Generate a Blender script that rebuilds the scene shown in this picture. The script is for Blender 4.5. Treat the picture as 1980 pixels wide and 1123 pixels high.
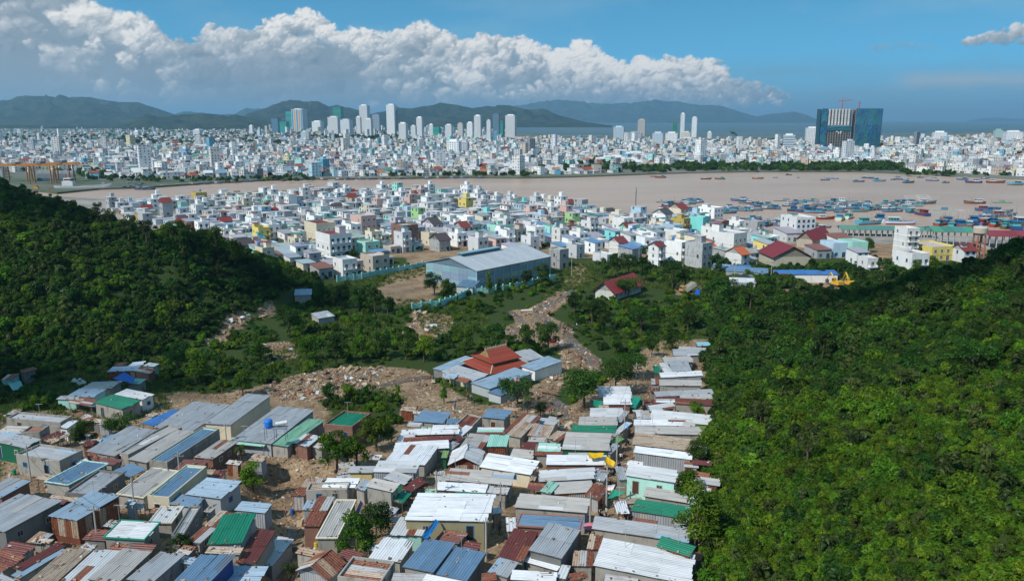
import bpy, math, random
import numpy as np
from mathutils import Vector, Matrix
random.seed(7); np.random.seed(7)
RND = random.Random(11)
for o in list(bpy.data.objects): bpy.data.objects.remove(o)
SC = bpy.context.scene
COL = SC.collection
R = math.radians
# ------------------------------------------------------------------ camera
F, PIT, CZ = 1524.0, R(12.2), 62.0          # focal length in photo pixels, downward pitch, height above the water
cd = bpy.data.cameras.new('camera'); cam = bpy.data.objects.new('camera', cd); COL.objects.link(cam)
cam.location = (0, 0, CZ); cam.rotation_euler = (R(90)-PIT, 0, 0)
cd.sensor_width = 36; cd.lens = F/1980*36; cd.clip_start = .5; cd.clip_end = 200000
SC.camera = cam
# ------------------------------------------------------------------ sun, sky, exposure
SUN_EL, SUN_AZ = R(46), R(230)               # azimuth clockwise from +Y : behind the camera, to the left
SDIR = Vector((math.sin(SUN_AZ)*math.cos(SUN_EL), math.cos(SUN_AZ)*math.cos(SUN_EL), math.sin(SUN_EL)))
sl = bpy.data.lights.new('sun', 'SUN'); sun = bpy.data.objects.new('sun', sl); COL.objects.link(sun)
sl.energy = 4.4; sl.angle = R(.53); sl.color = (1, .955, .89)
sun.rotation_euler = SDIR.to_track_quat('Z', 'Y').to_euler(); sun.location = SDIR*400
vs = SC.view_settings
vs.view_transform = 'Standard'; vs.look = 'None'; vs.gamma = 1; vs.exposure = 0; vs.use_curve_mapping = False

def nn(nt, typ, loc=None, **kw):
    n = nt.nodes.new(typ)
    for k, v in kw.items():
        if k.startswith('i_'):
            key = k[2:]; key = int(key) if key.isdigit() else key.replace('_', ' ')
            n.inputs[key].default_value = v
        else: setattr(n, k, v)
    return n
def mth(nt, op, a, b=None, c=None, clamp=False):
    n = nt.nodes.new('ShaderNodeMath'); n.operation = op; n.use_clamp = clamp
    for i, v in enumerate((a, b, c)):
        if v is None: continue
        if isinstance(v, (int, float)): n.inputs[i].default_value = v
        else: nt.links.new(v, n.inputs[i])
    return n.outputs[0]
def mixc(nt, fac, a, b, blend='MIX'):
    n = nt.nodes.new('ShaderNodeMix'); n.data_type = 'RGBA'; n.blend_type = blend
    for sock, v in ((n.inputs[0], fac), (n.inputs[6], a), (n.inputs[7], b)):
        if isinstance(v, (int, float)): sock.default_value = v
        elif isinstance(v, tuple): sock.default_value = (*v[:3], 1)
        else: nt.links.new(v, sock)
    return n.outputs[2]
def smooth(nt, v, lo, hi, a=0., b=1.):
    n = nt.nodes.new('ShaderNodeMapRange'); n.interpolation_type = 'SMOOTHSTEP'; n.clamp = True
    nt.links.new(v, n.inputs[0])
    for i, x in ((1, lo), (2, hi), (3, a), (4, b)):
        if isinstance(x, (int, float)): n.inputs[i].default_value = x
        else: nt.links.new(x, n.inputs[i])
    return n.outputs[0]

# ---- cumulus over the horizon, computed as thousands of small lit puffs (RGBA picture of the sky, azimuth -45..45 deg, elevation 0..16 deg)
SKW, SKH, AZ0, AZR, ELR = 2160, 480, -45., 90., 16.
def fbm2(w, h, cells, seed, octv=5, rough=.55, ax=1.):
    rs = np.random.RandomState(seed); out = np.zeros((h, w)); amp, tot = 1., 0.
    for o in range(octv):
        nx, ny = int(cells*ax*2**o)+2, int(cells*h/w*2**o)+2
        g = rs.rand(ny+1, nx+1); x = np.linspace(0, nx-1e-3, w); y = np.linspace(0, ny-1e-3, h)
        i, j = x.astype(int), y.astype(int); f, k = x-i, y-j; f, k = f*f*(3-2*f), k*k*(3-2*k)
        a = g[j][:, i]*(1-f)+g[j][:, i+1]*f; b = g[j+1][:, i]*(1-f)+g[j+1][:, i+1]*f
        out += amp*(a*(1-k)[:, None]+b*k[:, None]); tot += amp; amp *= rough
    return out/tot
def paint_clouds():
    rs = np.random.RandomState(5); W_, H_ = SKW, SKH; PX, PY = W_/AZR, H_/ELR
    rgb = np.zeros((H_, W_, 3)); al = np.zeros((H_, W_))
    nz = fbm2(W_, H_, 60, 3, 5, .6); nb = fbm2(W_, H_, 24, 9, 6, .6); ndx = np.gradient(nz, axis=1)*7; ndy = np.gradient(nz, axis=0)*6
    Lx, Ly, Lz = -.42, .70, .58
    dark, mid, lite = np.array((.165, .235, .300)), np.array((.40, .46, .51)), np.array((.95, .925, .88))
    def over(m, c, y0, y1, x0, x1):
        a = al[y0:y1, x0:x1]; rgb[y0:y1, x0:x1] = c*m[..., None]+rgb[y0:y1, x0:x1]*(1-m[..., None]); al[y0:y1, x0:x1] = a+(1-a)*m
    def puff(a, e, r, light, op=1., soft=.35, sq=1.):
        cx, cy = (a-AZ0)*PX, e*PY; rx, ry = r*PX, r*PY*sq
        x0, x1, y0, y1 = max(0, int(cx-rx*1.3)), min(W_, int(cx+rx*1.3)+2), max(0, int(cy-ry*1.3)), min(H_, int(cy+ry*1.3)+2)
        if x1 <= x0 or y1 <= y0: return
        X = (np.arange(x0, x1)-cx)/rx; Y = (np.arange(y0, y1)-cy)/ry; X, Y = np.meshgrid(X, Y)
        n = nz[y0:y1, x0:x1]; b = nb[y0:y1, x0:x1]
        d = np.sqrt(X*X+Y*Y)+(n-.5)*.75+(b-.5)*.35
        m = np.clip((1.-d)/soft, 0, 1); m = m*m*(3-2*m)*op
        q = np.minimum(1, X*X+Y*Y); nzz = np.sqrt(1-q*.92)
        lam = (X-ndx[y0:y1, x0:x1])*Lx+(Y-ndy[y0:y1, x0:x1])*Ly+nzz*Lz
        s = np.clip((lam*.62+.30)*light+(b-.5)*.22, 0, 1)[..., None]
        c = np.where(s < .5, dark+(mid-dark)*s*2, mid+(lite-mid)*(s*2-1))
        over(m, c, y0, y1, x0, x1)
    PXS = [(-300,-120),(-100,-80),(0,-60),(90,-60),(170,-40),(230,25),(300,42),(350,78),(400,84),(440,52),(500,60),(560,35),(615,16),(650,40),(700,55),(760,55),(820,38),(860,50),(900,75),(955,52),(1010,68),(1080,92),(1120,72),(1160,98),(1200,112),(1250,106),(1300,104),(1355,110),(1385,126),(1398,150),(1425,166),(1460,172),(1500,186),(1530,197)]
    prof = np.array([(math.degrees(math.atan((x-990)/1524.)), math.degrees(math.atan((561.5-y)/1524.))-12.2) for x, y in PXS])
    def top(a): return np.interp(a, prof[:, 0], prof[:, 1]-.25)
    # thin high veils first
    st = fbm2(W_, H_, 9, 12, 6, .6, .35); el = np.linspace(0, ELR, H_)[:, None]; az = np.linspace(AZ0, AZ0+AZR, W_)[None]
    st2 = fbm2(W_, H_, 7, 31, 6, .55, .4); st3 = fbm2(W_, H_, 10, 44, 6, .6, 1.)
    m = np.clip((st-.42)/.3, 0, 1)*.5*np.clip((el-1.)/3, 0, 1); over(m, np.array((.36, .53, .63)), 0, H_, 0, W_)
    # grey-blue bank low towards the sea
    cen = 3.15+.012*(az-15); m = np.clip(1-np.abs(el-cen)/(.75+.7*st2), 0, 1)*np.clip((az-2)/14, 0, 1)*np.clip((st2-.25)/.3, 0, 1)*.62
    over(m, np.array((.185, .35, .465)), 0, H_, 0, W_)
    m = np.clip((2.6+st3*1.4-el)/1.6, 0, 1)*np.clip((az+4)/16, 0, 1)*.75; over(m, np.array((.19, .37, .50))*(.9+.2*st3[..., None]), 0, H_, 0, W_)
    m = np.clip((st3-.48)/.22, 0, 1)*np.clip(1-np.abs(el-2.35)/.75, 0, 1)*np.clip((az-9)/4, 0, 1)*.8; over(m, np.array((.44, .52, .58)), 0, H_, 0, W_)
    m = np.clip((top(az)-.75-el)/.9+(nb-.5)*1.6, 0, 1)*np.clip((17-az)/2, 0, 1); over(m, np.array((.27, .345, .41))*(.85+.3*nb[..., None]), 0, H_, 0, W_)
    P_ = []
    for k in range(400):                                    # big bodies of the bank, far ones (high) first
        a = rs.uniform(-45, 16.); t = top(a); h = rs.rand()**.8
        r = rs.uniform(.45, 1.25)*(.45+.55*min(1, t/6)); e = .2+(t-.2-r*.75)*h
        if e < 0: continue
        P_.append((-(e+.9*rs.rand()-(.55 if h > .8 else 0)), a, e, r, h))
    for a in np.arange(-45, 18.5, .28):
        r = rs.uniform(.28, .62)*(.5+.5*min(1, top(a)/5)); tp = top(a)+rs.uniform(-.38, .22); P_.append((-(tp-r)-.3, a+rs.uniform(-.1, .1), tp-r*.9, r, 1.))
        if top(a) > 2: r = rs.uniform(.5, .8); P_.append((-(top(a)-.9)-.2, a+rs.uniform(-.2, .2), top(a)-.95, r, .9))
    P_.sort(); lowf = fbm2(W_, H_, 17, 501, 3, .55)
    for _, a, e, r, h in P_:
        t = max(top(a), .8); f = min(1., (e+r)/t)
        left = np.interp(a, [-45, -30, -17, -8, 4, 15], [.72, .82, .92, 1.02, 1.1, 1.0])
        lv = lowf[min(H_-1, int(e*PY)), min(W_-1, max(0, int((a-AZ0)*PX)))]
        light = (.44+.74*f**1.4)*left*rs.uniform(.85, 1.15)*(.42+1.22*np.clip((lv-.28)/.42, 0, 1))
        puff(a, e, r, light*.85, .9, .8)
        for j in range(int(9+12*r)):
            th = rs.uniform(-.25, math.pi+.25); rr = r*rs.uniform(.25, .95)
            k2 = .62+.55*(rr/r)*(.75*math.sin(th)-.45*math.cos(th)); puff(a+math.cos(th)*rr, e+math.sin(th)*rr*.8, r*rs.uniform(.22, .48), light*k2*rs.uniform(.9, 1.3), .75, .75)
        for j in range(int(7*r*f)):
            th = rs.uniform(.1, math.pi-.1); rr = r*rs.uniform(.8, 1.08)
            k2 = .78+.45*(.75*math.sin(th)-.45*math.cos(th)); puff(a+math.cos(th)*rr, e+math.sin(th)*rr*.8, r*rs.uniform(.10, .2), light*k2*rs.uniform(1., 1.35), .65, .8)
    # soft grey sheets in front, left part and along the base
    g = fbm2(W_, H_, 12, 77, 6, .58, .7)
    m = np.clip((g-.47)/.2, 0, 1)*np.clip((5.2-.12*np.abs(az+30)-el)/2.5, 0, 1)*np.clip((-8-az)/12, 0, 1)*.5; over(m, np.array((.27, .34, .395)), 0, H_, 0, W_)
    m = np.clip((2.7-el)/2.2, 0, 1)*np.clip((16-az)/5, 0, 1)*(.35+.6*np.clip((g-.38)/.25, 0, 1)); over(np.clip(m, 0, .9), np.array((.28, .375, .44)), 0, H_, 0, W_)
    m = np.clip((1.15-el)/1., 0, 1)*.75*np.clip((22-az)/12, .4, 1); over(m, np.array((.30, .43, .51)), 0, H_, 0, W_)
    # separate small clouds: bright low row, flat one above it, the one at the right edge
    def cluster(a0, a1, e0, e1, n, r0, r1, li, op=.9):
        Q = sorted([(-rs.uniform(e0, e1), rs.uniform(a0, a1)) for _ in range(n)])
        for e, a in Q:
            e = -e; c = 1-abs(2*(a-a0)/(a1-a0)-1); puff(a, e0+(e-e0)*c**.6, rs.uniform(r0, r1)*(.5+.5*c), li*rs.uniform(.75, 1.2)*(.55+.5*(e-e0)/(e1-e0+.01)), op, .55)
    cluster(11.5, 19.0, 1.35, 2.7, 200, .12, .42, .8, .6)
    cluster(-1, 14.6, 1.3, 3.1, 260, .15, .55, 1.05, .8)
    cluster(29.0, 45, 4.55, 6.3, 300, .15, .6, .92, .85); cluster(23.3, 27.5, 4.3, 4.85, 60, .1, .3, .6, .16); cluster(32.0, 36, 8.3, 8.9, 40, .12, .3, .8, .6)
    # everything thins out towards the top of the picture strip
    w1, w2 = fbm2(W_, H_, 70, 88, 4, .6), fbm2(W_, H_, 70, 89, 4, .6)
    jj = np.clip(np.arange(H_)[:, None]+(w1-.5)*17, 0, H_-1).astype(int); ii = np.clip(np.arange(W_)[None]+(w2-.5)*22, 0, W_-1).astype(int)
    rgb, al = rgb[jj, ii], al[jj, ii]
    al *= np.clip((ELR-el)/4, 0, 1)
    return rgb, al
def build_world():
    w = bpy.data.worlds.new('World'); SC.world = w; w.use_nodes = True
    nt = w.node_tree; nt.nodes.clear(); L = nt.links.new
    tc = nn(nt, 'ShaderNodeTexCoord'); sep = nn(nt, 'ShaderNodeSeparateXYZ'); L(tc.outputs['Generated'], sep.inputs[0])
    X, Y, Z = sep.outputs
    az = mth(nt, 'MULTIPLY', mth(nt, 'ARCTAN2', X, Y), 57.2958)            # degrees, 0 = straight ahead, + = right
    el = mth(nt, 'MULTIPLY', mth(nt, 'ARCSINE', Z), 57.2958)
    # clear sky; looked up a little above the true elevation so that the clean tropical air is deep blue near the sea
    sky = nn(nt, 'ShaderNodeTexSky', sky_type='NISHITA', sun_disc=False, sun_elevation=SUN_EL, sun_rotation=SUN_AZ,
             altitude=600, air_density=1.0, dust_density=.3, ozone_density=3.0)
    zz = mth(nt, 'ADD', mth(nt, 'MULTIPLY', mth(nt, 'MAXIMUM', Z, 0.0), 1.3), .16)
    cv = nn(nt, 'ShaderNodeCombineXYZ'); L(X, cv.inputs[0]); L(Y, cv.inputs[1]); L(zz, cv.inputs[2]); L(cv.outputs[0], sky.inputs[0])
    clear = mixc(nt, 1., sky.outputs[0], (.66, 1.55, 1.52), 'MULTIPLY')
    rgb, al = paint_clouds()
    img = bpy.data.images.new('cloud_bank', SKW, SKH, alpha=True, float_buffer=True); img.colorspace_settings.name = 'Non-Color'
    img.alpha_mode = 'CHANNEL_PACKED'
    img.pixels.foreach_set(np.concatenate([rgb, al[..., None]], 2).astype(np.float32).ravel()); img.update(); img.pack()
    uv = nn(nt, 'ShaderNodeCombineXYZ'); L(mth(nt, 'DIVIDE', mth(nt, 'SUBTRACT', az, AZ0), AZR), uv.inputs[0])
    L(mth(nt, 'DIVIDE', mth(nt, 'MINIMUM', mth(nt, 'MAXIMUM', el, .02), ELR-.05), ELR), uv.inputs[1])
    im = nn(nt, 'ShaderNodeTexImage', image=img, extension='MIRROR', interpolation='Cubic'); L(uv.outputs[0], im.inputs[0])   # the bank goes on all round the horizon
    sk = mixc(nt, 1., clear, (.1, .1, .1), 'MULTIPLY')
    inv = nn(nt, 'ShaderNodeMix', data_type='RGBA', blend_type='ADD'); inv.inputs[0].default_value = 1.
    L(mixc(nt, im.outputs['Alpha'], sk, (0, 0, 0)), inv.inputs[6]); L(im.outputs['Color'], inv.inputs[7]); col = inv.outputs[2]
    hi = smooth(nt, el, 14., 24.)                                            # scattered fair weather cloud overhead
    ch = nn(nt, 'ShaderNodeTexNoise', i_Scale=2.4, i_Detail=5., i_Roughness=.6); L(tc.outputs['Generated'], ch.inputs['Vector'])
    col = mixc(nt, mth(nt, 'MULTIPLY', hi, mth(nt, 'MULTIPLY', smooth(nt, ch.outputs['Fac'], .5, .68), .7)), col, (.62, .66, .70))
    bg = nn(nt, 'ShaderNodeBackground'); L(mixc(nt, 1., col, (10, 10, 10), 'MULTIPLY'), bg.inputs[0]); bg.inputs[1].default_value = .1
    out = nn(nt, 'ShaderNodeOutputWorld'); L(bg.outputs[0], out.inputs[0])
    w.cycles.sampling_method = 'MANUAL'; w.cycles.sample_map_resolution = 512
build_world()

# ------------------------------------------------------------------ helpers: pixels, meshes, tags
cp, sp = math.cos(PIT), math.sin(PIT)
def ray(px, py):
    X, Y = (px-990)/F, (561.5-py)/F
    return Vector((X, cp+Y*sp, -sp+Y*cp))
CAM = Vector((0, 0, CZ))
def at_t(px, py, t): return CAM+ray(px, py)*t            # point at forward depth t
def at_z(px, py, z):
    d = ray(px, py); return CAM+d*((z-CZ)/d.z)
def to_px(p):
    x, y, z = p[0], p[1], p[2]-CZ
    t = y*cp-z*sp; v = y*sp+z*cp
    return 990+F*x/t, 561.5-F*v/t, t
USED = {}
def tag(o, label=None, cat=None, group=None, kind=None):
    if label: o['label'] = label
    if cat: o['category'] = cat
    if group: o['group'] = group
    if kind: o['kind'] = kind
    return o
def empty(name, loc, label=None, cat=None, group=None):
    o = bpy.data.objects.new(name, None); COL.objects.link(o); o.location = loc; o.empty_display_size = .5
    return tag(o, label, cat, group)
def link(name, me, parent=None, color=None, M=None, mat=None):
    o = bpy.data.objects.new(name, me); COL.objects.link(o)
    if parent: o.parent = parent
    if M is not None: o.matrix_basis = M
    if color is not None: o.color = color if len(color) == 4 else (*color, 1)
    if mat is not None:
        o.material_slots[0].link = 'OBJECT'; o.material_slots[0].material = mat
    return o
class MB:
    def __init__(s): s.v = []; s.f = []; s.mi = []; s.c = []; s.cur = 0; s.col = None
    def poly(s, pts):
        n = len(s.v); s.v += [tuple(p) for p in pts]; s.f.append(tuple(range(n, n+len(pts)))); s.mi.append(s.cur); s.c.append(s.col)
    def hexa(s, p):                                       # p: 4 bottom + 4 top, ccw from above
        n = len(s.v); s.v += [tuple(q) for q in p]
        for f in ((3, 2, 1, 0), (4, 5, 6, 7), (0, 1, 5, 4), (1, 2, 6, 5), (2, 3, 7, 6), (3, 0, 4, 7)):
            s.f.append(tuple(n+i for i in f)); s.mi.append(s.cur); s.c.append(s.col)
    def box(s, x0, y0, z0, x1, y1, z1):
        s.hexa([(x0, y0, z0), (x1, y0, z0), (x1, y1, z0), (x0, y1, z0), (x0, y0, z1), (x1, y0, z1), (x1, y1, z1), (x0, y1, z1)])
    def obox(s, c, u, v, a, b, z0, z1):                   # box with horizontal half axes u*a, v*b round c
        c, u, v = Vector(c), Vector(u)*a, Vector(v)*b
        q = [c-u-v, c+u-v, c+u+v, c-u+v]
        s.hexa([(p.x, p.y, z0) for p in q]+[(p.x, p.y, z1) for p in q])
    def bar(s, a, b, r, n=4, r2=None):                    # n-sided bar from a to b
        a, b = Vector(a), Vector(b); d = (b-a); r2 = r if r2 is None else r2
        if d.length < 1e-6: return
        u = d.orthogonal().normalized(); w = d.cross(u).normalized(); k = len(s.v)
        for c, rr in ((a, r), (b, r2)):
            for i in range(n):
                t = 2*math.pi*(i+.5)/n; s.v.append(tuple(c+u*(math.cos(t)*rr)+w*(math.sin(t)*rr)))
        fs = [tuple(k+n-1-i for i in range(n)), tuple(k+n+i for i in range(n))]+[(k+i, k+(i+1) % n, k+n+(i+1) % n, k+n+i) for i in range(n)]
        for f in fs: s.f.append(f); s.mi.append(s.cur); s.c.append(s.col)
    def lathe(s, prof, n=12, c=(0, 0, 0)):
        k = len(s.v)
        for r, z in prof:
            for i in range(n):
                t = 2*math.pi*i/n; s.v.append((c[0]+r*math.cos(t), c[1]+r*math.sin(t), c[2]+z))
        for j in range(len(prof)-1):
            for i in range(n):
                s.f.append((k+j*n+i, k+j*n+(i+1) % n, k+(j+1)*n+(i+1) % n, k+(j+1)*n+i)); s.mi.append(s.cur); s.c.append(s.col)
        s.f.append(tuple(k+(len(prof)-1)*n+i for i in range(n))); s.mi.append(s.cur); s.c.append(s.col)
    def mesh(s, name, mats, off=None):
        me = bpy.data.meshes.new(name)
        v = s.v if off is None else [(a-off[0], b-off[1], c-off[2]) for a, b, c in s.v]
        me.from_pydata(v, [], s.f)
        if not isinstance(mats, (list, tuple)): mats = [mats]
        for m in mats: me.materials.append(m)
        if any(s.mi): me.polygons.foreach_set('material_index', s.mi)
        if any(c is not None for c in s.c):
            at = me.color_attributes.new('tint', 'FLOAT_COLOR', 'CORNER'); buf = []
            for f, c in zip(s.f, s.c): buf += list((*(c or (1, 1, 1)), 1))*len(f)
            at.data.foreach_set('color', buf)
        me.update(); return me
    def build(s, name, mats, parent=None, off=None, color=None):
        return link(name, s.mesh(name, mats, off), parent, color)
# ------------------------------------------------------------------ materials
def newmat(name):
    m = bpy.data.materials.new(name); m.use_nodes = True; nt = m.node_tree
    b = nt.nodes['Principled BSDF']; return m, nt, b
def noise(nt, scale, detail=4, rough=.55, coord='Object', stretch=None):
    tc = nn(nt, 'ShaderNodeTexCoord'); src = tc.outputs[coord]
    if stretch:
        mp = nn(nt, 'ShaderNodeMapping'); mp.inputs['Scale'].default_value = stretch; nt.links.new(src, mp.inputs[0]); src = mp.outputs[0]
    n = nn(nt, 'ShaderNodeTexNoise', i_Scale=scale, i_Detail=detail, i_Roughness=rough); nt.links.new(src, n.inputs['Vector'])
    return n.outputs['Fac']
def bump(nt, b, h, strength=.3, dist=.05):
    n = nn(nt, 'ShaderNodeBump', i_Strength=strength, i_Distance=dist); nt.links.new(h, n.inputs['Height']); nt.links.new(n.outputs[0], b.inputs['Normal'])
def objcolor_mat(name, rough=.7, var=.25, stain=.35, stain_col=(.09, .075, .055), scale=.8, streak=(1, 1, .25), spec=.3, metal=0., rnd=.12):
    m, nt, b = newmat(name); L = nt.links.new
    oi = nn(nt, 'ShaderNodeObjectInfo')
    n1 = noise(nt, scale, 5, .6); n2 = noise(nt, scale*1.7, 6, .65, stretch=streak)
    c = mixc(nt, 1., oi.outputs['Color'], mixc(nt, n1, (1-var,)*3, (1+var*.6,)*3), 'MULTIPLY')
    c = mixc(nt, smooth(nt, n2, .50, .74, 0., stain), c, stain_col)
    v = smooth(nt, oi.outputs['Random'], 0, 1, 1-rnd, 1+rnd)
    hs = nn(nt, 'ShaderNodeHueSaturation'); L(c, hs.inputs['Color']); L(v, hs.inputs['Value'])
    L(hs.outputs[0], b.inputs['Base Color']); b.inputs['Roughness'].default_value = rough
    b.inputs['Specular IOR Level'].default_value = spec; b.inputs['Metallic'].default_value = metal
    return m
def flat_mat(name, col, rough=.7, spec=.3, metal=0., var=.2, scale=1.5):
    m, nt, b = newmat(name)
    c = mixc(nt, noise(nt, scale, 5), tuple(x*(1-var) for x in col), tuple(min(1, x*(1+var)) for x in col))
    nt.links.new(c, b.inputs['Base Color']); b.inputs['Roughness'].default_value = rough
    b.inputs['Specular IOR Level'].default_value = spec; b.inputs['Metallic'].default_value = metal
    return m
M = {}
M['plaster'] = objcolor_mat('painted_plaster', .8, .12, .30, (.16, .145, .12), .5, (1, 1, .2))
M['concrete'] = objcolor_mat('bare_concrete', .9, .3, .75, (.055, .05, .04), .7, (1, 1, .35))
M['paint'] = objcolor_mat('paint', .5, .12, .12)
M['wood'] = objcolor_mat('weathered_wood', .85, .35, .4)
M['cloth'] = objcolor_mat('tarpaulin', .55, .2, .1)
M['metal'] = objcolor_mat('dull_metal', .5, .15, .15, spec=.5)
M['glass'] = flat_mat('dark_glass', (.03, .038, .045), .12, .6)
M['dark'] = flat_mat('dark_opening', (.012, .011, .010), .9, .1)
def tin_mat():
    m, nt, b = newmat('corrugated_tin'); L = nt.links.new
    oi = nn(nt, 'ShaderNodeObjectInfo'); tc = nn(nt, 'ShaderNodeTexCoord')
    # sheet coordinates: x across the ribs, y along them; shifted by the sheet's own random number
    ad = nn(nt, 'ShaderNodeVectorMath', operation='ADD'); L(tc.outputs['Object'], ad.inputs[0])
    sc = nn(nt, 'ShaderNodeVectorMath', operation='SCALE'); sc.inputs[0].default_value = (37, 91, 13); L(oi.outputs['Random'], sc.inputs['Scale']); L(sc.outputs[0], ad.inputs[1])
    def nz(scale, st, det=5):
        mp = nn(nt, 'ShaderNodeMapping'); mp.inputs['Scale'].default_value = st; L(ad.outputs[0], mp.inputs[0])
        n = nn(nt, 'ShaderNodeTexNoise', i_Scale=scale, i_Detail=det, i_Roughness=.62); L(mp.outputs[0], n.inputs['Vector']); return n.outputs['Fac']
    n1, n2, n3 = nz(.7, (1, .5, 1)), nz(2.6, (1.6, .22, 1)), nz(3.5, (1, 1, 1), 6)
    c = mixc(nt, 1., oi.outputs['Color'], mixc(nt, n1, (.74,)*3, (1.2,)*3), 'MULTIPLY')
    c = mixc(nt, smooth(nt, n2, .46, .78, 0, .38), c, mixc(nt, 1., c, (.45, .44, .43), 'MULTIPLY'))          # run-off streaks
    rust = mixc(nt, smooth(nt, n3, .35, .65), (.10, .028, .018), (.27, .095, .045))
    amt = mth(nt, 'SUBTRACT', 1., oi.outputs['Alpha'])                                                        # rust amount is stored as 1-alpha
    rm = smooth(nt, mth(nt, 'ADD', mth(nt, 'MULTIPLY', mth(nt, 'ADD', n2, n3), .5), mth(nt, 'MULTIPLY', amt, .55)), .60, .74)
    c = mixc(nt, mth(nt, 'MULTIPLY', rm, smooth(nt, amt, .02, .25)), c, rust)
    v = smooth(nt, oi.outputs['Random'], 0, 1, .93, 1.05); hs = nn(nt, 'ShaderNodeHueSaturation'); L(c, hs.inputs['Color']); L(v, hs.inputs['Value'])
    L(hs.outputs[0], b.inputs['Base Color']); b.inputs['Roughness'].default_value = .5; b.inputs['Specular IOR Level'].default_value = .4
    return m
M['tin'] = tin_mat()
def brick_mat():
    m, nt, b = newmat('red_brickwork'); L = nt.links.new
    tc = nn(nt, 'ShaderNodeTexCoord'); sp_ = nn(nt, 'ShaderNodeSeparateXYZ'); L(tc.outputs['Object'], sp_.inputs[0])
    cb = nn(nt, 'ShaderNodeCombineXYZ'); L(mth(nt, 'ADD', sp_.outputs[0], mth(nt, 'MULTIPLY', sp_.outputs[1], .8)), cb.inputs[0]); L(sp_.outputs[2], cb.inputs[1])
    br = nn(nt, 'ShaderNodeTexBrick', i_Scale=1., i_Mortar_Size=.012, i_Brick_Width=.22, i_Row_Height=.09)
    br.inputs['Color1'].default_value = (.30, .095, .05, 1); br.inputs['Color2'].default_value = (.20, .06, .035, 1); br.inputs['Mortar'].default_value = (.32, .25, .2, 1)
    L(cb.outputs[0], br.inputs['Vector'])
    c = mixc(nt, noise(nt, .9, 5), mixc(nt, 1., br.outputs['Color'], (.55, .55, .55), 'MULTIPLY'), br.outputs['Color'])
    L(c, b.inputs['Base Color']); b.inputs['Roughness'].default_value = .9; return m
M['brick'] = brick_mat()
def leaf_mat(name, c0, c1, hue=.018):
    m, nt, b = newmat(name); L = nt.links.new; nt.nodes.remove(b)
    oi = nn(nt, 'ShaderNodeObjectInfo'); at = nn(nt, 'ShaderNodeAttribute', attribute_name='tint')
    sepc = nn(nt, 'ShaderNodeSeparateColor'); L(at.outputs['Color'], sepc.inputs[0])
    c = mixc(nt, sepc.outputs[0], c0, c1)
    hs = nn(nt, 'ShaderNodeHueSaturation'); L(c, hs.inputs['Color'])
    L(smooth(nt, oi.outputs['Random'], 0, 1, .5-hue, .5+hue), hs.inputs['Hue'])
    wn = nn(nt, 'ShaderNodeTexWhiteNoise', noise_dimensions='1D'); L(oi.outputs['Random'], wn.inputs['W'])
    L(smooth(nt, wn.outputs['Value'], 0, 1, .62, 1.30), hs.inputs['Value'])
    df = nn(nt, 'ShaderNodeBsdfDiffuse'); tr = nn(nt, 'ShaderNodeBsdfTranslucent'); gl = nn(nt, 'ShaderNodeBsdfGlossy', i_Roughness=.45)
    gl.inputs['Color'].default_value = (1, 1, 1, 1)
    L(hs.outputs[0], df.inputs[0]); L(mixc(nt, 1., hs.outputs[0], (1.0, 1.15, .45), 'MULTIPLY'), tr.inputs[0])
    a = nn(nt, 'ShaderNodeMixShader', i_0=.32); L(df.outputs[0], a.inputs[1]); L(tr.outputs[0], a.inputs[2])
    g = nn(nt, 'ShaderNodeMixShader', i_0=.008); L(a.outputs[0], g.inputs[1]); L(gl.outputs[0], g.inputs[2])
    L(g.outputs[0], nt.nodes['Material Output'].inputs[0]); return m
M['leaf'] = leaf_mat('scrub_leaves', (.036, .094, .006), (.128, .215, .012))
M['leaf_dark'] = leaf_mat('dark_leaves', (.018, .054, .008), (.058, .120, .014))
M['leaf_olive'] = leaf_mat('olive_leaves', (.03, .055, .012), (.09, .12, .03))
M['grass'] = leaf_mat('grass_blades', (.05, .10, .014), (.15, .19, .04))
M['bark'] = flat_mat('bark', (.11, .085, .06), .9, .1, var=.4)
M['rock'] = objcolor_mat('stone', .95, .3, .35, (.10, .07, .045), 1.2, (1, 1, 1), rnd=.35)
def tint_mat(name, rough=.8):
    m, nt, b = newmat(name); at = nn(nt, 'ShaderNodeAttribute', attribute_name='tint')
    c = mixc(nt, 1., at.outputs['Color'], mixc(nt, noise(nt, .08, 6, .7), (.78,)*3, (1.12,)*3), 'MULTIPLY')
    nt.links.new(c, b.inputs['Base Color']); b.inputs['Roughness'].default_value = rough; b.inputs['Specular IOR Level'].default_value = .25; return m
M['tint'] = tint_mat('painted_surfaces')
# ------------------------------------------------------------------ the ground: a valley between two hills, running down to a flat city
def vbase(y):
    t = min(1., max(0., (y-70)/120)); return 2+7*(1-t*t*(3-2*t))
def right_foot(y): return np.interp(y, [0, 84, 102, 128, 165, 210, 240, 270], [10, 22, 26, 33, 43, 54, 63, 90])
def left_foot(y): return np.interp(y, [0, 100, 150, 172, 190, 220, 260, 300], [-125, -122, -120, -118, -92, -84, -76, -70])
def on_slope(px, py, k):                       # depth at which a line of sight meets the right hillside rising k per metre from its foot
    d = ray(px, py); t = 40.
    while t < 300:
        p = CAM+d*t
        if p.z <= vbase(p.y)+k*(p.x-right_foot(p.y)): return t
        t += .5
    return t
HILL = [(px, py, on_slope(px, py, k)) for px, py, k in ((1480,592,.43),(1560,588,.43),(1650,594,.42),(1750,572,.43),(1850,554,.43),(1980,538,.44),(1600,700,.44),(1700,800,.44),(1980,700,.43),(1980,900,.43),(1980,1123,.44),
 (1700,1000,.45),(1500,900,.45),(1500,1100,.45),(1830,620,.42),(1840,860,.44),(1560,760,.45),(1800,1080,.44),(1450,720,.4),(1470,800,.42))]
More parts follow.
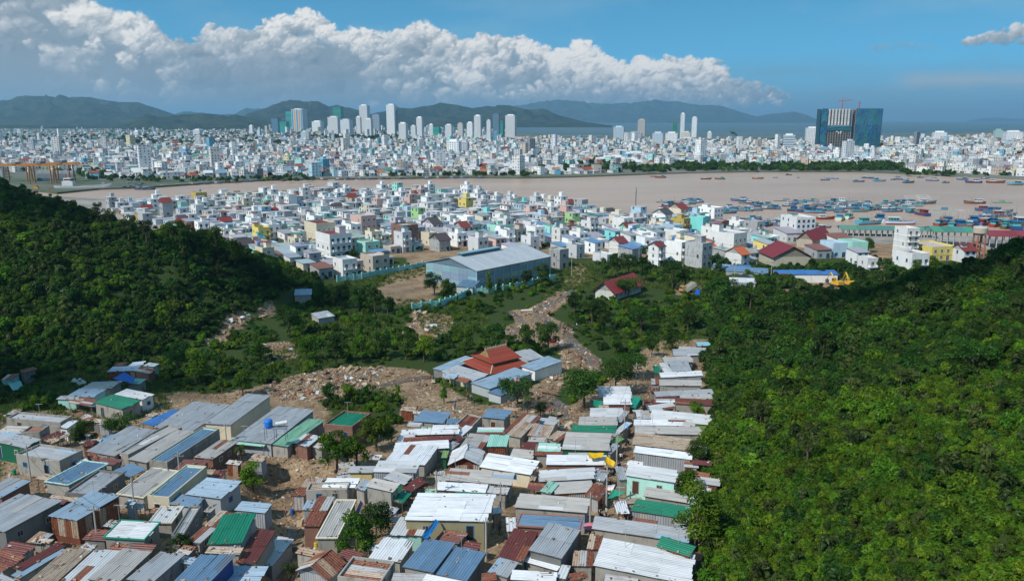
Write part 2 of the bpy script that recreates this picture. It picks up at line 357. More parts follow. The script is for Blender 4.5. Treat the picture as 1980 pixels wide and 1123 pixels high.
HILL += [(0,372,262),(100,403,264),(200,430,266),(300,452,268),(420,480,270),(500,512,274),(0,550,218),(200,550,222),(330,600,225),(0,450,242),(250,490,240),(0,650,200),(120,640,202),(400,560,242),(280,520,234)]
WPT = [(150,110,52),(120,60,44),(75,22,28),(35,8,18),(60,45,25),(220,60,70),(170,170,46),(150,195,36),(125,232,10),(105,258,3),(150,250,10),(200,230,20),(120,300,2),(200,300,2),
 (-120,335,3),(-170,345,9),(-220,335,30),(-80,325,2),(-250,250,52),(-205,150,18),(-160,100,12),(-160,20,12),(-260,80,25),(-90,350,2),(-260,350,34)]
P = [tuple(at_t(*h)) for h in HILL]+WPT
for y in (15, 40, 65, 90, 115, 140, 165, 190, 215, 245, 280, 320, 370):
    a, b = left_foot(y), right_foot(y)
    if y > 300: a, b = -260, 240
    for k in range(6): P.append((a+(b-a)*k/5., y, vbase(y)))
P = np.array(P)
def tps(P, q):
    def U(d2): return np.where(d2 > 0, d2*np.log(d2+1e-9), 0)
    n = len(P); xy = P[:, :2]/100
    K = U(((xy[:, None]-xy[None])**2).sum(-1))+np.eye(n)*.02
    Q = np.hstack([np.ones((n, 1)), xy]); A = np.block([[K, Q], [Q.T, np.zeros((3, 3))]])
    w = np.linalg.solve(A, np.concatenate([P[:, 2], np.zeros(3)]))
    q = q/100; out = np.zeros(len(q))
    for i in range(0, len(q), 20000):
        s = q[i:i+20000]; out[i:i+20000] = U(((s[:, None]-xy[None])**2).sum(-1)) @ w[:n]+w[n]+s @ w[n+1:]
    return out
GX0, GX1, GY0, GY1, GS = -262., 242., 4., 388., 1.5
gx = np.arange(GX0, GX1+.1, GS); gy = np.arange(GY0, GY1+.1, GS)
XX, YY = np.meshgrid(gx, gy)
Z = tps(P, np.stack([XX.ravel(), YY.ravel()], 1)).reshape(XX.shape)
tt = np.clip((YY-70)/120, 0, 1); VB = 2+7*(1-tt*tt*(3-2*tt))
lf, rf = left_foot(YY), right_foot(YY)
inside = np.clip(np.minimum(XX-lf, rf-XX)/8., 0, 1)*(YY < 262)
inside = inside*inside*(3-2*inside)
Z = Z*(1-inside)+VB*inside
Z = np.maximum(Z, np.where(YY > 40, 1.9, 5))
fl = np.clip((YY-330)/40, 0, 1)
Z = Z*(1-fl)+2*fl
hillw = np.clip(np.maximum(lf-XX, XX-rf)/10, 0, 1)*(Z > 2.6)
def vnoise(x, y, s, seed):                    # cheap value noise
    r = np.random.RandomState(seed).rand(64, 64)
    u, v = x/s, y/s; i, j = np.floor(u).astype(int), np.floor(v).astype(int); f, g = u-i, v-j
    f, g = f*f*(3-2*f), g*g*(3-2*g); i, j = i % 64, j % 64; i1, j1 = (i+1) % 64, (j+1) % 64
    return (r[i, j]*(1-f)+r[i1, j]*f)*(1-g)+(r[i, j1]*(1-f)+r[i1, j1]*f)*g
Z += hillw*((vnoise(XX, YY, 14, 1)-.5)*4+(vnoise(XX, YY, 6, 2)-.5)*1.6)
Z += (1-hillw)*(YY < 330)*((vnoise(XX, YY, 9, 3)-.5)*.5)
def gi(x, y):
    u, v = (x-GX0)/GS, (y-GY0)/GS; i = int(min(max(u, 0), len(gx)-2)); j = int(min(max(v, 0), len(gy)-2))
    f, g = min(max(u-i, 0), 1), min(max(v-j, 0), 1)
    return (Z[j, i]*(1-f)+Z[j, i+1]*f)*(1-g)+(Z[j+1, i]*(1-f)+Z[j+1, i+1]*f)*g
def ground(x, y):
    if y > GY1-1 or x < GX0 or x > GX1: return 2.0
    return gi(x, y)
def at(px, py, h=0.):                          # where the line of sight meets the ground raised by h
    d = ray(px, py); t, st = 25., 1.
    p = CAM+d*t
    while t < 2000:
        q = CAM+d*(t+st)
        if q.z < ground(q.x, q.y)+h:
            lo, hi = t, t+st
            for _ in range(18):
                m = (lo+hi)/2; q = CAM+d*m
                if q.z < ground(q.x, q.y)+h: hi = m
                else: lo = m
            return CAM+d*hi
        t += st; st = .6+t*.006
    return at_z(px, py, 2+h)
def carve(pxs, width, depth):                  # sink a channel along a line seen in the photograph
    global Z
    pts = [at(*p) for p in pxs]; D = np.full(Z.shape, 1e9)
    for a, b in zip(pts, pts[1:]):
        ax, ay, bx, by = a.x, a.y, b.x-a.x, b.y-a.y
        t = np.clip(((XX-ax)*bx+(YY-ay)*by)/(bx*bx+by*by+1e-9), 0, 1)
        D = np.minimum(D, np.hypot(XX-ax-bx*t, YY-ay-by*t))
    Z = Z-depth*np.clip(1.6-D/width, 0, 1)
GULLY = [(610,935),(545,905),(520,935),(565,985),(560,1040),(545,1090),(500,1150)]
carve(GULLY, 2.6, 3.2)
carve([(1020,590),(985,640),(1000,660),(1120,690),(1165,720),(1090,770),(1100,800)], 2.2, .5)
# cover map: 0 green, 1 bare earth; painted as areas seen in the photograph, stored per vertex
def inpoly(pxs):
    q = [at(*p) for p in pxs]; m = np.zeros(XX.shape, bool); n = len(q)
    for i in range(n):
        a, b = q[i], q[(i+1) % n]
        if abs(a.y-b.y) < 1e-9: continue
        c = ((a.y > YY) != (b.y > YY)) & (XX < (b.x-a.x)*(YY-a.y)/(b.y-a.y)+a.x); m ^= c
    return m
RUBBLE = [[(505,752),(560,728),(640,712),(740,708),(820,716),(850,742),(905,772),(950,800),(1000,808),(1090,815),(1050,850),(780,830),(775,775),(740,752),(620,772),(540,775)],
          [(1085,660),(1120,664),(1165,700),(1160,725),(1095,740),(1070,770),(1110,790),(1100,830),(1060,830),(1040,800),(960,790),(1000,770),(1085,715)],
          [(990,600),(1040,590),(1090,560),(1110,575),(1060,610),(1110,640),(1100,665),(1050,640),(1000,640)],
          [(800,600),(880,612),(870,640),(830,660),(780,650)], [(1080,640),(1000,625),(960,640),(990,665),(1080,670)],
          [(1200,700),(1235,690),(1240,715),(1195,715)], [(1250,720),(1262,720),(1240,860),(1200,920),(1150,1010),(1130,1010),(1190,860)]]
LOT = [[(715,560),(770,525),(845,512),(862,560),(830,585),(770,592)], [(1500,565),(1540,545),(1640,540),(1655,560),(1630,578),(1510,580)], [(1690,470),(1720,470),(1715,530),(1685,530)],
       [(1120,500),(1150,540),(1110,560),(1085,545)], [(780,490),(850,485),(848,505),(790,515)], [(1300,550),(1370,540),(1350,570),(1300,570)]]
GUL = [[(470,890),(560,860),(650,925),(600,960),(590,1060),(640,1100),(560,1123),(470,1123),(540,1060),(530,960)], [(395,655),(415,625),(470,600),(490,612),(455,640),(415,672)], [(500,585),(530,580),(525,610),(500,620)],
       [(500,665),(560,660),(575,690),(520,705)]]
cover = np.zeros(Z.shape)
for p in RUBBLE+GUL: cover = np.maximum(cover, inpoly(p)*1.)
for p in LOT: cover = np.maximum(cover, inpoly(p)*.8)
slum_m = 0
shan = [[(0,800),(120,790),(260,760),(420,760),(530,740),(640,790),(640,830),(560,880),(520,1123),(0,1123)], [(560,880),(760,840),(780,790),(990,780),(1090,800),(1160,740),(1260,660),(1370,650),(1375,780),(1350,1123),(540,1123)]]
slum = np.zeros(Z.shape, bool)
for p in shan: slum |= inpoly(p)
slum |= (YY < 88) & (XX < right_foot(YY)-1)
cover = np.maximum(cover, slum*.75)
cover = np.maximum(cover, (YY > 345)*.85)
for _ in range(2): cover = (cover+np.roll(cover, 1, 0)+np.roll(cover, -1, 0)+np.roll(cover, 1, 1)+np.roll(cover, -1, 1))/5
def cov(x, y):
    i = int(min(max((x-GX0)/GS, 0), len(gx)-1)); j = int(min(max((y-GY0)/GS, 0), len(gy)-1)); return cover[j, i]
def build_ground():
    ny, nx = Z.shape
    v = np.stack([XX.ravel(), YY.ravel(), Z.ravel()], 1)
    i = np.arange(nx-1)[None]+np.arange(ny-1)[:, None]*nx; i = i.ravel()
    f = np.stack([i, i+1, i+1+nx, i+nx], 1)
    me = bpy.data.meshes.new('ground'); me.vertices.add(len(v)); me.vertices.foreach_set('co', v.ravel())
    me.loops.add(f.size); me.loops.foreach_set('vertex_index', f.ravel()); me.polygons.add(len(f)); me.polygons.foreach_set('loop_start', np.arange(0, f.size, 4))
    me.update(calc_edges=True); me.polygons.foreach_set('use_smooth', np.ones(len(f), bool))
    ca = me.color_attributes.new('cover', 'FLOAT_COLOR', 'POINT'); c = cover.ravel(); ca.data.foreach_set('color', np.stack([c, c, c, c*0+1], 1).ravel())
    m, nt, b = newmat('valley_ground'); L = nt.links.new
    at_ = nn(nt, 'ShaderNodeAttribute', attribute_name='cover'); n1, n2, n3 = noise(nt, .12, 6, .65), noise(nt, 1.6, 6, .7), noise(nt, .5, 5, .6)
    green = mixc(nt, n2, (.016, .034, .007), (.055, .082, .018))
    earth = mixc(nt, smooth(nt, n1, .38, .62), (.25, .165, .10), (.38, .275, .17))
    earth = mixc(nt, smooth(nt, n2, .30, .62), mixc(nt, 1., earth, (.45, .42, .40), 'MULTIPLY'), earth)
    f_ = smooth(nt, mth(nt, 'ADD', at_.outputs['Fac'], mth(nt, 'MULTIPLY', mth(nt, 'SUBTRACT', n3, .5), .9)), .28, .60)
    L(mixc(nt, f_, green, earth), b.inputs['Base Color']); b.inputs['Roughness'].default_value = .95; b.inputs['Specular IOR Level'].default_value = .15
    bump(nt, b, n2, .8, .35); me.materials.append(m)
    o = link('valley_ground', me); tag(o, 'valley floor and two hillsides of earth and grass', kind='structure')
build_ground()
def ground_mat(name, c0, c1, s=.01):
    m, nt, b = newmat(name); nt.links.new(mixc(nt, smooth(nt, noise(nt, s, 8, .7), .35, .65), c0, c1), b.inputs['Base Color']); b.inputs['Roughness'].default_value = .95; return m
# near city flat (a rim piece round the valley sheet, then on to the river bank), water, far shore, sea
NEAR_SHORE = [(-900,330),(-420,420),(-60,392),(90,378),(210,386),(330,380),(470,373),(620,366),(760,364),(900,362),(980,376),(1100,392),(1180,404),(1260,420),(1320,428),(1420,436),(1500,444),(1600,448),(1700,452),(1830,456),(1990,460),(2300,470),(3000,500)]
FAR_SHORE = [(-1200,330),(-300,362),(60,366),(110,372),(190,364),(300,360),(420,352),(520,347),(640,344),(760,344),(900,342),(1000,343),(1100,341),(1240,336),(1330,333),(1440,331),(1560,331),(1660,331),(1740,334),(1850,339),(1990,346),(2500,356),(3200,365)]
SEA_SHORE = [(-6000,241),(985,244),(1000,259),(1100,260.5),(1250,262),(1400,263.5),(1560,265),(1700,262),(1830,258),(1980,253),(2600,252),(5000,252)]
def shore_pts(px, z): return [at_z(x, y, z) for x, y in px]
def flat_poly(name, pts, z, mat, label, skirt=2.5):
    import bmesh
    bm = bmesh.new(); vs_ = [bm.verts.new((p[0], p[1], z)) for p in pts]; f = bm.faces.new(vs_)
    if f.normal.z < 0: bmesh.ops.reverse_faces(bm, faces=[f])
    r = bmesh.ops.extrude_face_region(bm, geom=[f]); bmesh.ops.translate(bm, verts=[g for g in r['geom'] if isinstance(g, bmesh.types.BMVert)], vec=(0, 0, -skirt))
    bmesh.ops.recalc_face_normals(bm, faces=bm.faces); bmesh.ops.triangulate(bm, faces=[x for x in bm.faces if len(x.verts) > 4])
    me = bpy.data.meshes.new(name); bm.to_mesh(me); bm.free(); me.materials.append(mat)
    return tag(link(name, me), label, kind='structure')
town_mat = ground_mat('town_ground', (.17, .155, .135), (.34, .31, .27), .03)
far_mat = ground_mat('far_ground', (.16, .16, .13), (.05, .075, .03), .004)
ns = shore_pts(NEAR_SHORE, 2.0)
flat_poly('town_ground', [(GX1-1, GY1-1.5)]+[(GX1-1, 60), (900, 60)]+[(p.x, p.y) for p in reversed(ns)]+[(-900, 60), (GX0+1, 60), (GX0+1, GY1-1.5)], 1.97, town_mat, 'flat ground of the near town along the river')
fs = shore_pts(FAR_SHORE, 1.6); ss = shore_pts(SEA_SHORE, 1.6)
flat_poly('far_shore', [(p.x, p.y) for p in fs]+[(p.x, p.y) for p in reversed(ss)], 1.6, far_mat, 'flat land of the far city beyond the river')
def water_mat(name, c0, c1, rough, s, bmp):
    m, nt, b = newmat(name); L = nt.links.new
    geo = nn(nt, 'ShaderNodeNewGeometry'); 
    def nz(sc, st):
        mp = nn(nt, 'ShaderNodeMapping'); mp.inputs['Scale'].default_value = st; L(geo.outputs['Position'], mp.inputs[0])
        n = nn(nt, 'ShaderNodeTexNoise', i_Scale=sc, i_Detail=6., i_Roughness=.65); L(mp.outputs[0], n.inputs['Vector']); return n.outputs['Fac']
    L(mixc(nt, smooth(nt, nz(s, (1, 2.5, 1)), .35, .65), c0, c1), b.inputs['Base Color']); b.inputs['Roughness'].default_value = rough
    b.inputs['IOR'].default_value = 1.33; b.inputs['Specular IOR Level'].default_value = .22; bump(nt, b, nz(.35, (1, 1, 1)), .5, bmp); return m
river_mat = water_mat('muddy_water', (.39, .275, .195), (.46, .34, .25), .34, .004, .4)
sea_mat = water_mat('sea_water', (.045, .105, .125), (.11, .135, .125), .42, .0006, 1.2)
b = MB(); b.poly([(-3000, 330, 0), (3000, 330, 0), (3000, 1500, 0), (-3000, 1500, 0)])
tag(b.build('river', river_mat), 'wide muddy brown river with moored boats', kind='structure')
b = MB(); b.poly([(-45000, 1500.5, -.4), (45000, 1500.5, -.4), (45000, 45000, -.4), (-45000, 45000, -.4)])
tag(b.build('sea', sea_mat), 'grey blue sea reaching to the horizon', kind='structure')
# ---- mountains: each a heightfield whose crest follows the outline in the photograph
def mountain(name, outline, dist, base_py, depth, seed, mat, label, rough=.16):
    xs = np.linspace(outline[0][0], outline[-1][0], 260); ys = np.interp(xs, [p[0] for p in outline], [p[1] for p in outline])
    hp = (at_t(990, 232, 1).z*0+1)
    nv = 46; V = np.linspace(-1, 1, nv)
    X = (xs-990)/F*dist
    H = np.array([max(0., (CAM+ray(990, y)*dist/cp).z) for y in ys])
    H = np.maximum(H, 0)
    xx = np.repeat(X[None], nv, 0); yy = dist+V[:, None]*depth*(1+0*xx)
    s = 1-np.abs(V)[:, None]
    n1 = vnoise(xx+9e4, yy, depth*.42, seed); n2 = vnoise(xx+9e4, yy, depth*.17, seed+1); n3 = vnoise(xx+9e4, yy, depth*.07, seed+2)
    ridg = (1-np.abs(2*n1-1))*.45+(1-np.abs(2*n2-1))*.38+n3*.22
    zz = H[None]*np.clip(s**.85*(1+(ridg-.75)*1.9*(s < .93)*(.35+s)), 0, 1.0)
    zz += (vnoise(xx+9e4, yy, 90, seed+3)-.5)*H[None]*.10
    zz -= 6*(np.abs(V)[:, None] > .96)
    # perspective: spread with distance so that the nearer flank stays in front of the crest
    v = np.stack([(xx*yy/dist).ravel(), yy.ravel(), zz.ravel()], 1); nx = len(xs)
    i = (np.arange(nx-1)[None]+np.arange(nv-1)[:, None]*nx).ravel(); f = np.stack([i, i+1, i+1+nx, i+nx], 1)
    me = bpy.data.meshes.new(name); me.from_pydata(v.tolist(), [], f.tolist()); me.polygons.foreach_set('use_smooth', np.ones(len(f), bool)); me.materials.append(mat)
    tag(link(name, me), label, kind='structure')
hm, nt_, b_ = newmat('forested_slopes')
nt_.links.new(mixc(nt_, smooth(nt_, noise(nt_, .006, 9, .7), .4, .62), (.018, .034, .016), (.055, .068, .032)), b_.inputs['Base Color']); b_.inputs['Roughness'].default_value = 1; b_.inputs['Specular IOR Level'].default_value = .05
bump(nt_, b_, noise(nt_, .01, 8, .7), 1., 60)
mountain('mountain', [(-400,215),(-200,180),(-80,185),(0,192),(15,201),(40,194),(75,187),(130,188),(190,190),(250,200),(285,200),(300,205),(330,213),(355,222),(400,230),(450,245)], 9000, 258, 1900, 21, hm, 'long flat topped mountain behind the left edge of the city')
mountain('mountain', [(-300,244),(-100,243),(40,241.5),(160,243.5),(330,242),(480,243.5),(640,242.5),(800,244),(900,243),(985,246)], 5900, 250, 260, 71, hm, 'low wooded rise directly behind the far city')
mountain('mountain', [(215,255),(250,243),(280,232),(300,219),(325,226),(370,222),(410,221),(450,224),(470,223),(500,230),(560,240),(600,250)], 6200, 258, 1100, 31, hm, 'low forested hill in front of the long mountain')
mountain('mountain', [(330,228),(370,217),(410,219),(440,222),(480,222),(520,225),(560,232)], 13500, 250, 1500, 35, hm, 'pale low ridge seen in a gap between mountains')
mountain('mountain', [(460,240),(490,222),(520,211),(550,200),(575,194),(600,200),(625,199),(645,207),(660,203),(690,212),(720,222),(745,217),(775,208),(800,211),(830,206),(855,200),(880,203),(915,211),(945,206),(985,206),(1010,213),(1050,213),(1080,224),(1130,236),(1180,243)], 8200, 250, 1500, 41, hm, 'chain of green mountains behind the skyscrapers')
mountain('mountain', [(440,232),(490,210),(520,213),(600,214),(700,215)], 15000, 250, 1500, 45, hm, 'distant blue ridge rising behind the green chain')
mountain('mountain', [(880,230),(960,212),(1010,204),(1040,199),(1090,196),(1130,200),(1170,203),(1215,200),(1255,197),(1300,198),(1340,205),(1380,205),(1420,217),(1450,226),(1480,221),(1520,217),(1545,223),(1575,234)], 19000, 243, 2600, 51, hm, 'long pale blue mountain range far across the sea')
mountain('mountain', [(1850,234),(1880,229),(1910,228),(1940,230),(1990,229),(2040,226),(2100,234)], 26000, 238, 1500, 61, hm, 'faint island low on the sea horizon at right')
# ------------------------------------------------------------------ foliage
def leaf_cloud(seed, clumps, leaf, per, thick=.42, flat=1., droop=.35, mat='leaf', name='crown'):
    """crown of many small leaves: clumps = [(x, y, z, radius)]; each clump is a loose shell of leaf sprays"""
    r = np.random.RandomState(seed); V = []; T = []
    tot = sum(c[3]**2 for c in clumps)
    for cx, cy, cz, cr in clumps:
        n = max(8, int(per*cr**2/tot)); tone = r.uniform(.1, .8)
        d = r.normal(size=(n, 3)); d /= np.linalg.norm(d, axis=1)[:, None]; d[:, 2] = np.where(d[:, 2] < -.35, -d[:, 2], d[:, 2])
        rad = cr*(1-thick*r.rand(n)**1.6)*(1+.18*np.sin(5*d[:, 0]+seed)*np.cos(4*d[:, 1]))
        p = np.stack([cx+d[:, 0]*rad, cy+d[:, 1]*rad, cz+d[:, 2]*rad*flat], 1)
        nrm = d*.9+r.normal(size=(n, 3))*.55+np.array((0, 0, .45)); nrm /= np.linalg.norm(nrm, axis=1)[:, None]
        t = np.cross(nrm, r.normal(size=(n, 3))); t /= np.linalg.norm(t, axis=1)[:, None]; b = np.cross(nrm, t)
        s = leaf*r.uniform(.6, 1.35, n)[:, None]
        tip = t*s*1.15; tip[:, 2] -= s[:, 0]*droop*.6; sd = b*s*.36
        q = np.stack([p-t*s*.7, p+sd, p+tip, p-sd], 1); V.append(q); T.append(np.clip(tone+r.uniform(-.25, .3, n), 0, 1))
    V = np.concatenate(V); T = np.concatenate(T); n = len(V)
    me = bpy.data.meshes.new(name); me.vertices.add(4*n); me.vertices.foreach_set('co', V.reshape(-1)); me.loops.add(4*n); me.loops.foreach_set('vertex_index', np.arange(4*n))
    me.polygons.add(n); me.polygons.foreach_set('loop_start', np.arange(0, 4*n, 4)); me.update(calc_edges=True)
    ca = me.color_attributes.new('tint', 'FLOAT_COLOR', 'CORNER'); c = np.repeat(T, 4); ca.data.foreach_set('color', np.stack([c, c, c, c*0+1], 1).ravel())
    me.materials.append(M[mat]); return me
def clump_set(seed, R_, H_, n, low=.25):
    r = random.Random(seed); out = []
    for _ in range(n):
        a = r.uniform(0, 6.283); q = R_*math.sqrt(r.random())*.72; z = H_*(low+(1-low)*r.random()*(1-.45*(q/R_)**2))
        out.append((q*math.cos(a), q*math.sin(a), z, R_*r.uniform(.28, .48)))
    return out
def scatter(name, pts, protos, label, kind='stuff'):
    """one object; geometry nodes put a plant on every point: pts rows x, y, z, scale, spin, tilt x, tilt y"""
    pts = np.array(pts, dtype=np.float32)
    me = bpy.data.meshes.new(name); me.vertices.add(len(pts)); me.vertices.foreach_set('co', pts[:, :3].ravel())
    a = me.attributes.new('size', 'FLOAT', 'POINT'); a.data.foreach_set('value', np.ascontiguousarray(pts[:, 3]))
    a = me.attributes.new('turn', 'FLOAT_VECTOR', 'POINT'); rot = np.stack([pts[:, 5], pts[:, 6], pts[:, 4]], 1); a.data.foreach_set('vector', np.ascontiguousarray(rot).ravel())
    a = me.attributes.new('pick', 'INT', 'POINT'); a.data.foreach_set('value', np.random.RandomState(len(pts)).randint(0, len(protos), len(pts)).astype(np.int32))
    o = link(name, me); tag(o, label, kind=kind)
    src = bpy.data.collections.new(name+'_sources')
    for i, p in enumerate(protos):
        q = bpy.data.objects.new('%s_source_%02d' % (name, i), p); src.objects.link(q)
    g = bpy.data.node_groups.new(name, 'GeometryNodeTree')
    g.interface.new_socket('Geometry', in_out='INPUT', socket_type='NodeSocketGeometry'); g.interface.new_socket('Geometry', in_out='OUTPUT', socket_type='NodeSocketGeometry')
    gi_, go = g.nodes.new('NodeGroupInput'), g.nodes.new('NodeGroupOutput')
    ci = g.nodes.new('GeometryNodeCollectionInfo'); ci.inputs['Collection'].default_value = src; ci.inputs['Separate Children'].default_value = True; ci.inputs['Reset Children'].default_value = True
    ip = g.nodes.new('GeometryNodeInstanceOnPoints'); ip.inputs['Pick Instance'].default_value = True
    def attr(nm, ty):
        n = g.nodes.new('GeometryNodeInputNamedAttribute'); n.data_type = ty; n.inputs['Name'].default_value = nm; return n.outputs['Attribute']
    L = g.links.new
    L(gi_.outputs[0], ip.inputs['Points']); L(ci.outputs[0], ip.inputs['Instance']); L(attr('pick', 'INT'), ip.inputs['Instance Index'])
    er = g.nodes.new('FunctionNodeEulerToRotation'); L(attr('turn', 'FLOAT_VECTOR'), er.inputs[0]); L(er.outputs[0], ip.inputs['Rotation']); L(attr('size', 'FLOAT'), ip.inputs['Scale'])
    L(ip.outputs[0], go.inputs[0])
    md = o.modifiers.new(name, 'NODES'); md.node_group = g; return o
BUSH = [leaf_cloud(100+i, clump_set(i, 1.5, 1.5, 9), .21, 1500, mat='leaf', name='bush') for i in range(5)]
BUSHD = [leaf_cloud(120+i, clump_set(i+9, 1.6, 1.7, 9), .22, 1400, mat='leaf_dark', name='bush') for i in range(3)]
BUSHO = [leaf_cloud(140+i, [(x*.7, y*.7, z*1.35, q*.8) for x, y, z, q in clump_set(i+30, 1.3, 2.0, 8)], .30, 620, .6, 1., .6, 'leaf_olive', 'bush') for i in range(3)]
def in_frame(p, m=60):
    x, y, t = to_px(p); return t > 5 and -m < x < 1980+m and -m < y < 1123+m
def slum_at(x, y):
    i = int(min(max((x-GX0)/GS, 0), len(gx)-1)); j = int(min(max((y-GY0)/GS, 0), len(gy)-1)); return slum[j, i]
HOUSE_PTS = []
def plant_hills():
    r = random.Random(3); A, B, C_ = [], [], []
    tries = 0
    tn = vnoise(XX, YY, 22, 71); 
    for y in np.arange(10, 330, 1.0):
        for x in np.arange(GX0+2, GX1-2, 1.0):
            near = y < 150
            if y > 105 and near and r.random() < .2: continue
            if not near and r.random() < (.52 if y < 200 else .68): continue
            x_, y_ = x+r.uniform(-.6, .6), y+r.uniform(-.6, .6); z = ground(x_, y_)
            lf_, rf_ = left_foot(y_), right_foot(y_)
            hill = (x_ < lf_-1 or x_ > rf_+.5) and y_ < 320 and (z > vbase(y_)+.4 or x_ > rf_)
            if not hill: continue
            if not in_frame((x_, y_, z+2), 90): continue
            if x_ < lf_ and slum_at(x_, y_): continue
            if cov(x_, y_) > .45: continue
            j = int((y_-GY0)/GS); i = int((x_-GX0)/GS); t = tn[min(j, tn.shape[0]-1), min(i, tn.shape[1]-1)]
            s = r.uniform(.42, .95)*(.75+.5*t)*(1. if near else 1.4)
            if r.random() < .06: s *= 1.9
            row = (x_, y_, z-.25*s, s, r.uniform(0, 6.28), r.uniform(-.2, .2), r.uniform(-.2, .2))
            dark = (x_ < 0 and r.random() < .45+.35*(t < .5)) or (x_ > 0 and y_ > 112+45*t and r.random() < .78) or r.random() < .12
            (C_ if r.random() < .10 else B if dark else A).append(row)
    print('hill bushes', len(A), len(B))
    scatter('hillside_scrub', A, BUSH, 'bright green scrub covering both hillsides'); scatter('dark_scrub', B, BUSHD, 'darker green scrub mixed into both hillsides'); scatter('olive_scrub', C_, BUSHO, 'taller olive saplings among the hillside scrub')
plant_hills()
VALLEY_GREEN = [[(1250,525),(1330,520),(1500,540),(1480,575),(1300,570)], [(1230,505),(1420,498),(1420,512),(1240,522)], [(0,712),(320,700),(330,745),(230,712),(100,745),(60,775),(0,790)], [(60,760),(110,770),(180,800),(130,830),(0,800)], [(300,745),(340,760),(420,775),(300,800),(290,770)], [(560,590),(640,560),(720,575),(720,600),(800,600),(790,640),(830,660),(800,700),(640,700),(560,660),(540,620)], [(400,640),(520,640),(560,700),(640,715),(510,760),(420,770),(340,780),(330,700)],
   [(800,600),(900,560),(1000,540),(1090,545),(1080,560),(960,600),(880,640)], [(1070,570),(1150,560),(1200,585),(1310,575),(1420,560),(1500,560),(1490,600),(1380,660),(1260,700),(1180,690),(1110,640)],
   [(840,650),(980,630),(1020,660),(1060,650),(1060,690),(940,680),(860,700),(800,700)], [(1090,750),(1160,710),(1250,720),(1240,745),(1160,770),(1110,790)], [(620,790),(700,770),(770,780),(780,840),(740,870),(700,900),(600,920),(610,860),(640,830),(720,800)],
   [(560,600),(600,560),(680,550),(660,600)], [(820,560),(850,530),(880,560),(860,580)]]
GRASS = [[(1080,505),(1290,518),(1500,525),(1500,565),(1300,560),(1090,560)], [(0,700),(330,690),(330,790),(200,830),(0,815)], [(1090,600),(1180,640),(1330,600),(1360,620),(1320,680),(1200,670)], [(800,610),(960,590),(930,640),(830,650)], [(650,545),(840,505),(850,520),(720,560),(660,570)], [(720,580),(830,580),(870,560),(900,570),(800,600)],
   [(500,690),(600,660),(640,700),(560,730),(480,730)], [(620,770),(770,745),(790,775),(700,800),(620,790)], [(560,590),(700,600),(800,640),(700,700),(560,660)]]
def fill(pxs, n, r):
    xs = [p[0] for p in pxs]; ys = [p[1] for p in pxs]; out = []
    q = [at(*p) for p in pxs]; x0, x1, y0, y1 = min(p.x for p in q), max(p.x for p in q), min(p.y for p in q), max(p.y for p in q)
    def ins(x, y):
        c = False; k = len(q)
        for i in range(k):
            a, b = q[i], q[(i+1) % k]
            if (a.y > y) != (b.y > y) and x < (b.x-a.x)*(y-a.y)/(b.y-a.y)+a.x: c = not c
        return c
    area = 0
    for i in range(len(q)): a, b = q[i], q[(i+1) % len(q)]; area += a.x*b.y-b.x*a.y
    for _ in range(int(abs(area)/2*n*2.2)):
        x, y = r.uniform(x0, x1), r.uniform(y0, y1)
        if ins(x, y): out.append((x, y, ground(x, y)))
    return out
def grass_tuft(seed):
    r = random.Random(seed); b = MB()
    for _ in range(26):
        a = r.uniform(0, 6.28); h = r.uniform(.3, .75); q = r.uniform(0, .55); c = Vector((q*math.cos(a*3), q*math.sin(a*3), 0)); d = Vector((math.cos(a), math.sin(a), 0))
        s = Vector((-d.y, d.x, 0))*.045; t = c+d*h*.5+Vector((0, 0, h)); b.col = (r.uniform(0, 1),)*3
        b.poly([c-s, c+s, t])
    return b.mesh('grass_tuft', M['grass'])
def plant_valley():
    r = random.Random(5); A, B, G_ = [], [], []
    for pl in VALLEY_GREEN:
        for x, y, z in fill(pl, .095, r):
            if cov(x, y) > .45: continue
            s = r.uniform(.4, 1.2)
            (B if r.random() < .42 else A).append((x, y, z-.2, s, r.uniform(0, 6.28), r.uniform(-.15, .15), r.uniform(-.15, .15)))
    for pl in GRASS:
        for x, y, z in fill(pl, .55, r):
            G_.append((x, y, z-.03, r.uniform(.7, 1.6), r.uniform(0, 6.28), 0, 0))
    for j in range(0, len(gy), 1):                       # weeds along the margins everywhere on the valley floor
        for i in range(0, len(gx), 1):
            x, y = gx[i], gy[j]
            if 80 < y < 330 and .0 < cover[j, i] < .5 and left_foot(y)-6 < x < right_foot(y)+8 and r.random() < .22:
                (A if r.random() < .5 else B).append((x+r.uniform(-1, 1), y+r.uniform(-1, 1), ground(x, y)-.2, r.uniform(.25, .7), r.uniform(0, 6.28), 0, 0))
    print('valley', len(A), len(B), len(G_))
    scatter('valley_bushes', A, BUSH, 'green undergrowth on the valley floor'); scatter('dark_valley_bushes', B, BUSHD, 'dark undergrowth on the valley floor')
    scatter('grass', G_, [grass_tuft(i) for i in range(4)], 'tall grass in the clearings of the valley')
plant_valley()
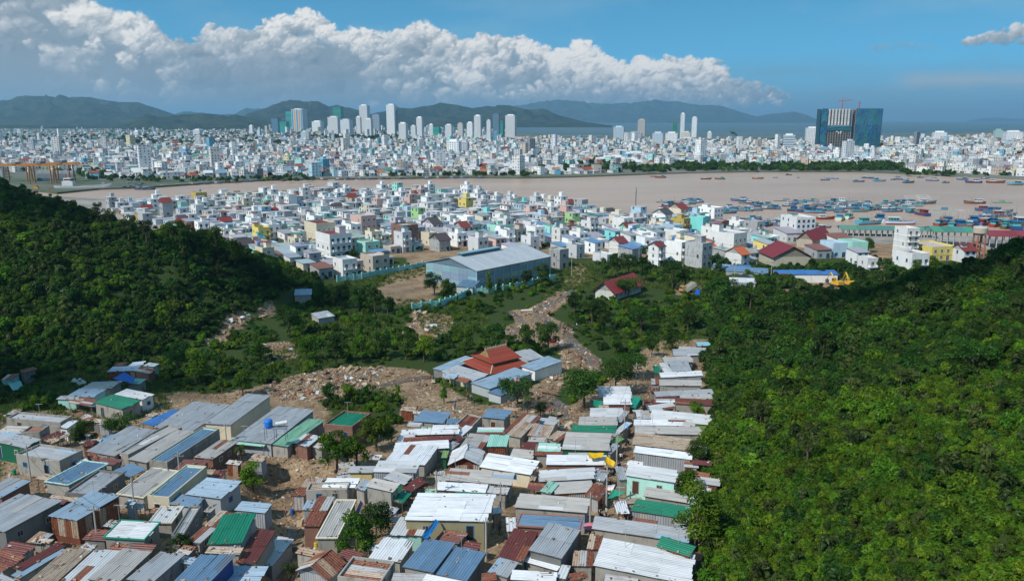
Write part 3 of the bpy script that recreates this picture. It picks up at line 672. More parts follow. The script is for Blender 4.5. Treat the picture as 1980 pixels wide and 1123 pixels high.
# ---- rubble and rocks left by the landslide
def rock_mesh(seed, n=7):
    import bmesh
    r = random.Random(seed); bm = bmesh.new()
    for _ in range(n+4): bm.verts.new((r.uniform(-1, 1), r.uniform(-1, 1), r.uniform(-.5, .7)))
    bmesh.ops.convex_hull(bm, input=bm.verts); me = bpy.data.meshes.new('stone'); bm.to_mesh(me); bm.free(); me.materials.append(M['rockstuff']); return me
def rubble_mat():
    m, nt, b = newmat('rubble'); oi = nn(nt, 'ShaderNodeObjectInfo'); rp = nn(nt, 'ShaderNodeValToRGB'); nt.links.new(oi.outputs['Random'], rp.inputs[0]); e = rp.color_ramp.elements; rp.color_ramp.interpolation = 'CONSTANT'
    e[0].color = (.24, .16, .095, 1); e[1].position = .3; e[1].color = (.36, .26, .16, 1)
    for p, c in ((.55, (.16, .10, .065)), (.72, (.45, .36, .26)), (.86, (.30, .11, .06)), (.91, (.62, .60, .56)), (.965, (.10, .22, .34)), (.98, (.12, .30, .20))):
        x = e.new(p); x.color = (*c, 1)
    nt.links.new(mixc(nt, 1., rp.outputs[0], mixc(nt, noise(nt, 2., 4), (.6,)*3, (1.2,)*3), 'MULTIPLY'), b.inputs['Base Color']); b.inputs['Roughness'].default_value = .95; return m
M['rockstuff'] = rubble_mat()
def plank_mesh(seed):
    r = random.Random(seed); b = MB(); l, w = r.uniform(1., 2.2), r.uniform(.1, .5); b.box(-l, -w, -.03, l, w, .04); return b.mesh('board', M['rockstuff'])
def rubble():
    r = random.Random(8); S = []
    for k_, pl in enumerate(RUBBLE+GUL):
        for x, y, z in fill(pl, (4.2, 2.6, 1.6, 1.2, 1.2, 2, .8)[k_] if k_ < 7 else 2.2, r):
            X_, Y_, _t = to_px((x, y, z))
            if k_ == 0 and X_ > 740 and r.random() < .78: continue
            s = min(1.0, .07+.09*r.paretovariate(1.9)); S.append((x, y, z+s*.2, s, r.uniform(0, 6.28), r.uniform(-.4, .4), r.uniform(-.4, .4)))
    for j in range(len(gy)):
        for i in range(len(gx)):
            if slum[j, i] and 80 < gy[j] < 210 and r.random() < 1.1:
                x, y = gx[i]+r.uniform(-.7, .7), gy[j]+r.uniform(-.7, .7); S.append((x, y, ground(x, y)+.05, r.uniform(.08, .42), r.uniform(0, 6.28), 0, 0))
    print('rubble', len(S))
    scatter('landslide_rubble', S, [rock_mesh(i) for i in range(6)]+[plank_mesh(1), plank_mesh(2)], 'rubble, stones and broken boards left by the landslide')
rubble()
# ---- single trees
def tree_proto(kind, seed):
    r = random.Random(seed); b = MB()
    if kind == 'palm':
        p = Vector((0, 0, 0)); top = None
        for k in range(6):
            q = p+Vector((.12*math.sin(k*.5), .1, 1.25)); b.bar(p, q, .17-.012*k, 7, .16-.012*k); p = q
        me = b.mesh('trunk', M['bark']); f = MB()
        for k in range(15):
            a = k*2.4+r.uniform(-.2, .2); el = r.uniform(-.1, .9); L_ = r.uniform(2.2, 3.0); d = Vector((math.cos(a), math.sin(a), 0)); s = Vector((-d.y, d.x, 0)); prev = None
            for j in range(6):
                t = j/5.; c = p+d*(L_*t*math.cos(el*(1-t*.3)))+Vector((0, 0, L_*(math.sin(el)*t-.75*t*t))); w = .38*math.sin(math.pi*min(1, .12+t*.88))+.03
                cur = (c-s*w+Vector((0, 0, -.15*w)), c, c+s*w+Vector((0, 0, -.15*w))); f.col = (r.uniform(.2, .8),)*3
                if prev: f.poly([prev[0], prev[1], cur[1], cur[0]]); f.poly([prev[1], prev[2], cur[2], cur[1]])
                prev = cur
        return me, f.mesh('crown', M['leaf_olive'])
    if kind == 'column': Rr, H, z0, n, lf, pr, mt = 1.25, 7.0, 1.0, 16, .22, 2600, 'leaf'
    elif kind == 'spread': Rr, H, z0, n, lf, pr, mt = 3.6, 2.4, 2.4, 16, .22, 3200, 'leaf_dark'
    elif kind == 'round': Rr, H, z0, n, lf, pr, mt = 2.4, 3.6, 1.5, 15, .22, 2800, 'leaf'
    elif kind == 'dark': Rr, H, z0, n, lf, pr, mt = 2.5, 4.2, 1.6, 14, .22, 2600, 'leaf_dark'
    else: Rr, H, z0, n, lf, pr, mt = 2.0, 4.4, 2.6, 11, .20, 1500, 'leaf_olive'         # open
    cl = clump_set(seed, Rr, H, n, .12); cl = [(x, y, z+z0, q) for x, y, z, q in cl]
    if kind == 'column': cl = [(x*.8, y*.8, z, q*1.15*(1.25-.75*(z-z0)/H)) for x, y, z, q in cl]
    h = z0+H*.45; b.bar((0, 0, -.6), (.1, .05, h), .20, 7, .11)
    for x, y, z, q in cl[:7]: b.bar((.06, .03, max(z0*.8, h*.55)), (x*.8, y*.8, z), .085, 5, .03)
    return b.mesh('trunk', M['bark']), leaf_cloud(seed+500, cl, lf, pr, .5, 1., .35, mt)
TREES = {}
def tree(kind, px, py, hpx, label, group='single trees in the valley', pos=None, cat='tree', name='tree', rng=RND):
    """foot at a photo pixel, height given in photo pixels"""
    if kind not in TREES: TREES[kind] = [tree_proto(kind, 40+7*i+len(TREES)*31) for i in range(2 if kind != 'palm' else 1)]
    p = pos or at(px, py); t = to_px(p)[2]; hm = hpx*t/F
    nat = {'palm': 9.2, 'column': 8.2, 'spread': 4.9, 'round': 5.3, 'dark': 6.1, 'open': 7.2}[kind]
    s = hm/nat; tm, cm = rng.choice(TREES[kind])
    root = empty(name if kind != 'palm' else 'palm_tree', p, label, cat, group); root.scale = (s*rng.uniform(.9, 1.1), s*rng.uniform(.9, 1.1), s); root.rotation_euler = (0, 0, rng.uniform(0, 6.28))
    link('trunk', tm, root); link('crown', cm, root); return root
TR = """
round 652 912 74|big bright green bush tree in front of the brick house with the sunken green roof
round 728 872 72|bright green tree against the right wall of the brick house
round 690 905 66|lower bright bush tree below the brick house wall
column 770 800 60|rounded bright bush at the edge of the sandy clearing
round 490 950 56|green tree on the gully brink left of the brick bush
open 466 895 42|small yellow green tree beside the long dark brick wall
round 690 1085 92|bright green tree with fresh leaves shading a white roof
dark 728 1040 78|dark tree left of the biggest white roof
dark 352 1082 52|dark green bush among grey roofs at the lower left
open 560 1128 50|sparse sapling at the bottom of the gully
dark 165 872 62|round dark tree beside the parapet houses at the upper left
spread 235 852 46|wide spreading dark tree by the house with the emerald roof
column 858 780 56|single narrow tree on the sand before the temple
dark 640 785 46|bush clump on the rubble field, leftmost of three
round 680 780 40|bush clump on the rubble field, middle of three
dark 715 775 34|bush clump on the rubble field, rightmost of three
spread 1000 790 55|dark tree beside the pink cloth below the temple
palm 1020 815 60|low palm right below the temple at the muddy channel
dark 1045 810 34|small bush between palm and muddy channel
spread 1130 790 66|broad dark tree beside the muddy track above the lane
spread 1190 760 56|broad dark tree left of the highest lane roofs
spread 1220 735 46|small dark spreading tree at the lane top
round 1345 1060 120|leafy grey green tree overhanging the long grey roof
open 1470 830 70|loose pale tree above the olive gable on the right hillside
open 1560 905 84|tree with bare pale branches low on the right hillside
open 1740 760 60|thin tree showing branches in the middle of the right hillside
dark 1785 940 64|dark round tree in the bright scrub of the right hillside
open 1640 880 66|thin branched tree left of the dark round one on the right hillside
round 1450 800 60|rounded light tree at the foot of the right hillside
dark 1590 700 60|dark tree high on the right hillside near the lane top
spread 1880 720 56|spreading tree in the upper right hillside
round 1330 975 66|bush tree at the right end of the mint house row
dark 1350 905 56|dark tree beside the little red brick house
round 1350 820 44|bright bush at the right end of the olive gable
dark 1020 690 62|dark tree behind the right half of the temple
dark 1060 680 58|dark tree behind the temple beside the muddy track
open 1045 665 50|bare branched tree on the muddy track behind the temple
dark 955 680 52|dark tree behind the left half of the temple
dark 900 690 48|dark tree left behind the temple roof
round 820 700 50|green tree at the left rear of the temple grounds
dark 785 695 54|dark tree on the left valley floor beside the rubble field
dark 740 690 52|dark bushy tree in the middle of the left thicket
round 700 700 50|lighter tree in the left thicket
dark 650 705 56|dark tree in the left thicket close to the rubble field
round 600 700 50|green tree in the left thicket under the slope
dark 560 650 54|dark tree below the bare cliff
round 505 700 46|light green tree left of the orange bare patch
column 430 760 62|feathery light green tree behind the wide grey roofs
round 380 740 60|bright tree behind the bright blue awning
round 470 765 50|bright bush tree above the cream walled hall
dark 345 725 64|dark tree right of the topmost hillside cluster
column 330 650 88|tall pale feathery tree on the left hillside, right one of two
column 312 648 72|tall pale feathery tree on the left hillside, left one of two
open 250 470 60|thin pale trunked tree on the crest of the left hill
open 285 478 62|thin tree on the left hill crest near the town
open 215 448 50|thin tree high on the left hill crest
open 190 425 38|small thin tree near the top of the left hill crest
dark 350 485 56|dark tree on the left hill crest before the white houses
dark 385 495 52|dark tree on the lower left hill crest
round 420 500 56|olive tree sticking above the lower hill crest
round 455 515 48|light green tree at the end of the left hill crest
dark 500 540 44|dark tree at the foot of the hill crest before the town
dark 530 560 46|last dark tree of the hill crest
dark 620 590 44|dark tree by the town end of the turquoise wall
dark 660 598 48|dark tree in the grove left of the brown lot, first of four
dark 695 602 50|dark tree in the grove left of the brown lot, second of four
dark 725 605 48|dark tree in the grove left of the brown lot, third of four
dark 750 608 34|dark tree in the grove left of the brown lot, fourth of four
dark 840 572 46|dark tree at the left gable of the blue warehouse
dark 862 580 40|dark tree before the little blue annex of the warehouse
column 945 570 56|narrow tree against the long wall of the warehouse, first from the left
column 965 566 36|narrow tree against the long wall of the warehouse, second from the left
column 993 560 28|small narrow tree against the long wall of the warehouse, third from the left
dark 1018 556 34|tree against the long wall of the warehouse, fourth from the left
dark 1045 550 42|tree at the right corner of the warehouse
dark 1110 610 44|dark tree left of the small house with the red roof
dark 1145 625 48|dark tree below the small house with the red roof
dark 1165 640 46|dark tree in the grove beside the muddy track, lower one
spread 1215 575 34|dark tree right behind the small house with the red roof
dark 1165 540 40|dark tree on the town road, leftmost of the roadside grove
dark 1190 535 44|dark tree on the town road, second of the roadside grove
dark 1215 530 42|dark tree on the town road, third of the roadside grove
dark 1240 545 46|dark tree on the town road, rightmost of the roadside grove
dark 1300 560 50|dark tree beside the big garden of rubble and blue sheet
dark 1325 555 40|dark tree left of the white lorry body
dark 1385 600 62|tall dark tree at the foot of the right hill
dark 1410 590 50|dark tree at the right hill foot near the shacks
dark 1450 600 54|dark tree beside the bare red earth lot
dark 1475 580 50|dark tree left of the bare red earth lot
dark 1385 530 38|dark tree before the grey concrete houses
spread 1240 640 40|dark tree in the green meadow
dark 1290 650 36|dark round bush tree at the far side of the meadow
dark 1330 640 44|dark tree at the edge of meadow and right hill
dark 1190 690 42|dark tree on the right side of the muddy track
dark 1260 690 40|dark tree above the far end of the lane row
dark 1300 680 40|dark tree just beyond the turquoise roof
round 1678 488 26|round green tree by the wide dusty street
dark 1590 540 22|dark bush beside the blue roofed shed
dark 1660 545 30|dark tree right of the yellow excavators
dark 1710 545 44|tree at the right end of the dusty street
round 1770 535 30|tree before the white house on the right hill foot
round 1800 530 32|green tree beside the white house on the right hill foot
"""
def trees():
    for ln in TR.strip().split('\n'):
        a, label = ln.split('|'); k, x, y, h = a.split(); tree(k, float(x), float(y), float(h), label)
trees()
# ------------------------------------------------------------------ tin roofed houses of the foreground
TIN = {'G': (.33,.35,.37,.97), 'W': (.66,.68,.70,.98), 'V': (.52,.54,.55,.95), 'T': (.40,.385,.36,.93), 'B': (.115,.205,.31,1), 'L': (.27,.37,.46,1), 'R': (.125,.032,.026,.85), 'S': (.26,.11,.065,.45),
       'E': (.008,.17,.095,1), 'M': (.28,.55,.45,1), 'N': (.19,.40,.27,1), 'K': (.05,.17,.42,1), 'O': (.15,.29,.10,1), 'Q': (.36,.30,.225,.8), 'C': (.22,.46,.52,1)}
SMIX = [(.14,.045,.03,.6), (.30,.13,.07,.6), (.46,.38,.30,.8), (.18,.06,.04,.5), (.42,.42,.42,.84), (.40,.30,.21,.8)]
WALL = {'c': ('concrete', (.34,.32,.28)), 'k': ('concrete', (.20,.195,.185)), 'p': ('plaster', (.62,.55,.40)), 'w': ('plaster', (.74,.73,.69)), 'm': ('plaster', (.42,.70,.60)), 'b': ('brick', (.3,.1,.05)),
        'g': ('paint', (.015,.13,.075)), 'd': ('metal', (.17,.19,.21)), 'r': ('wood', (.16,.05,.03)), 'o': ('plaster', (.27,.24,.14)), 'y': ('plaster', (.66,.52,.24)), 'u': ('paint', (.02,.06,.25)), 'q': ('plaster', (.40,.42,.43)), 't': ('plaster', (.20,.47,.42))}
SHEETMESH = {}
def sheet_mesh(w, l, ribs):
    key = (round(w, 2), round(l, 2))
    if key in SHEETMESH: return SHEETMESH[key]
    prof = []
    for i in range(ribs):
        x = i*w/ribs; q = w/ribs; prof += [(x, 0), (x+q*.30, 0), (x+q*.5, .045), (x+q*.80, .045)]
    prof.append((w, 0)); n = len(prof)
    v = [(x, 0, z) for x, z in prof]+[(x, l, z) for x, z in prof]
    f = [(i, i+1, n+i+1, n+i) for i in range(n-1)]
    me = bpy.data.meshes.new('corrugated_sheet'); me.from_pydata(v, [], f); me.materials.append(M['tin']); me.update()
    SHEETMESH[key] = me; return me
WIN = {}
def window_mesh(kind):
    if kind in WIN: return WIN[kind]
    b = MB(); p = MB(); fr = M['paint']
    if kind == 'door': w, h0, h1 = .5, .0, 2.0
    else: w, h0, h1 = .42, 1.05, 1.9
    for a in ((-w, h0, -w+.08, h1), (w-.08, h0, w, h1), (-w+.08, h1-.08, w-.08, h1)): b.box(a[0], -.05, a[1], a[2], .06, a[3])
    if kind == 'window':
        b.box(-w+.08, -.05, h0, w-.08, .06, h0+.08); b.box(-.03, -.04, h0+.08, .03, .05, h1-.08)
    p.box(-w+.08, -.02, h0+(.08 if kind == 'window' else 0), w-.08, .03, h1-.08)
    WIN[kind] = (b.mesh(kind+'_frame', fr), p.mesh('pane', M['glass'] if kind == 'window' else M['paint'])); return WIN[kind]
def put_window(root, rootloc, a, b, t, zf, kind='window', frame=(.6,.6,.58), pane=(.03,.08,.22)):
    """opening on the outside of the wall that runs from a to b (left to right as seen from outside)"""
    d = Vector((b[0]-a[0], b[1]-a[1], 0)); L_ = d.length; d.normalize(); n = Vector((d.y, -d.x, 0))
    c = Vector((a[0], a[1], 0))+d*(L_*t); Mx = Matrix(((d.x, -n.x, 0, c.x-rootloc.x), (d.y, -n.y, 0, c.y-rootloc.y), (0, 0, 1, zf-rootloc.z), (0, 0, 0, 1)))
    fm, pm = window_mesh(kind)
    fo = link(kind if kind == 'window' else 'door', fm, root, frame, Mx); link('pane' if kind == 'window' else 'door_leaf', pm, fo, pane)
def lay_sheets(parent, rl, p0, du, dv, W_, D_, n, code, rng, along_u, w0=.95, l0=3.6, name='roof_sheet'):
    """cover a W_ x D_ plane from corner p0 with corrugated sheets; n = plane normal"""
    if along_u: cross, clen, run, rlen = dv, D_, du, W_
    else: cross, clen, run, rlen = du, W_, dv, D_
    nc = max(1, min(14, round(clen/w0))); nr = max(1, min(4, round(rlen/l0))); w, l = clen/nc, rlen/nr
    me = sheet_mesh(w, l*1.02+.05, 3)
    patch = rng.random()
    for i in range(nc):
        base = None
        for j in range(nr):
            if code == 'S': c = SMIX[rng.randrange(6)] if (j == 0 or rng.random() < .5) else c
            elif code == 'X': c = [TIN['W'], TIN['V'], TIN['R'], TIN['M'], TIN['T']][rng.randrange(5)]
            elif code == 'R' and rng.random() < .22: c = SMIX[rng.randrange(2)]
            elif code in 'GTV' and rng.random() < .06: c = TIN[rng.choice('VTGL')]
            elif code in 'WTV' and rng.random() < .035: c = (.30, .14, .09, .55)
            else: c = TIN[code]
            k = rng.uniform(.94, 1.04); c = (c[0]*k, c[1]*k, c[2]*k, min(1, c[3]+rng.uniform(-.04, .03)))
            if cross.cross(run).dot(n) < 0: o = p0+cross*((i+1)*w)+run*(j*l); cx = -cross
            else: o = p0+cross*(i*w)+run*(j*l); cx = cross
            lift = .03+.02*(j % 2)+rng.uniform(0, .025)
            tilt = n+run*rng.uniform(-.012, .012)+cx*rng.uniform(-.012, .012); tilt.normalize()
            rr = (run-tilt*run.dot(tilt)).normalized(); cc = rr.cross(tilt)
            o = o+n*lift-rl; ks = rng.uniform(.955, 1.05) if nr == 1 or j == nr-1 else 1.; rr, cc = (rr+cc*rng.uniform(-.014, .014))*ks, cc
            link(name, me, parent, c, Matrix(((cc.x, rr.x, tilt.x, o.x), (cc.y, rr.y, tilt.y, o.y), (cc.z, rr.z, tilt.z, o.z), (0, 0, 0, 1))))
HOUSES = []
def shack(A, B, C, code, wall, h, pitch=.5, flags='', label='', rng=None, group='tin roofed houses of the hillside settlement', name='tin_roofed_house', cat='house'):
    rng = rng or RND; h = max(2.1, h*.76)
    mx, my = (A[0]+C[0])/2, (A[1]+C[1])/2
    g = at(mx, my, h); g0 = ground(g.x, g.y); zf, zb = g0+h, g0+h+pitch
    a, b, c = at_z(*A, zf), at_z(*B, zf), at_z(*C, zb)
    if 'G' in flags: c = at_z(*C, zf)
    d = a+c-b
    u, v = Vector((b.x-a.x, b.y-a.y, 0)), Vector((c.x-b.x, c.y-b.y, 0))
    W_, D_ = u.length, v.length; u.normalize(); v.normalize()
    # square the plan up a little round its middle (nothing here is exactly square)
    cr = u.dot(v); vv = (v-u*cr*.6).normalized(); ctr = (a+c)/2
    a, b, c, d = (Vector((0, 0, z))+Vector((ctr.x, ctr.y, 0))+u*(su*W_/2)+vv*(sv*D_/2) for su, sv, z in ((-1,-1,zf),(1,-1,zf),(1,1,zf if 'G' in flags else zb),(-1,1,zf if 'G' in flags else zb)))
    v = vv
    zs = [ground(p.x, p.y) for p in (a, b, c, d)]; z0 = min(min(zs)-.5, zf-1.6)
    rl = Vector((ctr.x, ctr.y, min(zs)))
    root = empty(name, rl, label, cat, group)
    e = .0 if 'P' in flags else .22
    q = [a+u*e+v*e, b-u*e+v*e, c-u*e-v*e, d+u*e-v*e]
    matn, wc = WALL[wall]
    bm = MB()
    par = .38 if 'P' in flags else -.06
    tops = [zf+par, zf+par, (zf if 'G' in flags else zb)+par, (zf if 'G' in flags else zb)+par]
    ribdir_u = W_ > D_*1.05
    if 'P' in flags:
        for i in range(4):
            p, r = q[i], q[(i+1) % 4]; w = (r-p); w.z = 0; w.normalize(); nrm = Vector((w.y, -w.x, 0)); p_, r_ = p-w*0, r-w*.18
            i2 = (i+1) % 4
            bm.hexa([(p_.x, p_.y, z0), (r_.x, r_.y, z0), (r_.x-nrm.x*.18, r_.y-nrm.y*.18, z0), (p_.x-nrm.x*.18, p_.y-nrm.y*.18, z0), (p_.x, p_.y, tops[i]), (r_.x, r_.y, tops[i2]), (r_.x-nrm.x*.18, r_.y-nrm.y*.18, tops[i2]), (p_.x-nrm.x*.18, p_.y-nrm.y*.18, tops[i])])
    elif 'A' in flags:                                     # open awning on posts
        for p, t in zip(q, tops):
            pb = MB(); pb.bar((p.x, p.y, z0), (p.x, p.y, t), .06); pb.build('post', M['wood'], root, rl, (.2, .17, .13))
    else:
        bm.hexa([(p.x, p.y, z0) for p in q]+[(p.x, p.y, t) for p, t in zip(q, tops)])
        if 'G' in flags:
            m0, m1 = (q[0]+q[1])/2, (q[2]+q[3])/2; zr = zf+pitch-.08
            for s, (l_, r_, m_) in ((0, (q[0], q[1], m0)), (1, (q[2], q[3], m1))):
                ofs = v*(.12 if s == 0 else -.12)
                f0 = [(l_.x, l_.y, zf-.06), (r_.x, r_.y, zf-.06), (m_.x, m_.y, zr)]; f1 = [(x+ofs.x, y+ofs.y, z) for x, y, z in f0]
                bm.poly(f0); bm.poly(f1[::-1]); bm.poly([f0[1], f1[1], f1[2], f0[2]]); bm.poly([f0[2], f1[2], f1[0], f0[0]])
    wo = None if 'A' in flags else bm.build('wall', M[matn], root, rl, wc)
    # roof: thin board with corrugated sheets on top
    rb = MB(); ins = .2 if 'P' in flags else 0.
    def pl(p0, p1, p2, p3, n):
        dn = n*.05; rb.hexa([tuple(x-dn) for x in (p0, p1, p2, p3)]+[tuple(x) for x in (p0, p1, p2, p3)])
    if 'G' in flags:
        m0, m1 = (a+b)/2, (c+d)/2; zr = zf+pitch; m0.z = m1.z = zr
        e0 = v*.3
        for s, (p0, p1, p2, p3) in enumerate(((a-e0, m0-e0, m1+e0, d+e0), (m0-e0, b-e0, c+e0, m1+e0))):
            n = (p1-p0).cross(p3-p0).normalized(); pl(p0, p1, p2, p3, n)
        ro = rb.build('roof', M['wood'], root, rl, (.12, .1, .085))
        for s, (p0, p1, p3) in enumerate(((a-e0, m0-e0, d+e0), (m0-e0, b-e0, m1+e0))):
            du, dv = (p1-p0), (p3-p0); wl, dl = du.length, dv.length; du.normalize(); dv.normalize(); n = du.cross(dv).normalized()
            lay_sheets(ro, rl, p0, du, dv, wl, dl, n, code, rng, True)
        if 'r' in flags: pass
    else:
        p0, p1, p2, p3 = a+u*ins+v*ins, b-u*ins+v*ins, c-u*ins-v*ins, d+u*ins-v*ins
        n = (p1-p0).cross(p3-p0).normalized(); pl(p0, p1, p2, p3, n)
        ro = rb.build('roof', M['wood'], root, rl, (.12, .1, .085))
        du, dv = (p1-p0), (p3-p0); wl, dl = du.length, dv.length; du.normalize(); dv.normalize()
        lay_sheets(ro, rl, p0, du, dv, wl, dl, n, code, rng, ribdir_u)
        trim = {'1': (.45,.68,.60), '2': (.02,.26,.17), '3': (.66,.60,.45), '4': (.7,.7,.68), '5': (.30,.12,.07)}
        for k, tc in trim.items():
            if k in flags:                               # painted edge round the roof
                tb = MB()
                for s, r_ in ((p0, p1), (p1, p2), (p2, p3), (p3, p0)):
                    w = (r_-s).normalized(); w2 = n.cross(w)
                    s_, r2 = s+w*.0, r_-w*.16
                    tb.hexa([tuple(x) for x in (s_-n*.02, r2-n*.02, r2+w2*.16-n*.02, s_+w2*.16-n*.02, s_+n*.17, r2+n*.17, r2+w2*.16+n*.17, s_+w2*.16+n*.17)])
                tb.build('roof_edging', M['paint'], ro, rl, tc)
    if 'A' not in flags:
        faces = [(q[0], q[1], W_), (q[1], q[2], D_)]
        tinwall = wall in 'rd' or 't' in flags
        if tinwall:                                       # tin panels nailed upright on the two walls in view
            for (s, r_, ln) in faces:
                w = (r_-s); w.z = 0; w.normalize(); n2 = Vector((w.y, -w.x, 0)); zl = max(ground(s.x, s.y), ground(r_.x, r_.y), zf-2.6)-.1
                lay_sheets(wo, rl, Vector((s.x, s.y, zl))+n2*.01, w, Vector((0, 0, 1)), ln-2*e, zf-.12-zl, n2, 'S' if (wall == 'r' or 't' in flags) else 'G', rng, False, 1.05, 3., 'wall_sheet')
        for k, (s, r_, ln) in enumerate(faces):
            zl = max(ground(s.x, s.y), ground(r_.x, r_.y)); zl = min(max(zl, zf-2.7), zf-2.08)
            if zf-zl < 2.05 or tinwall or 'n' in flags: continue
            m = 1 if ln < 5 else 2
            for i in range(m):
                if rng.random() < .78: put_window(root, rl, s, r_, (i+.5+rng.uniform(-.15, .15))/m, zl, 'door' if (rng.random() < .28 and k == 0) else 'window', rng.choice([(.55,.55,.52), (.3,.3,.28), (.05,.2,.4), (.6,.5,.35)]), rng.choice([(.02,.025,.03), (.03,.05,.10), (.02,.02,.02), (.1,.05,.03)]))
    HOUSES.append((root, to_px(rl), a, b, c, d, code, flags))
    return root, (a, b, c, d), zf
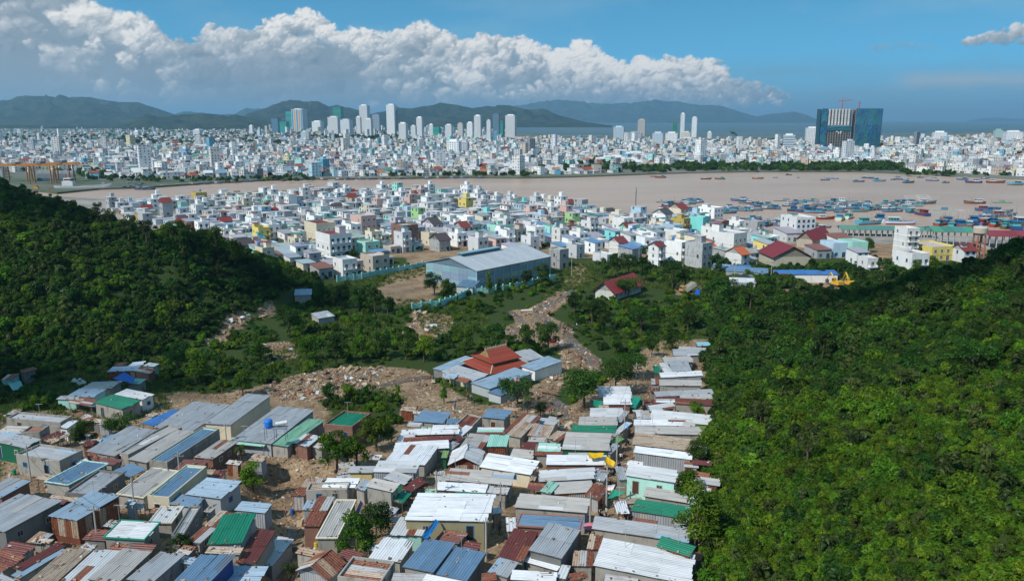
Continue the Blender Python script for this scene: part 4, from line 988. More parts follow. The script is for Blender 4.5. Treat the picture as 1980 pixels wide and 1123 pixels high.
SH = """
-25,850 46,866 80,849|G|g|4.5|.4||grey tin roof on a dark green sheet house, far left by a parapet house
11,811 115,820 140,808|G|c|3|.3|P|long grey roof behind low parapet walls at the upper left edge of the settlement
39,838 74,838 98,826|R|c|3.2|.3|P|small dark red roof between grey parapet house and lean-to at far left
-10,836 40,838 66,825|T|k|2.8|.2|n|dull grey slab roof behind the dark green house
82,847 95,853 122,839|R|k|2.7|.3|A|dark red lean-to roof on posts beside the tree at far left
116,827 132,829 146,816|W|w|3.4|.2||small white house half hidden by the dark round tree
29,881 113,894 162,874|G|c|4.2|.1|P|stained concrete box house with a sunken grey roof and parapet
80,930 127,937 216,899|B|c|3|.5|1|long steel blue roof with mint edging below the stained concrete box
128,956 181,962 240,917|G|k|2.9|.3|P|grey parapet roof beside the long mint edged blue roof
219,909 247,921 284,907|B|k|3|.2|A|small blue grey porch roof on posts over household clutter
170,873 226,883 298,832|G|c|3|.6||plain grey roof directly below the bright blue awning
176,857 210,855 240,840|L|c|2.5|.2||pale blue low roof beside the spreading tree at left
177,893 213,897 239,889|R|c|3.2|.2||small red roof with pale stripes above the mint edged blue roof
165,880 182,890 197,884|S|c|2.6|.2||tiny rusty lean-to behind the concrete box house
273,818 296,824 358,796|K|c|2.8|.3|A|bright blue awning on posts at the upper edge of the settlement
301,827 376,835 439,783|G|c|3.4|.5|n|very wide flat grey roof behind the bright blue awning
388,818 440,821 530,765|G|p|5.2|.4|n|tall long grey roofed hall with a cream side wall
222,876 250,883 350,829|T|c|3.1|.5|P|long narrow tan grey roof with concrete rims left of the blue ridge roof
252,889 289,896 371,836|T|c|3|.5||long dull grey roof squeezed left of the mint edged dark blue roof
290,893 325,898 423,832|B|c|4.2|.4|P1|raised dark blue roof with broad mint rim in the middle of the left block
371,883 408,887 464,855|T|b|3.5|.3||dull grey roof on a long dark brick wall beside the mint rimmed blue roof
335,906 385,906 407,888|R|b|3.1|.3||dark red tin roof in front of the grey roof on dark brick
229,956 282,964 341,911|T|c|3.2|.4|3|grey roof with cream rim left of the green rimmed blue roof
285,962 327,966 400,905|B|p|4.2|.4|P1|blue roof with pale green rim over a tan front wall
355,955 424,964 470,931|L|q|4|.4||wide pale blue roof over a clean grey wall beside the gully
330,974 379,982 392,962|B|q|3|.2|n|lower blue roof stepping down in front of the wide pale blue roof
391,988 405,984 422,974|G|d|2.6|.2|n|small loose grey sheet roof below the clean grey wall
-45,955 0,962 63,931|G|b|3.5|.3||grey roof on brick at the left picture edge, above the dark concrete house
-85,1010 2,1024 129,971|G|k|5|.5||long grey roof over a tall dark concrete wall at the left picture edge
92,963 140,969 150,962|Q|c|2.8|.2||small tan roof strip behind the dark concrete house
86,994 143,1003 240,960|L|r|5|.5|n|blue grey roof on a tall house clad in upright rusty tin
241,974 258,976 268,966|L|d|4|.2|n|narrow blue roof tacked onto the rusty clad house
200,1040 281,1045 310,1010|V|c|3.5|.3|2|pale roof with dark green edge on a small concrete house with one window
285,1012 332,1012 357,980|V|c|3|.3|3|pale grey roof with cream rim right of the rusty clad house
330,1040 354,1039 390,983|G|k|3|.3|P3|narrow grey roof with cream coping next to the rust striped roof
374,1046 398,1053 437,994|S|c|3|.4||rust and cream striped roof left of the big green roof
397,1053 466,1050 498,992|E|d|3.4|.5|n|big two tone emerald roof weighted with sacks
455,986 515,992 526,974|L|d|3.2|.2|n|pale blue roof behind the big emerald roof at the gully edge
397,1069 463,1072 470,1058|S|c|2.2|.2|n|striped rusty porch roof under the front of the emerald roof
460,1087 500,1090 528,1027|R|c|3|.4|n|dark red patched roof sloping down to the gully
500,1089 533,1096 560,1044|V|d|2.8|.4|n|bent pale tin roof at the very edge of the gully
325,1123 395,1125 464,1076|B|u|3.5|.4|n|plain blue roof with a deep blue side wall at the lower left
350,1088 375,1092 385,1079|L|c|2.6|.1|n|little pale blue roof behind the plain blue roof
238,1118 290,1124 363,1074|G|c|3|.4|n|long grey roof weighted with brown sacks at the bottom left
170,1120 228,1128 292,1068|T|c|3|.3|n|dull dark grey roof between two grey roofs at the bottom left
112,1124 165,1126 236,1066|V|c|3|.3|n|long pale grey roof dotted with stones at the bottom left
55,1123 108,1127 178,1065|Q|c|3|.3|n|tan roof with rusty stripes at the bottom left
24,1113 40,1120 125,1064|L|c|2.6|.3|n|narrow pale blue strip roof beside the tan striped roof
24,1097 41,1103 124,1057|R|c|3|.3|n|long dark red roof above the pale blue strip
-40,1090 5,1105 48,1076|R|c|2.9|.3|n|dark red ribbed roof at the left edge, lower of a stepped pair
0,1067 47,1075 67,1053|R|c|3.3|.3|n|dark red ribbed roof at the left edge, upper of a stepped pair
-30,1122 8,1139 30,1121|G|c|3|.2|n|corner of a grey roof in the bottom left corner
60,1047 95,1050 105,1042|S|c|2.4|.1|n|orange brown boarded lean-to below the dark concrete wall
437,1123 505,1124 514,1094|L|b|3|.3|n|pale blue roof with brick side below the red patched roof
576,1101 635,1119 667,1090|S|d|3|1.2|Gn|gabled rusty roof standing alone in the gully bottom
651,1119 735,1130 765,1090|S|c|3.4|.2|P|rusty tiled looking roof sunk behind parapets at the bottom
754,1122 818,1124 826,1109|S|c|3|.2|n|rusty roof with white battens at the bottom edge
579,1017 613,1017 652,961|S|b|3|.5|n|rusty orange roof patched with blue grey sheets beside the gully
582,986 601,986 617,961|L|d|3|.3|n|blue grey strip roof left of the orange patched roof
603,1041 646,1041 696,967|T|c|3|.5|3n|long sloping grey roof with cream rim and a blue tarpaulin beside it
590,952 669,950 679,935|Q|c|2.6|.2|P|brown stained roof on a low concrete box above the orange patched roof
562,958 587,958 603,943|S|r|3|.2|n|rusty shack overhanging the gully bank
575,946 610,945 630,925|S|c|2.8|.2|n|rust and grey roof behind the gully bank shack
617,942 681,942 699,924|W|c|3.1|.3|n|bright white roof beside the yellow walled house
689,945 708,950 715,932|G|c|3|.4|n|little grey side roof right of a bright white roof
669,914 719,914 728,901|G|y|3|.3|n|grey roof over a pale yellow wall near the big bush
648,918 670,915 678,905|S|c|2.6|.2|n|rusty scrap roof at the edge of the big bush
707,940 758,951 772,934|T|c|5|.2||grey roof on a tall black stained concrete box
745,925 783,938 796,921|G|g|3.6|.2|n|grey roof behind the stained concrete box
718,912 800,914 814,892|V|d|4|.4|n|pale grey roof with tin side right of the yellow walled house
735,894 815,898 855,864|W|c|3.3|.3|n|brilliant white roof, lower of two large ones near the lane top
755,872 859,866 870,850|W|c|3.3|.3|n|brilliant white roof, upper of two large ones near the lane top
777,855 871,850 876,841|R|c|3.5|.2|n|long rusty red strip above the brilliant white roofs
761,856 793,850 806,837|V|c|2.8|.2|n|small pale roof left of the long rusty strip
770,843 830,840 838,828|W|c|3|.3|n|white roof left of the green fronted white roof
827,840 879,838 891,820|W|g|3.8|.3||white roof over a dark green front
805,836 825,838 838,828|M|c|2.8|.2|n|slip of mint roof behind the white roofs
881,843 895,847 907,826|W|c|3|.3|n|slim white roof right of the green fronted house
873,853 885,860 891,847|R|c|2.5|.2|n|small rusty roof under the slim white roof
863,867 876,872 883,858|G|c|2.6|.2|n|small grey roof beside the brilliant white roofs
851,885 863,885 871,871|O|g|2.5|.3|n|small olive green awning roof in the narrow lane
795,814 853,818 875,797|B|c|3|.3||blue roof over a pale concrete wall beside the sandy clearing
862,820 885,820 888,809|B|c|2.4|.1|n|little blue roof right of the blue roofed concrete house
885,827 914,834 925,808|R|c|3|.3|P|dark red ribbed roof framed by concrete walls
928,806 973,810 992,793|B|c|4.5|.3||blue roof on a tall concrete cube house near the temple
918,840 967,840 974,826|X|c|2.4|.3|n|patchwork roof of white and red sheets below the blue roofed cube
937,863 976,863 989,842|M|r|4|.4|n|mint roof over a front of rusty tin
892,864 935,870 947,843|T|c|2.8|.2|n|dull grey roof left of the mint roof with rusty front
863,898 927,898 938,873|V|r|3|1.3|Gn|gabled white roof with a rusty boarded gable end
931,903 1030,919 1037,890|W|p|3.4|.3||large white ribbed roof right of the gabled white roof
859,928 985,938 995,914|T|c|3.8|.4|n|very long dull grey roof below the gabled white roof
836,936 857,931 867,909|T|c|2.6|.3|n|narrow grey roof at the left end of the very long grey roof
841,947 938,953 943,936|W|c|3.3|.3|n|white roof with dark lines below the very long grey roof
939,952 979,956 984,942|S|c|3.1|.2|n|rusty brown roof at the right end of a lined white roof
871,959 925,958 938,949|E|c|3|.2|n|dark green triangle of roof behind the biggest white roof
822,954 843,954 844,945|M|c|2.6|.1|n|scrap of mint roof left of the dark green triangle
782,945 797,957 815,932|R|c|3|.4|A|dark red ribbed awning in the lane beside the stained concrete box
761,969 781,974 794,954|E|c|2.6|.3|A|emerald awning on the corner of the stained concrete box
773,1004 931,1007 964,956|W|o|5.6|.4||biggest white roof over an olive wall with a balcony
746,1033 810,1034 841,1002|V|m|3.4|.3|n|pale grey roof with mint wall in front of the biggest white roof
838,1042 883,1050 906,1031|R|k|3.2|.2|n|plain maroon roof under the olive wall
708,1079 771,1086 805,1047|W|c|3|.3|n|clean white roof shaded by the bright green tree
776,1095 836,1107 882,1052|B|c|3.5|.4||blue grey roof with a dark seam in the bottom centre
841,1110 903,1124 940,1069|B|k|3|.4|n|blue roof stepping down right of the seamed one
815,1128 885,1142 893,1122|W|c|3.2|.2|n|white roof corner at the bottom edge beside blue roofs
1152,768 1216,768 1221,747|V|y|3.5|.4|n|pale roof with a yellow wall, highest of the row beside the lane top
1162,782 1216,782 1222,762|W|b|3|.4|n|white roof with green tarpaulins at the lane top
1135,806 1199,806 1207,789|V|c|3|.3|n|rust flecked tin roof below the green tarpaulins
1113,822 1187,822 1196,806|T|c|3.2|.3|n|grey roof directly above the dark green roof strip
1103,834 1189,837 1191,824|E|c|3|.2|n|dark green roof strip in the row along the lane
1080,868 1170,871 1186,838|T|g|3.8|.5|n|big dull grey roof over a bright green front wall
1190,815 1202,817 1217,796|G|c|2.8|.2|n|grey porch roof beside the lane, uppermost of four
1188,843 1199,847 1210,818|V|c|2.7|.2|n|pale porch roof beside the lane, second from the top
1182,856 1192,863 1199,848|O|c|2.6|.2|n|green porch roof beside the lane, third from the top
1172,874 1186,879 1193,862|G|c|2.7|.2|n|grey porch roof beside the lane above the yellow tarpaulin
975,840 1013,848 1040,806|S|c|3.2|.3|n|rusty roof chequered with pale stripes right of the blue roofed cube
1035,817 1070,822 1083,812|G|c|2.7|.2|n|small slate grey roof behind the rust striped roofs
1020,842 1061,847 1072,824|S|c|3|.3|n|brown ribbed rusty roof below the small slate grey roof
1061,848 1083,856 1096,839|S|c|2.8|.3|n|broken rusty roof against the big dull grey roof
1014,852 1043,853 1059,847|T|c|2.7|.1|n|low flat grey roof below the brown ribbed roof
1002,870 1030,871 1040,856|R|c|3|.4|n|red roof with upright ribs right of the mint roof
1040,872 1083,875 1083,858|X|c|2.8|.2|n|mint and white scrap roof right of the red upright ribs
989,882 1030,887 1031,871|T|c|2.6|.2|n|plain grey roof above the long white ribbed roof
1032,880 1083,880 1083,873|R|c|2.4|.1|n|thin rusty strip below the mint and white scraps
1052,898 1168,899 1173,880|W|b|3.4|.3|n|long white roof over a brick wall beside the yellow tarpaulin
1098,882 1135,882 1136,875|T|c|3|.1|n|narrow grey roof behind the yellow tarpaulin
1035,931 1141,925 1150,904|V|q|3.6|.3|n|white and grey roof over a grey wall with a dark gap
1143,926 1170,932 1176,912|G|c|3|.2|n|small grey roof on the lane below the yellow tarpaulin
1023,929 1034,930 1038,922|S|b|3.4|.1|n|brick pillar house no wider than its door
1066,955 1135,951 1143,929|T|r|2.8|.3|n|sagging grey roof over a dark rusty wall
1045,950 1066,956 1079,936|M|c|2.8|.3|n|pale mint sheet left of the sagging grey roof
1135,959 1165,969 1172,942|S|r|2.4|.2|n|heap of rusty sheets roofing a hut beside the lane
990,980 1130,991 1145,964|T|c|4.4|.4|n|wide grey roof over a weathered wall with a green side
994,1017 1118,1025 1131,1001|B|b|4.8|.3|5n|blue roof spotted with yellow patches and a brick edge
1024,1064 1089,1081 1120,1025|G|k|4.6|.3|n|grey blue roof joined below the yellow spotted roof
959,1077 1010,1085 1043,1030|R|c|3.8|.4|n|deep red roof with five pale ribs
973,1027 992,1024 1003,999|W|c|3|.3|n|narrow white roof left of the yellow spotted blue roof
984,1120 1066,1124 1073,1105|W|c|3|.4|n|white ribbed roof below the deep red roof
1012,1085 1075,1103 1088,1083|X|c|2.8|.2|n|scrap sheets of white and grey at the foot of the grey blue roof
944,1106 983,1118 1000,1089|G|c|3|.3|n|grey roof with a green strip below the deep red roof
928,1123 953,1121 958,1106|V|c|2.7|.2|n|crumpled pale roof at the bottom beside the green strip
1077,1117 1095,1121 1102,1095|V|c|2.7|.2|n|small tilted white roof below the grey blue roof
1103,1093 1144,1094 1152,1066|S|c|3|.3|n|deep rusty roof dotted with pale nails along the lane
1129,1060 1155,1061 1171,1035|S|c|3|.3|n|rusty corner roof under the long grey wall roof
1100,1123 1129,1118 1131,1104|S|c|2.7|.2|n|rust red roof at the bottom of the lane
1253,810 1375,822 1383,803|V|O|2.2|.9|n|pale roof behind a wide olive green gable
1222,822 1321,823 1325,812|W|y|2.6|.2|n|white roof with yellow wall below the olive gable
1224,838 1351,840 1354,825|T|c|3|.3|n|long grey roof with a rusty end below the yellow walled one
1224,859 1338,873 1337,849|Q|c|3.2|.4|n|tan roof with rows of rust spots
1226,875 1338,889 1338,875|W|d|3.4|.3|n|white roof over a patched tin wall
1340,875 1366,877 1368,864|T|b|3.2|.2|n|small red brick house against the green hillside
1191,928 1212,926 1215,902|G|c|3|.2|n|grey porch left of the pale mint house
1212,919 1309,934 1308,909|V|m|5|.3||pale roof on a bright mint house with a brown window
1246,959 1345,975 1345,953|T|c|3|.2|n|grey roof with a blue sheet hanging below it
1215,986 1329,1003 1346,981|E|d|3|.3|n|long dark green roof over tin and concrete
1189,994 1214,992 1214,968|W|c|2.6|.2|A|small white ribbed awning at the end of the long green roof
1145,1022 1330,1049 1330,1022|G|c|3.3|.4|n|longest plain grey roof running into the hillside tree
1149,1093 1335,1130 1342,1072|V|c|3.8|.6|n|largest pale ribbed roof at the lower right of the settlement
1274,1057 1339,1077 1340,1054|E|r|5.2|.3|n|green and mint roofed hut of rusty tin on the largest pale roof
1165,1123 1228,1132 1235,1118|S|c|2.5|.2|n|rust and blue scraps at the bottom below the largest pale roof
1277,1122 1315,1130 1320,1121|E|c|3.4|.1|n|sliver of dark green roof at the bottom edge
1267,767 1379,762 1375,752|G|c|2.8|.3|n|wide grey roof above the dark maroon roof
1311,773 1371,771 1376,762|T|c|2.7|.1|n|tan side roof between the wide grey and maroon roofs
1304,780 1377,784 1378,773|R|c|2.7|.3|n|dark maroon roof near the top of the right row
1264,778 1304,777 1310,767|X|c|2.7|.2|n|patched roof of rust and white left of the maroon roof
1250,796 1298,789 1304,778|V|c|2.7|.2|n|pale tilted roof left of the olive gable
1272,745 1354,746 1357,735|T|c|2.8|.3|n|plain grey roof, sixth from the far end of the right row
1273,730 1354,726 1357,717|W|d|2.8|.2|n|white roof with tin side near the far end of the right row
1290,718 1328,716 1338,697|G|c|2.7|.3|n|blue grey seamed roof near the far end of the right row
1275,720 1290,718 1298,701|V|c|2.7|.3|n|pale narrow roof beside the blue grey seamed one
1280,704 1335,700 1338,688|T|c|2.8|.2|n|dull grey roof, third from the far end of the right row
1294,688 1347,686 1358,674|G|c|2.8|.2|n|grey roof with a red strip near the far end
1310,677 1364,681 1367,673|T|c|2.8|.2|n|grey roof just below the turquoise one at the far end
1344,669 1368,668 1372,661|C|r|3|.2|n|turquoise roof at the far end of the right row
1261,721 1274,721 1278,708|E|c|2.7|.2|A|little emerald awning near the far end of the right row
1257,743 1273,743 1277,733|S|c|2.5|.2|n|small rusty roof on the lane opposite the dark trees
1255,758 1270,757 1274,750|R|c|2.5|.2|n|small red roof on the lane below the rusty one
1227,810 1253,809 1259,794|T|c|2.7|.2|n|tan annex roof at the left end of the olive gable
-5,736 20,733 44,722|S|t|3|.3|n|rusty roof over a teal wall at the left edge under the hill
42,722 68,715 66,709|S|k|3|.2|n|dark concrete hut beside the teal house under the hill
108,772 146,773 156,766|G|m|3|.2|n|grey roof over a bright mint wall below the hill
124,767 177,768 208,752|L|m|3.2|.3|n|pale blue grey roof above the mint walled house
148,752 208,750 241,737|T|c|3.2|.3|n|dull grey roof behind the pale blue grey one under the hill
139,777 182,785 183,773|S|k|2.8|.2|A|rusty open shelter left of the emerald roofed house
182,778 237,792 272,775|E|c|4|.3||emerald roof on a stained house with a blue door below the hill
220,762 273,773 299,762|V|w|4|.3||white roofed house behind the emerald roof below the hill
204,719 260,717 275,707|L|r|3|.3|n|pale blue roof of the topmost cluster under the hill
260,717 287,722 302,714|T|b|3|.3|n|tan and rust roof over brick in the topmost cluster under the hill
242,708 268,705 285,698|W|c|3.2|.2|n|white roof at the back of the topmost cluster under the hill
275,707 295,709 309,703|V|m|3.2|.2|n|pale roof with mint wall at the right of the topmost cluster
209,711 228,709 253,700|R|c|3|.2|n|dark rusty roof at the left of the topmost cluster
247,742 272,743 282,733|M|c|2.6|.2|n|mint scrap roof below the blue tarpaulin under the hill
610,617 643,611 638,600|G|c|2.4|.2|n|grey sheet shed alone among the bushes below the left hill
572,571 606,570 600,559|L|c|2.2|.2|n|pale sheet shed at the foot of the left hill near the town
442,850 520,858 612,793|G|q|4|.8|n|large grey roof with a mint band carrying the blue water tank
523,859 556,864 628,813|N|c|3.5|.4|n|sage green roof next to the water tank roof
571,857 599,866 613,845|V|b|3.4|.4|n|small white roof on bare brick beside the sage green roof
622,822 676,827 723,802|E|b|5.6|.2|P|brick house with a sunken dark green roof beside the big bush
440,857 512,864 520,852|M|c|2.9|.2|A|mint porch roof below the large grey roof
485,890 510,893 514,880|Q|d|2.2|.2|n|small wooden hut on the gully brink
"""
def build_shanties():
    for ln in SH.strip().split('\n'):
        p, code, wall, h, pitch, flags, label = ln.split('|')
        A, B, C = [tuple(float(x) for x in q.split(',')) for q in p.split()]
        if wall == 'O': WALL['O'] = ('paint', (.17, .30, .08))
        shack(A, B, C, code, wall, float(h), float(pitch), flags, label)
build_shanties()

def fillers():
    """small lean-tos in the gaps between the listed houses"""
    rng = random.Random(31); fp = [[(p.x, p.y) for p in q[2:6]] for q in HOUSES]; cen = [((q[2]+q[4])/2, q) for q in HOUSES if q[1][1] > 640]
    def inside(poly, x, y, m):
        cx, cy = sum(p[0] for p in poly)/4, sum(p[1] for p in poly)/4; c = False
        P_ = [(cx+(a-cx)*m, cy+(b-cy)*m) for a, b in poly]
        for i in range(4):
            a, b = P_[i], P_[(i+1) % 4]
            if (a[1] > y) != (b[1] > y) and x < (b[0]-a[0])*(y-a[1])/(b[1]-a[1])+a[0]: c = not c
        return c
    n = 0; used = {}
    for _ in range(6000):
        if n >= 95: break
        px, py = rng.uniform(-20, 1370), rng.uniform(790, 1120); p = at(px, py)
        if not slum_at(p.x, p.y) or cov(p.x, p.y) < .5: continue
        if any(math.hypot(p.x-q.x, p.y-q.y) < 3.4 for q in GPTS) or any(inside(f, p.x, p.y, 1.12) for f in fp): continue
        if 1105 < px < 1260 and abs(px-(1240-(py-740)*.33)) < 16: continue
        c, q = min(cen, key=lambda v: (v[0].x-p.x)**2+(v[0].y-p.y)**2)
        if math.hypot(c.x-p.x, c.y-p.y) > 11: continue
        u = (q[3]-q[2]); u.z = 0; u.normalize(); v = Vector((-u.y, u.x, 0)); w, d = rng.uniform(1.6, 3.4), rng.uniform(1.4, 2.6)
        pts = [(p.x+u.x*a*w/2+v.x*b*d/2, p.y+u.y*a*w/2+v.y*b*d/2) for a, b in ((-1,-1),(1,-1),(1,1),(-1,1))]
        if sum(inside(f, x, y, 1.) for f in fp for x, y in pts) > 1: continue
        h = rng.uniform(2.1, 2.6); z = ground(p.x, p.y)+h*.76; A, B, C = [to_px((x, y, z))[:2] for x, y in pts[:3]]
        code = rng.choice('SSSRRTGVQTX'); nm = {'S': 'rust-streaked', 'R': 'dark red', 'T': 'dull grey', 'G': 'grey', 'V': 'pale', 'Q': 'tan', 'X': 'patchwork'}[code]
        lab = ' '.join(f"small {nm} lean-to beside the {q[0]['label']}".split()[:15]).rstrip(','); used[lab] = used.get(lab, 0)+1
        for wd in ('with', 'of', 'over', 'a', 'the', 'and', 'on', 'in', 'behind', 'beside', 'above', 'below', 'from', 'by', 'under', 'an', 'its', 'to', 'at'):
            if lab.split()[-1] == wd: lab = lab.rsplit(' ', 1)[0]
        shack(A, B, C, code, rng.choice('cckdrr'), h, .25, 'n' if rng.random() < .7 else 'nA', lab, rng, group='small lean-tos between the houses', name='lean_to', cat='lean-to'); fp.append(pts); n += 1
    by = {}
    for o in COL.objects:
        if o.get('category') == 'lean-to': by.setdefault(o['label'], []).append(o)
    for k, v in by.items():
        if len(v) < 2: continue
        v.sort(key=lambda o: to_px(o.location)[0])
        for i, o in enumerate(v): o['label'] = ' '.join(k.split()[:12]).rstrip(',')+', '+['left one', 'right one', 'rightmost one'][i if len(v) > 2 or i == 0 else 1]
    print('fillers', n)
GPTS = []
for (a, b) in zip(GULLY, GULLY[1:]):
    A, B = at(*a), at(*b); GPTS += [A.lerp(B, i/6) for i in range(6)]
fillers()
# ------------------------------------------------------------------ landmark buildings
def unit(a): return Vector((math.cos(a), math.sin(a), 0))
def local_root(name, p, yaw, label, cat, group=None):
    o = empty(name, p, label, cat, group); o.rotation_euler = (0, 0, yaw); return o
WINM = {}
def win_mesh(w, h, bars=True):
    k = (round(w, 1), round(h, 1), bars)
    if k in WINM: return WINM[k]
    b = MB(); t = .09
    b.box(-w/2, -.06, 0, -w/2+t, .05, h); b.box(w/2-t, -.06, 0, w/2, .05, h); b.box(-w/2+t, -.06, h-t, w/2-t, .05, h); b.box(-w/2-.1, -.14, -.09, w/2+.1, .05, 0)
    if bars: b.box(-.035, -.05, 0, .035, .04, h-t)
    b.cur = 1; b.box(-w/2+t, -.02, .0, w/2-t, .03, h-t)
    me = b.mesh('window', [M['paint'], M['glass']]); WINM[k] = me; return me
def wall_M(x, y, z, yaw): return Matrix.Translation((x, y, z)) @ Matrix.Rotation(yaw, 4, 'Z')
def gable_shed(name, label, cat, corners_px, h, rise, wallc, roofc, matw='metal', overhang=.6, group=None, sheet_w=1.6, ridge_long=True, code=None, depth=None):
    """corners_px: near-left, near-right, far-right foot points on the ground; the ridge runs along the longer side"""
    a, b, c = [at(*p) for p in corners_px]; u = Vector((b.x-a.x, b.y-a.y, 0)); v = Vector((c.x-b.x, c.y-b.y, 0)); W_, D_ = u.length, v.length; u.normalize()
    yaw = math.atan2(u.y, u.x); v2 = Vector((-u.y, u.x, 0)); D_ = depth or abs(v.dot(v2))*.5+D_*.5
    z0 = min(ground(p.x, p.y) for p in (a, b, c))-.3; root = local_root(name, (a.x, a.y, z0), yaw, label, cat, group)
    wb = MB(); wb.box(0, 0, 0, W_, D_, h)
    if ridge_long: g = [[(x, 0, h), (x, D_, h), (x, D_/2, h+rise)] for x in (0, W_)]
    else: g = [[(0, y, h), (W_, y, h), (W_/2, y, h+rise)] for y in (0, D_)]
    for q in g: wb.poly(q); wb.poly(q[::-1])
    wo = wb.build('wall', M[matw], root, color=wallc)
    rb = MB(); o = overhang; k = rise/((D_ if ridge_long else W_)/2)
    ro = None
    for s in (0, 1):
        if ridge_long:
            y0, y1 = (-o, D_/2) if s == 0 else (D_+o, D_/2); zl = h-o*k+.12
            p = [(-o, y0, zl), (W_+o, y0, zl), (W_+o, y1, h+rise+.12), (-o, y1, h+rise+.12)]
        else:
            x0, x1 = (-o, W_/2) if s == 0 else (W_+o, W_/2); zl = h-o*k+.12
            p = [(x0, -o, zl), (x0, D_+o, zl), (x1, D_+o, h+rise+.12), (x1, -o, h+rise+.12)]
            if s == 0: p = [p[3], p[2], p[1], p[0]]; p = [p[0], p[3], p[2], p[1]]
        P0 = [Vector(x) for x in p]; n = (P0[1]-P0[0]).cross(P0[3]-P0[0]).normalized()
        if n.z < 0: P0 = P0[::-1]; n = (P0[1]-P0[0]).cross(P0[3]-P0[0]).normalized()
        rb.hexa([tuple(x-n*.12) for x in P0]+[tuple(x) for x in P0])
        sl_ = P0
        e1, e2 = P0[1]-P0[0], P0[3]-P0[0]; l1, l2 = e1.length, e2.length
        if ro is None: ro = bpy.data.objects.new('roof', None)
        along_u = abs(e1.z) > abs(e2.z)
        sheets.append((P0[0], e1.normalized(), e2.normalized(), l1, l2, n, along_u)) if False else None
        SHEETJOBS.append((root, P0[0], e1/l1, e2/l2, l1, l2, n, along_u))
    roo = rb.build('roof', M['metal'], root, color=roofc)
    for (r_, p0, e1, e2, l1, l2, n, al) in SHEETJOBS:
        cross_n = (l2 if al else l1)/sheet_w
        cnt = max(1, min(40, round(cross_n))); run = l1 if al else l2; w = (l2 if al else l1)/cnt; me = sheet_mesh(w, run, 3)
        cu, ru = (e2, e1) if al else (e1, e2)
        for i in range(cnt):
            if cu.cross(ru).dot(n) < 0: oo, cx = p0+cu*((i+1)*w), -cu
            else: oo, cx = p0+cu*(i*w), cu
            oo = oo+n*.02; kk = RND.uniform(.93, 1.05)
            link('roof_sheet', me, roo, (roofc[0]*kk, roofc[1]*kk, roofc[2]*kk, .98), Matrix(((cx.x, ru.x, n.x, oo.x), (cx.y, ru.y, n.y, oo.y), (cx.z, ru.z, n.z, oo.z), (0, 0, 0, 1))))
    SHEETJOBS.clear()
    return root, W_, D_, wo
SHEETJOBS = []; sheets = []
def warehouse():
    root, W_, D_, wo = gable_shed('warehouse', 'big pale blue warehouse with grey gable roof inside the turquoise wall', 'warehouse', [(922,561),(1063,529),(1018,490)], 7.4, 3.2, (.24,.36,.44), (.36,.40,.43), sheet_w=1.3, depth=27)
    n = 9
    for i in range(n+1):
        x = i*W_/n; b = MB(); b.box(x-.25, -.28, 0, x+.25, .0, 7.35); b.build('pilaster', M['plaster'], root, color=(.40,.43,.44))
    for i in range(n):                                   # lighter panels between the pilasters, in three tiers
        for j, (z0, z1, c) in enumerate(((.3, 2.4, (.20,.31,.40)), (2.5, 4.4, (.36,.37,.36)), (4.5, 6., (.22,.33,.41)), (6.1, 7.2, (.38,.39,.38)))):
            b = MB(); b.box(i*W_/n+.27, -.09, z0, (i+1)*W_/n-.27, -.003, z1); b.build('wall_panel', M['metal'], wo, color=tuple(k*RND.uniform(.9, 1.1) for k in c))
    for i in range(6):
        for z0, z1 in ((.3, 2.5), (2.6, 4.9), (5., 7.2)):
            b = MB(); b.box(-.09, i*D_/6+.04, z0, -.003, (i+1)*D_/6-.04, z1); b.build('wall_panel', M['metal'], wo, color=tuple(k*RND.uniform(.85, 1.1) for k in (.24,.37,.45)))
    b = MB(); b.box(W_*.12, D_/2-1.0, 10.4, W_*.62, D_/2+1.0, 11.5); v = b.build('ridge_vent', M['metal'], root, color=(.10,.17,.20))
    b = MB(); b.box(W_*.12-.4, D_/2-1.5, 11.5, W_*.62+.4, D_/2+1.5, 11.65); b.build('vent_cover', M['metal'], v, color=(.18,.34,.40))
    shack((885,554),(918,557),(925,543),'B','q',3.4,.9,'n','little blue roofed annex at the near corner of the blue warehouse',name='annex',group=None)
warehouse()
def post_wall(pts, label, h=2.0, c=(.30,.58,.54), step=3.0):
    q = [at(*p) for p in pts]; root = empty('wall', q[0], label, 'wall')
    for a, b in zip(q, q[1:]):
        d = Vector((b.x-a.x, b.y-a.y, 0)); L_ = d.length; d.normalize(); n = max(1, round(L_/step))
        for i in range(n):
            p, r = a+(b-a)*(i/n), a+(b-a)*((i+1)/n); zp, zr = ground(p.x, p.y), ground(r.x, r.y); s = Vector((-d.y, d.x, 0))*.1
            m = MB(); p2, r2 = p+d*.2, r-d*.2
            m.hexa([tuple(Vector((x.x, x.y, z-.6))) for x, z in ((p2-s, zp), (r2-s, zr), (r2+s, zr), (p2+s, zp))]+[(x.x, x.y, z+h) for x, z in ((p2-s, zp), (r2-s, zr), (r2+s, zr), (p2+s, zp))])
            m.build('wall_panel', M['plaster'], root, q[0], c)
            m = MB(); m.obox(p, d, Vector((-d.y, d.x, 0)), .2, .2, zp-.6, zp+h+.35); m.obox(p, d, Vector((-d.y, d.x, 0)), .28, .28, zp+h+.35, zp+h+.5); m.build('pier', M['plaster'], root, q[0], tuple(x*1.15 for x in c))
post_wall([(652,545),(700,539),(760,527),(828,514)], 'turquoise wall with square piers between brown lot and town')
post_wall([(797,600),(850,592),(882,582),(905,570),(945,566),(1000,558),(1040,548),(1075,540)], 'turquoise wall with square piers in front of the blue warehouse')
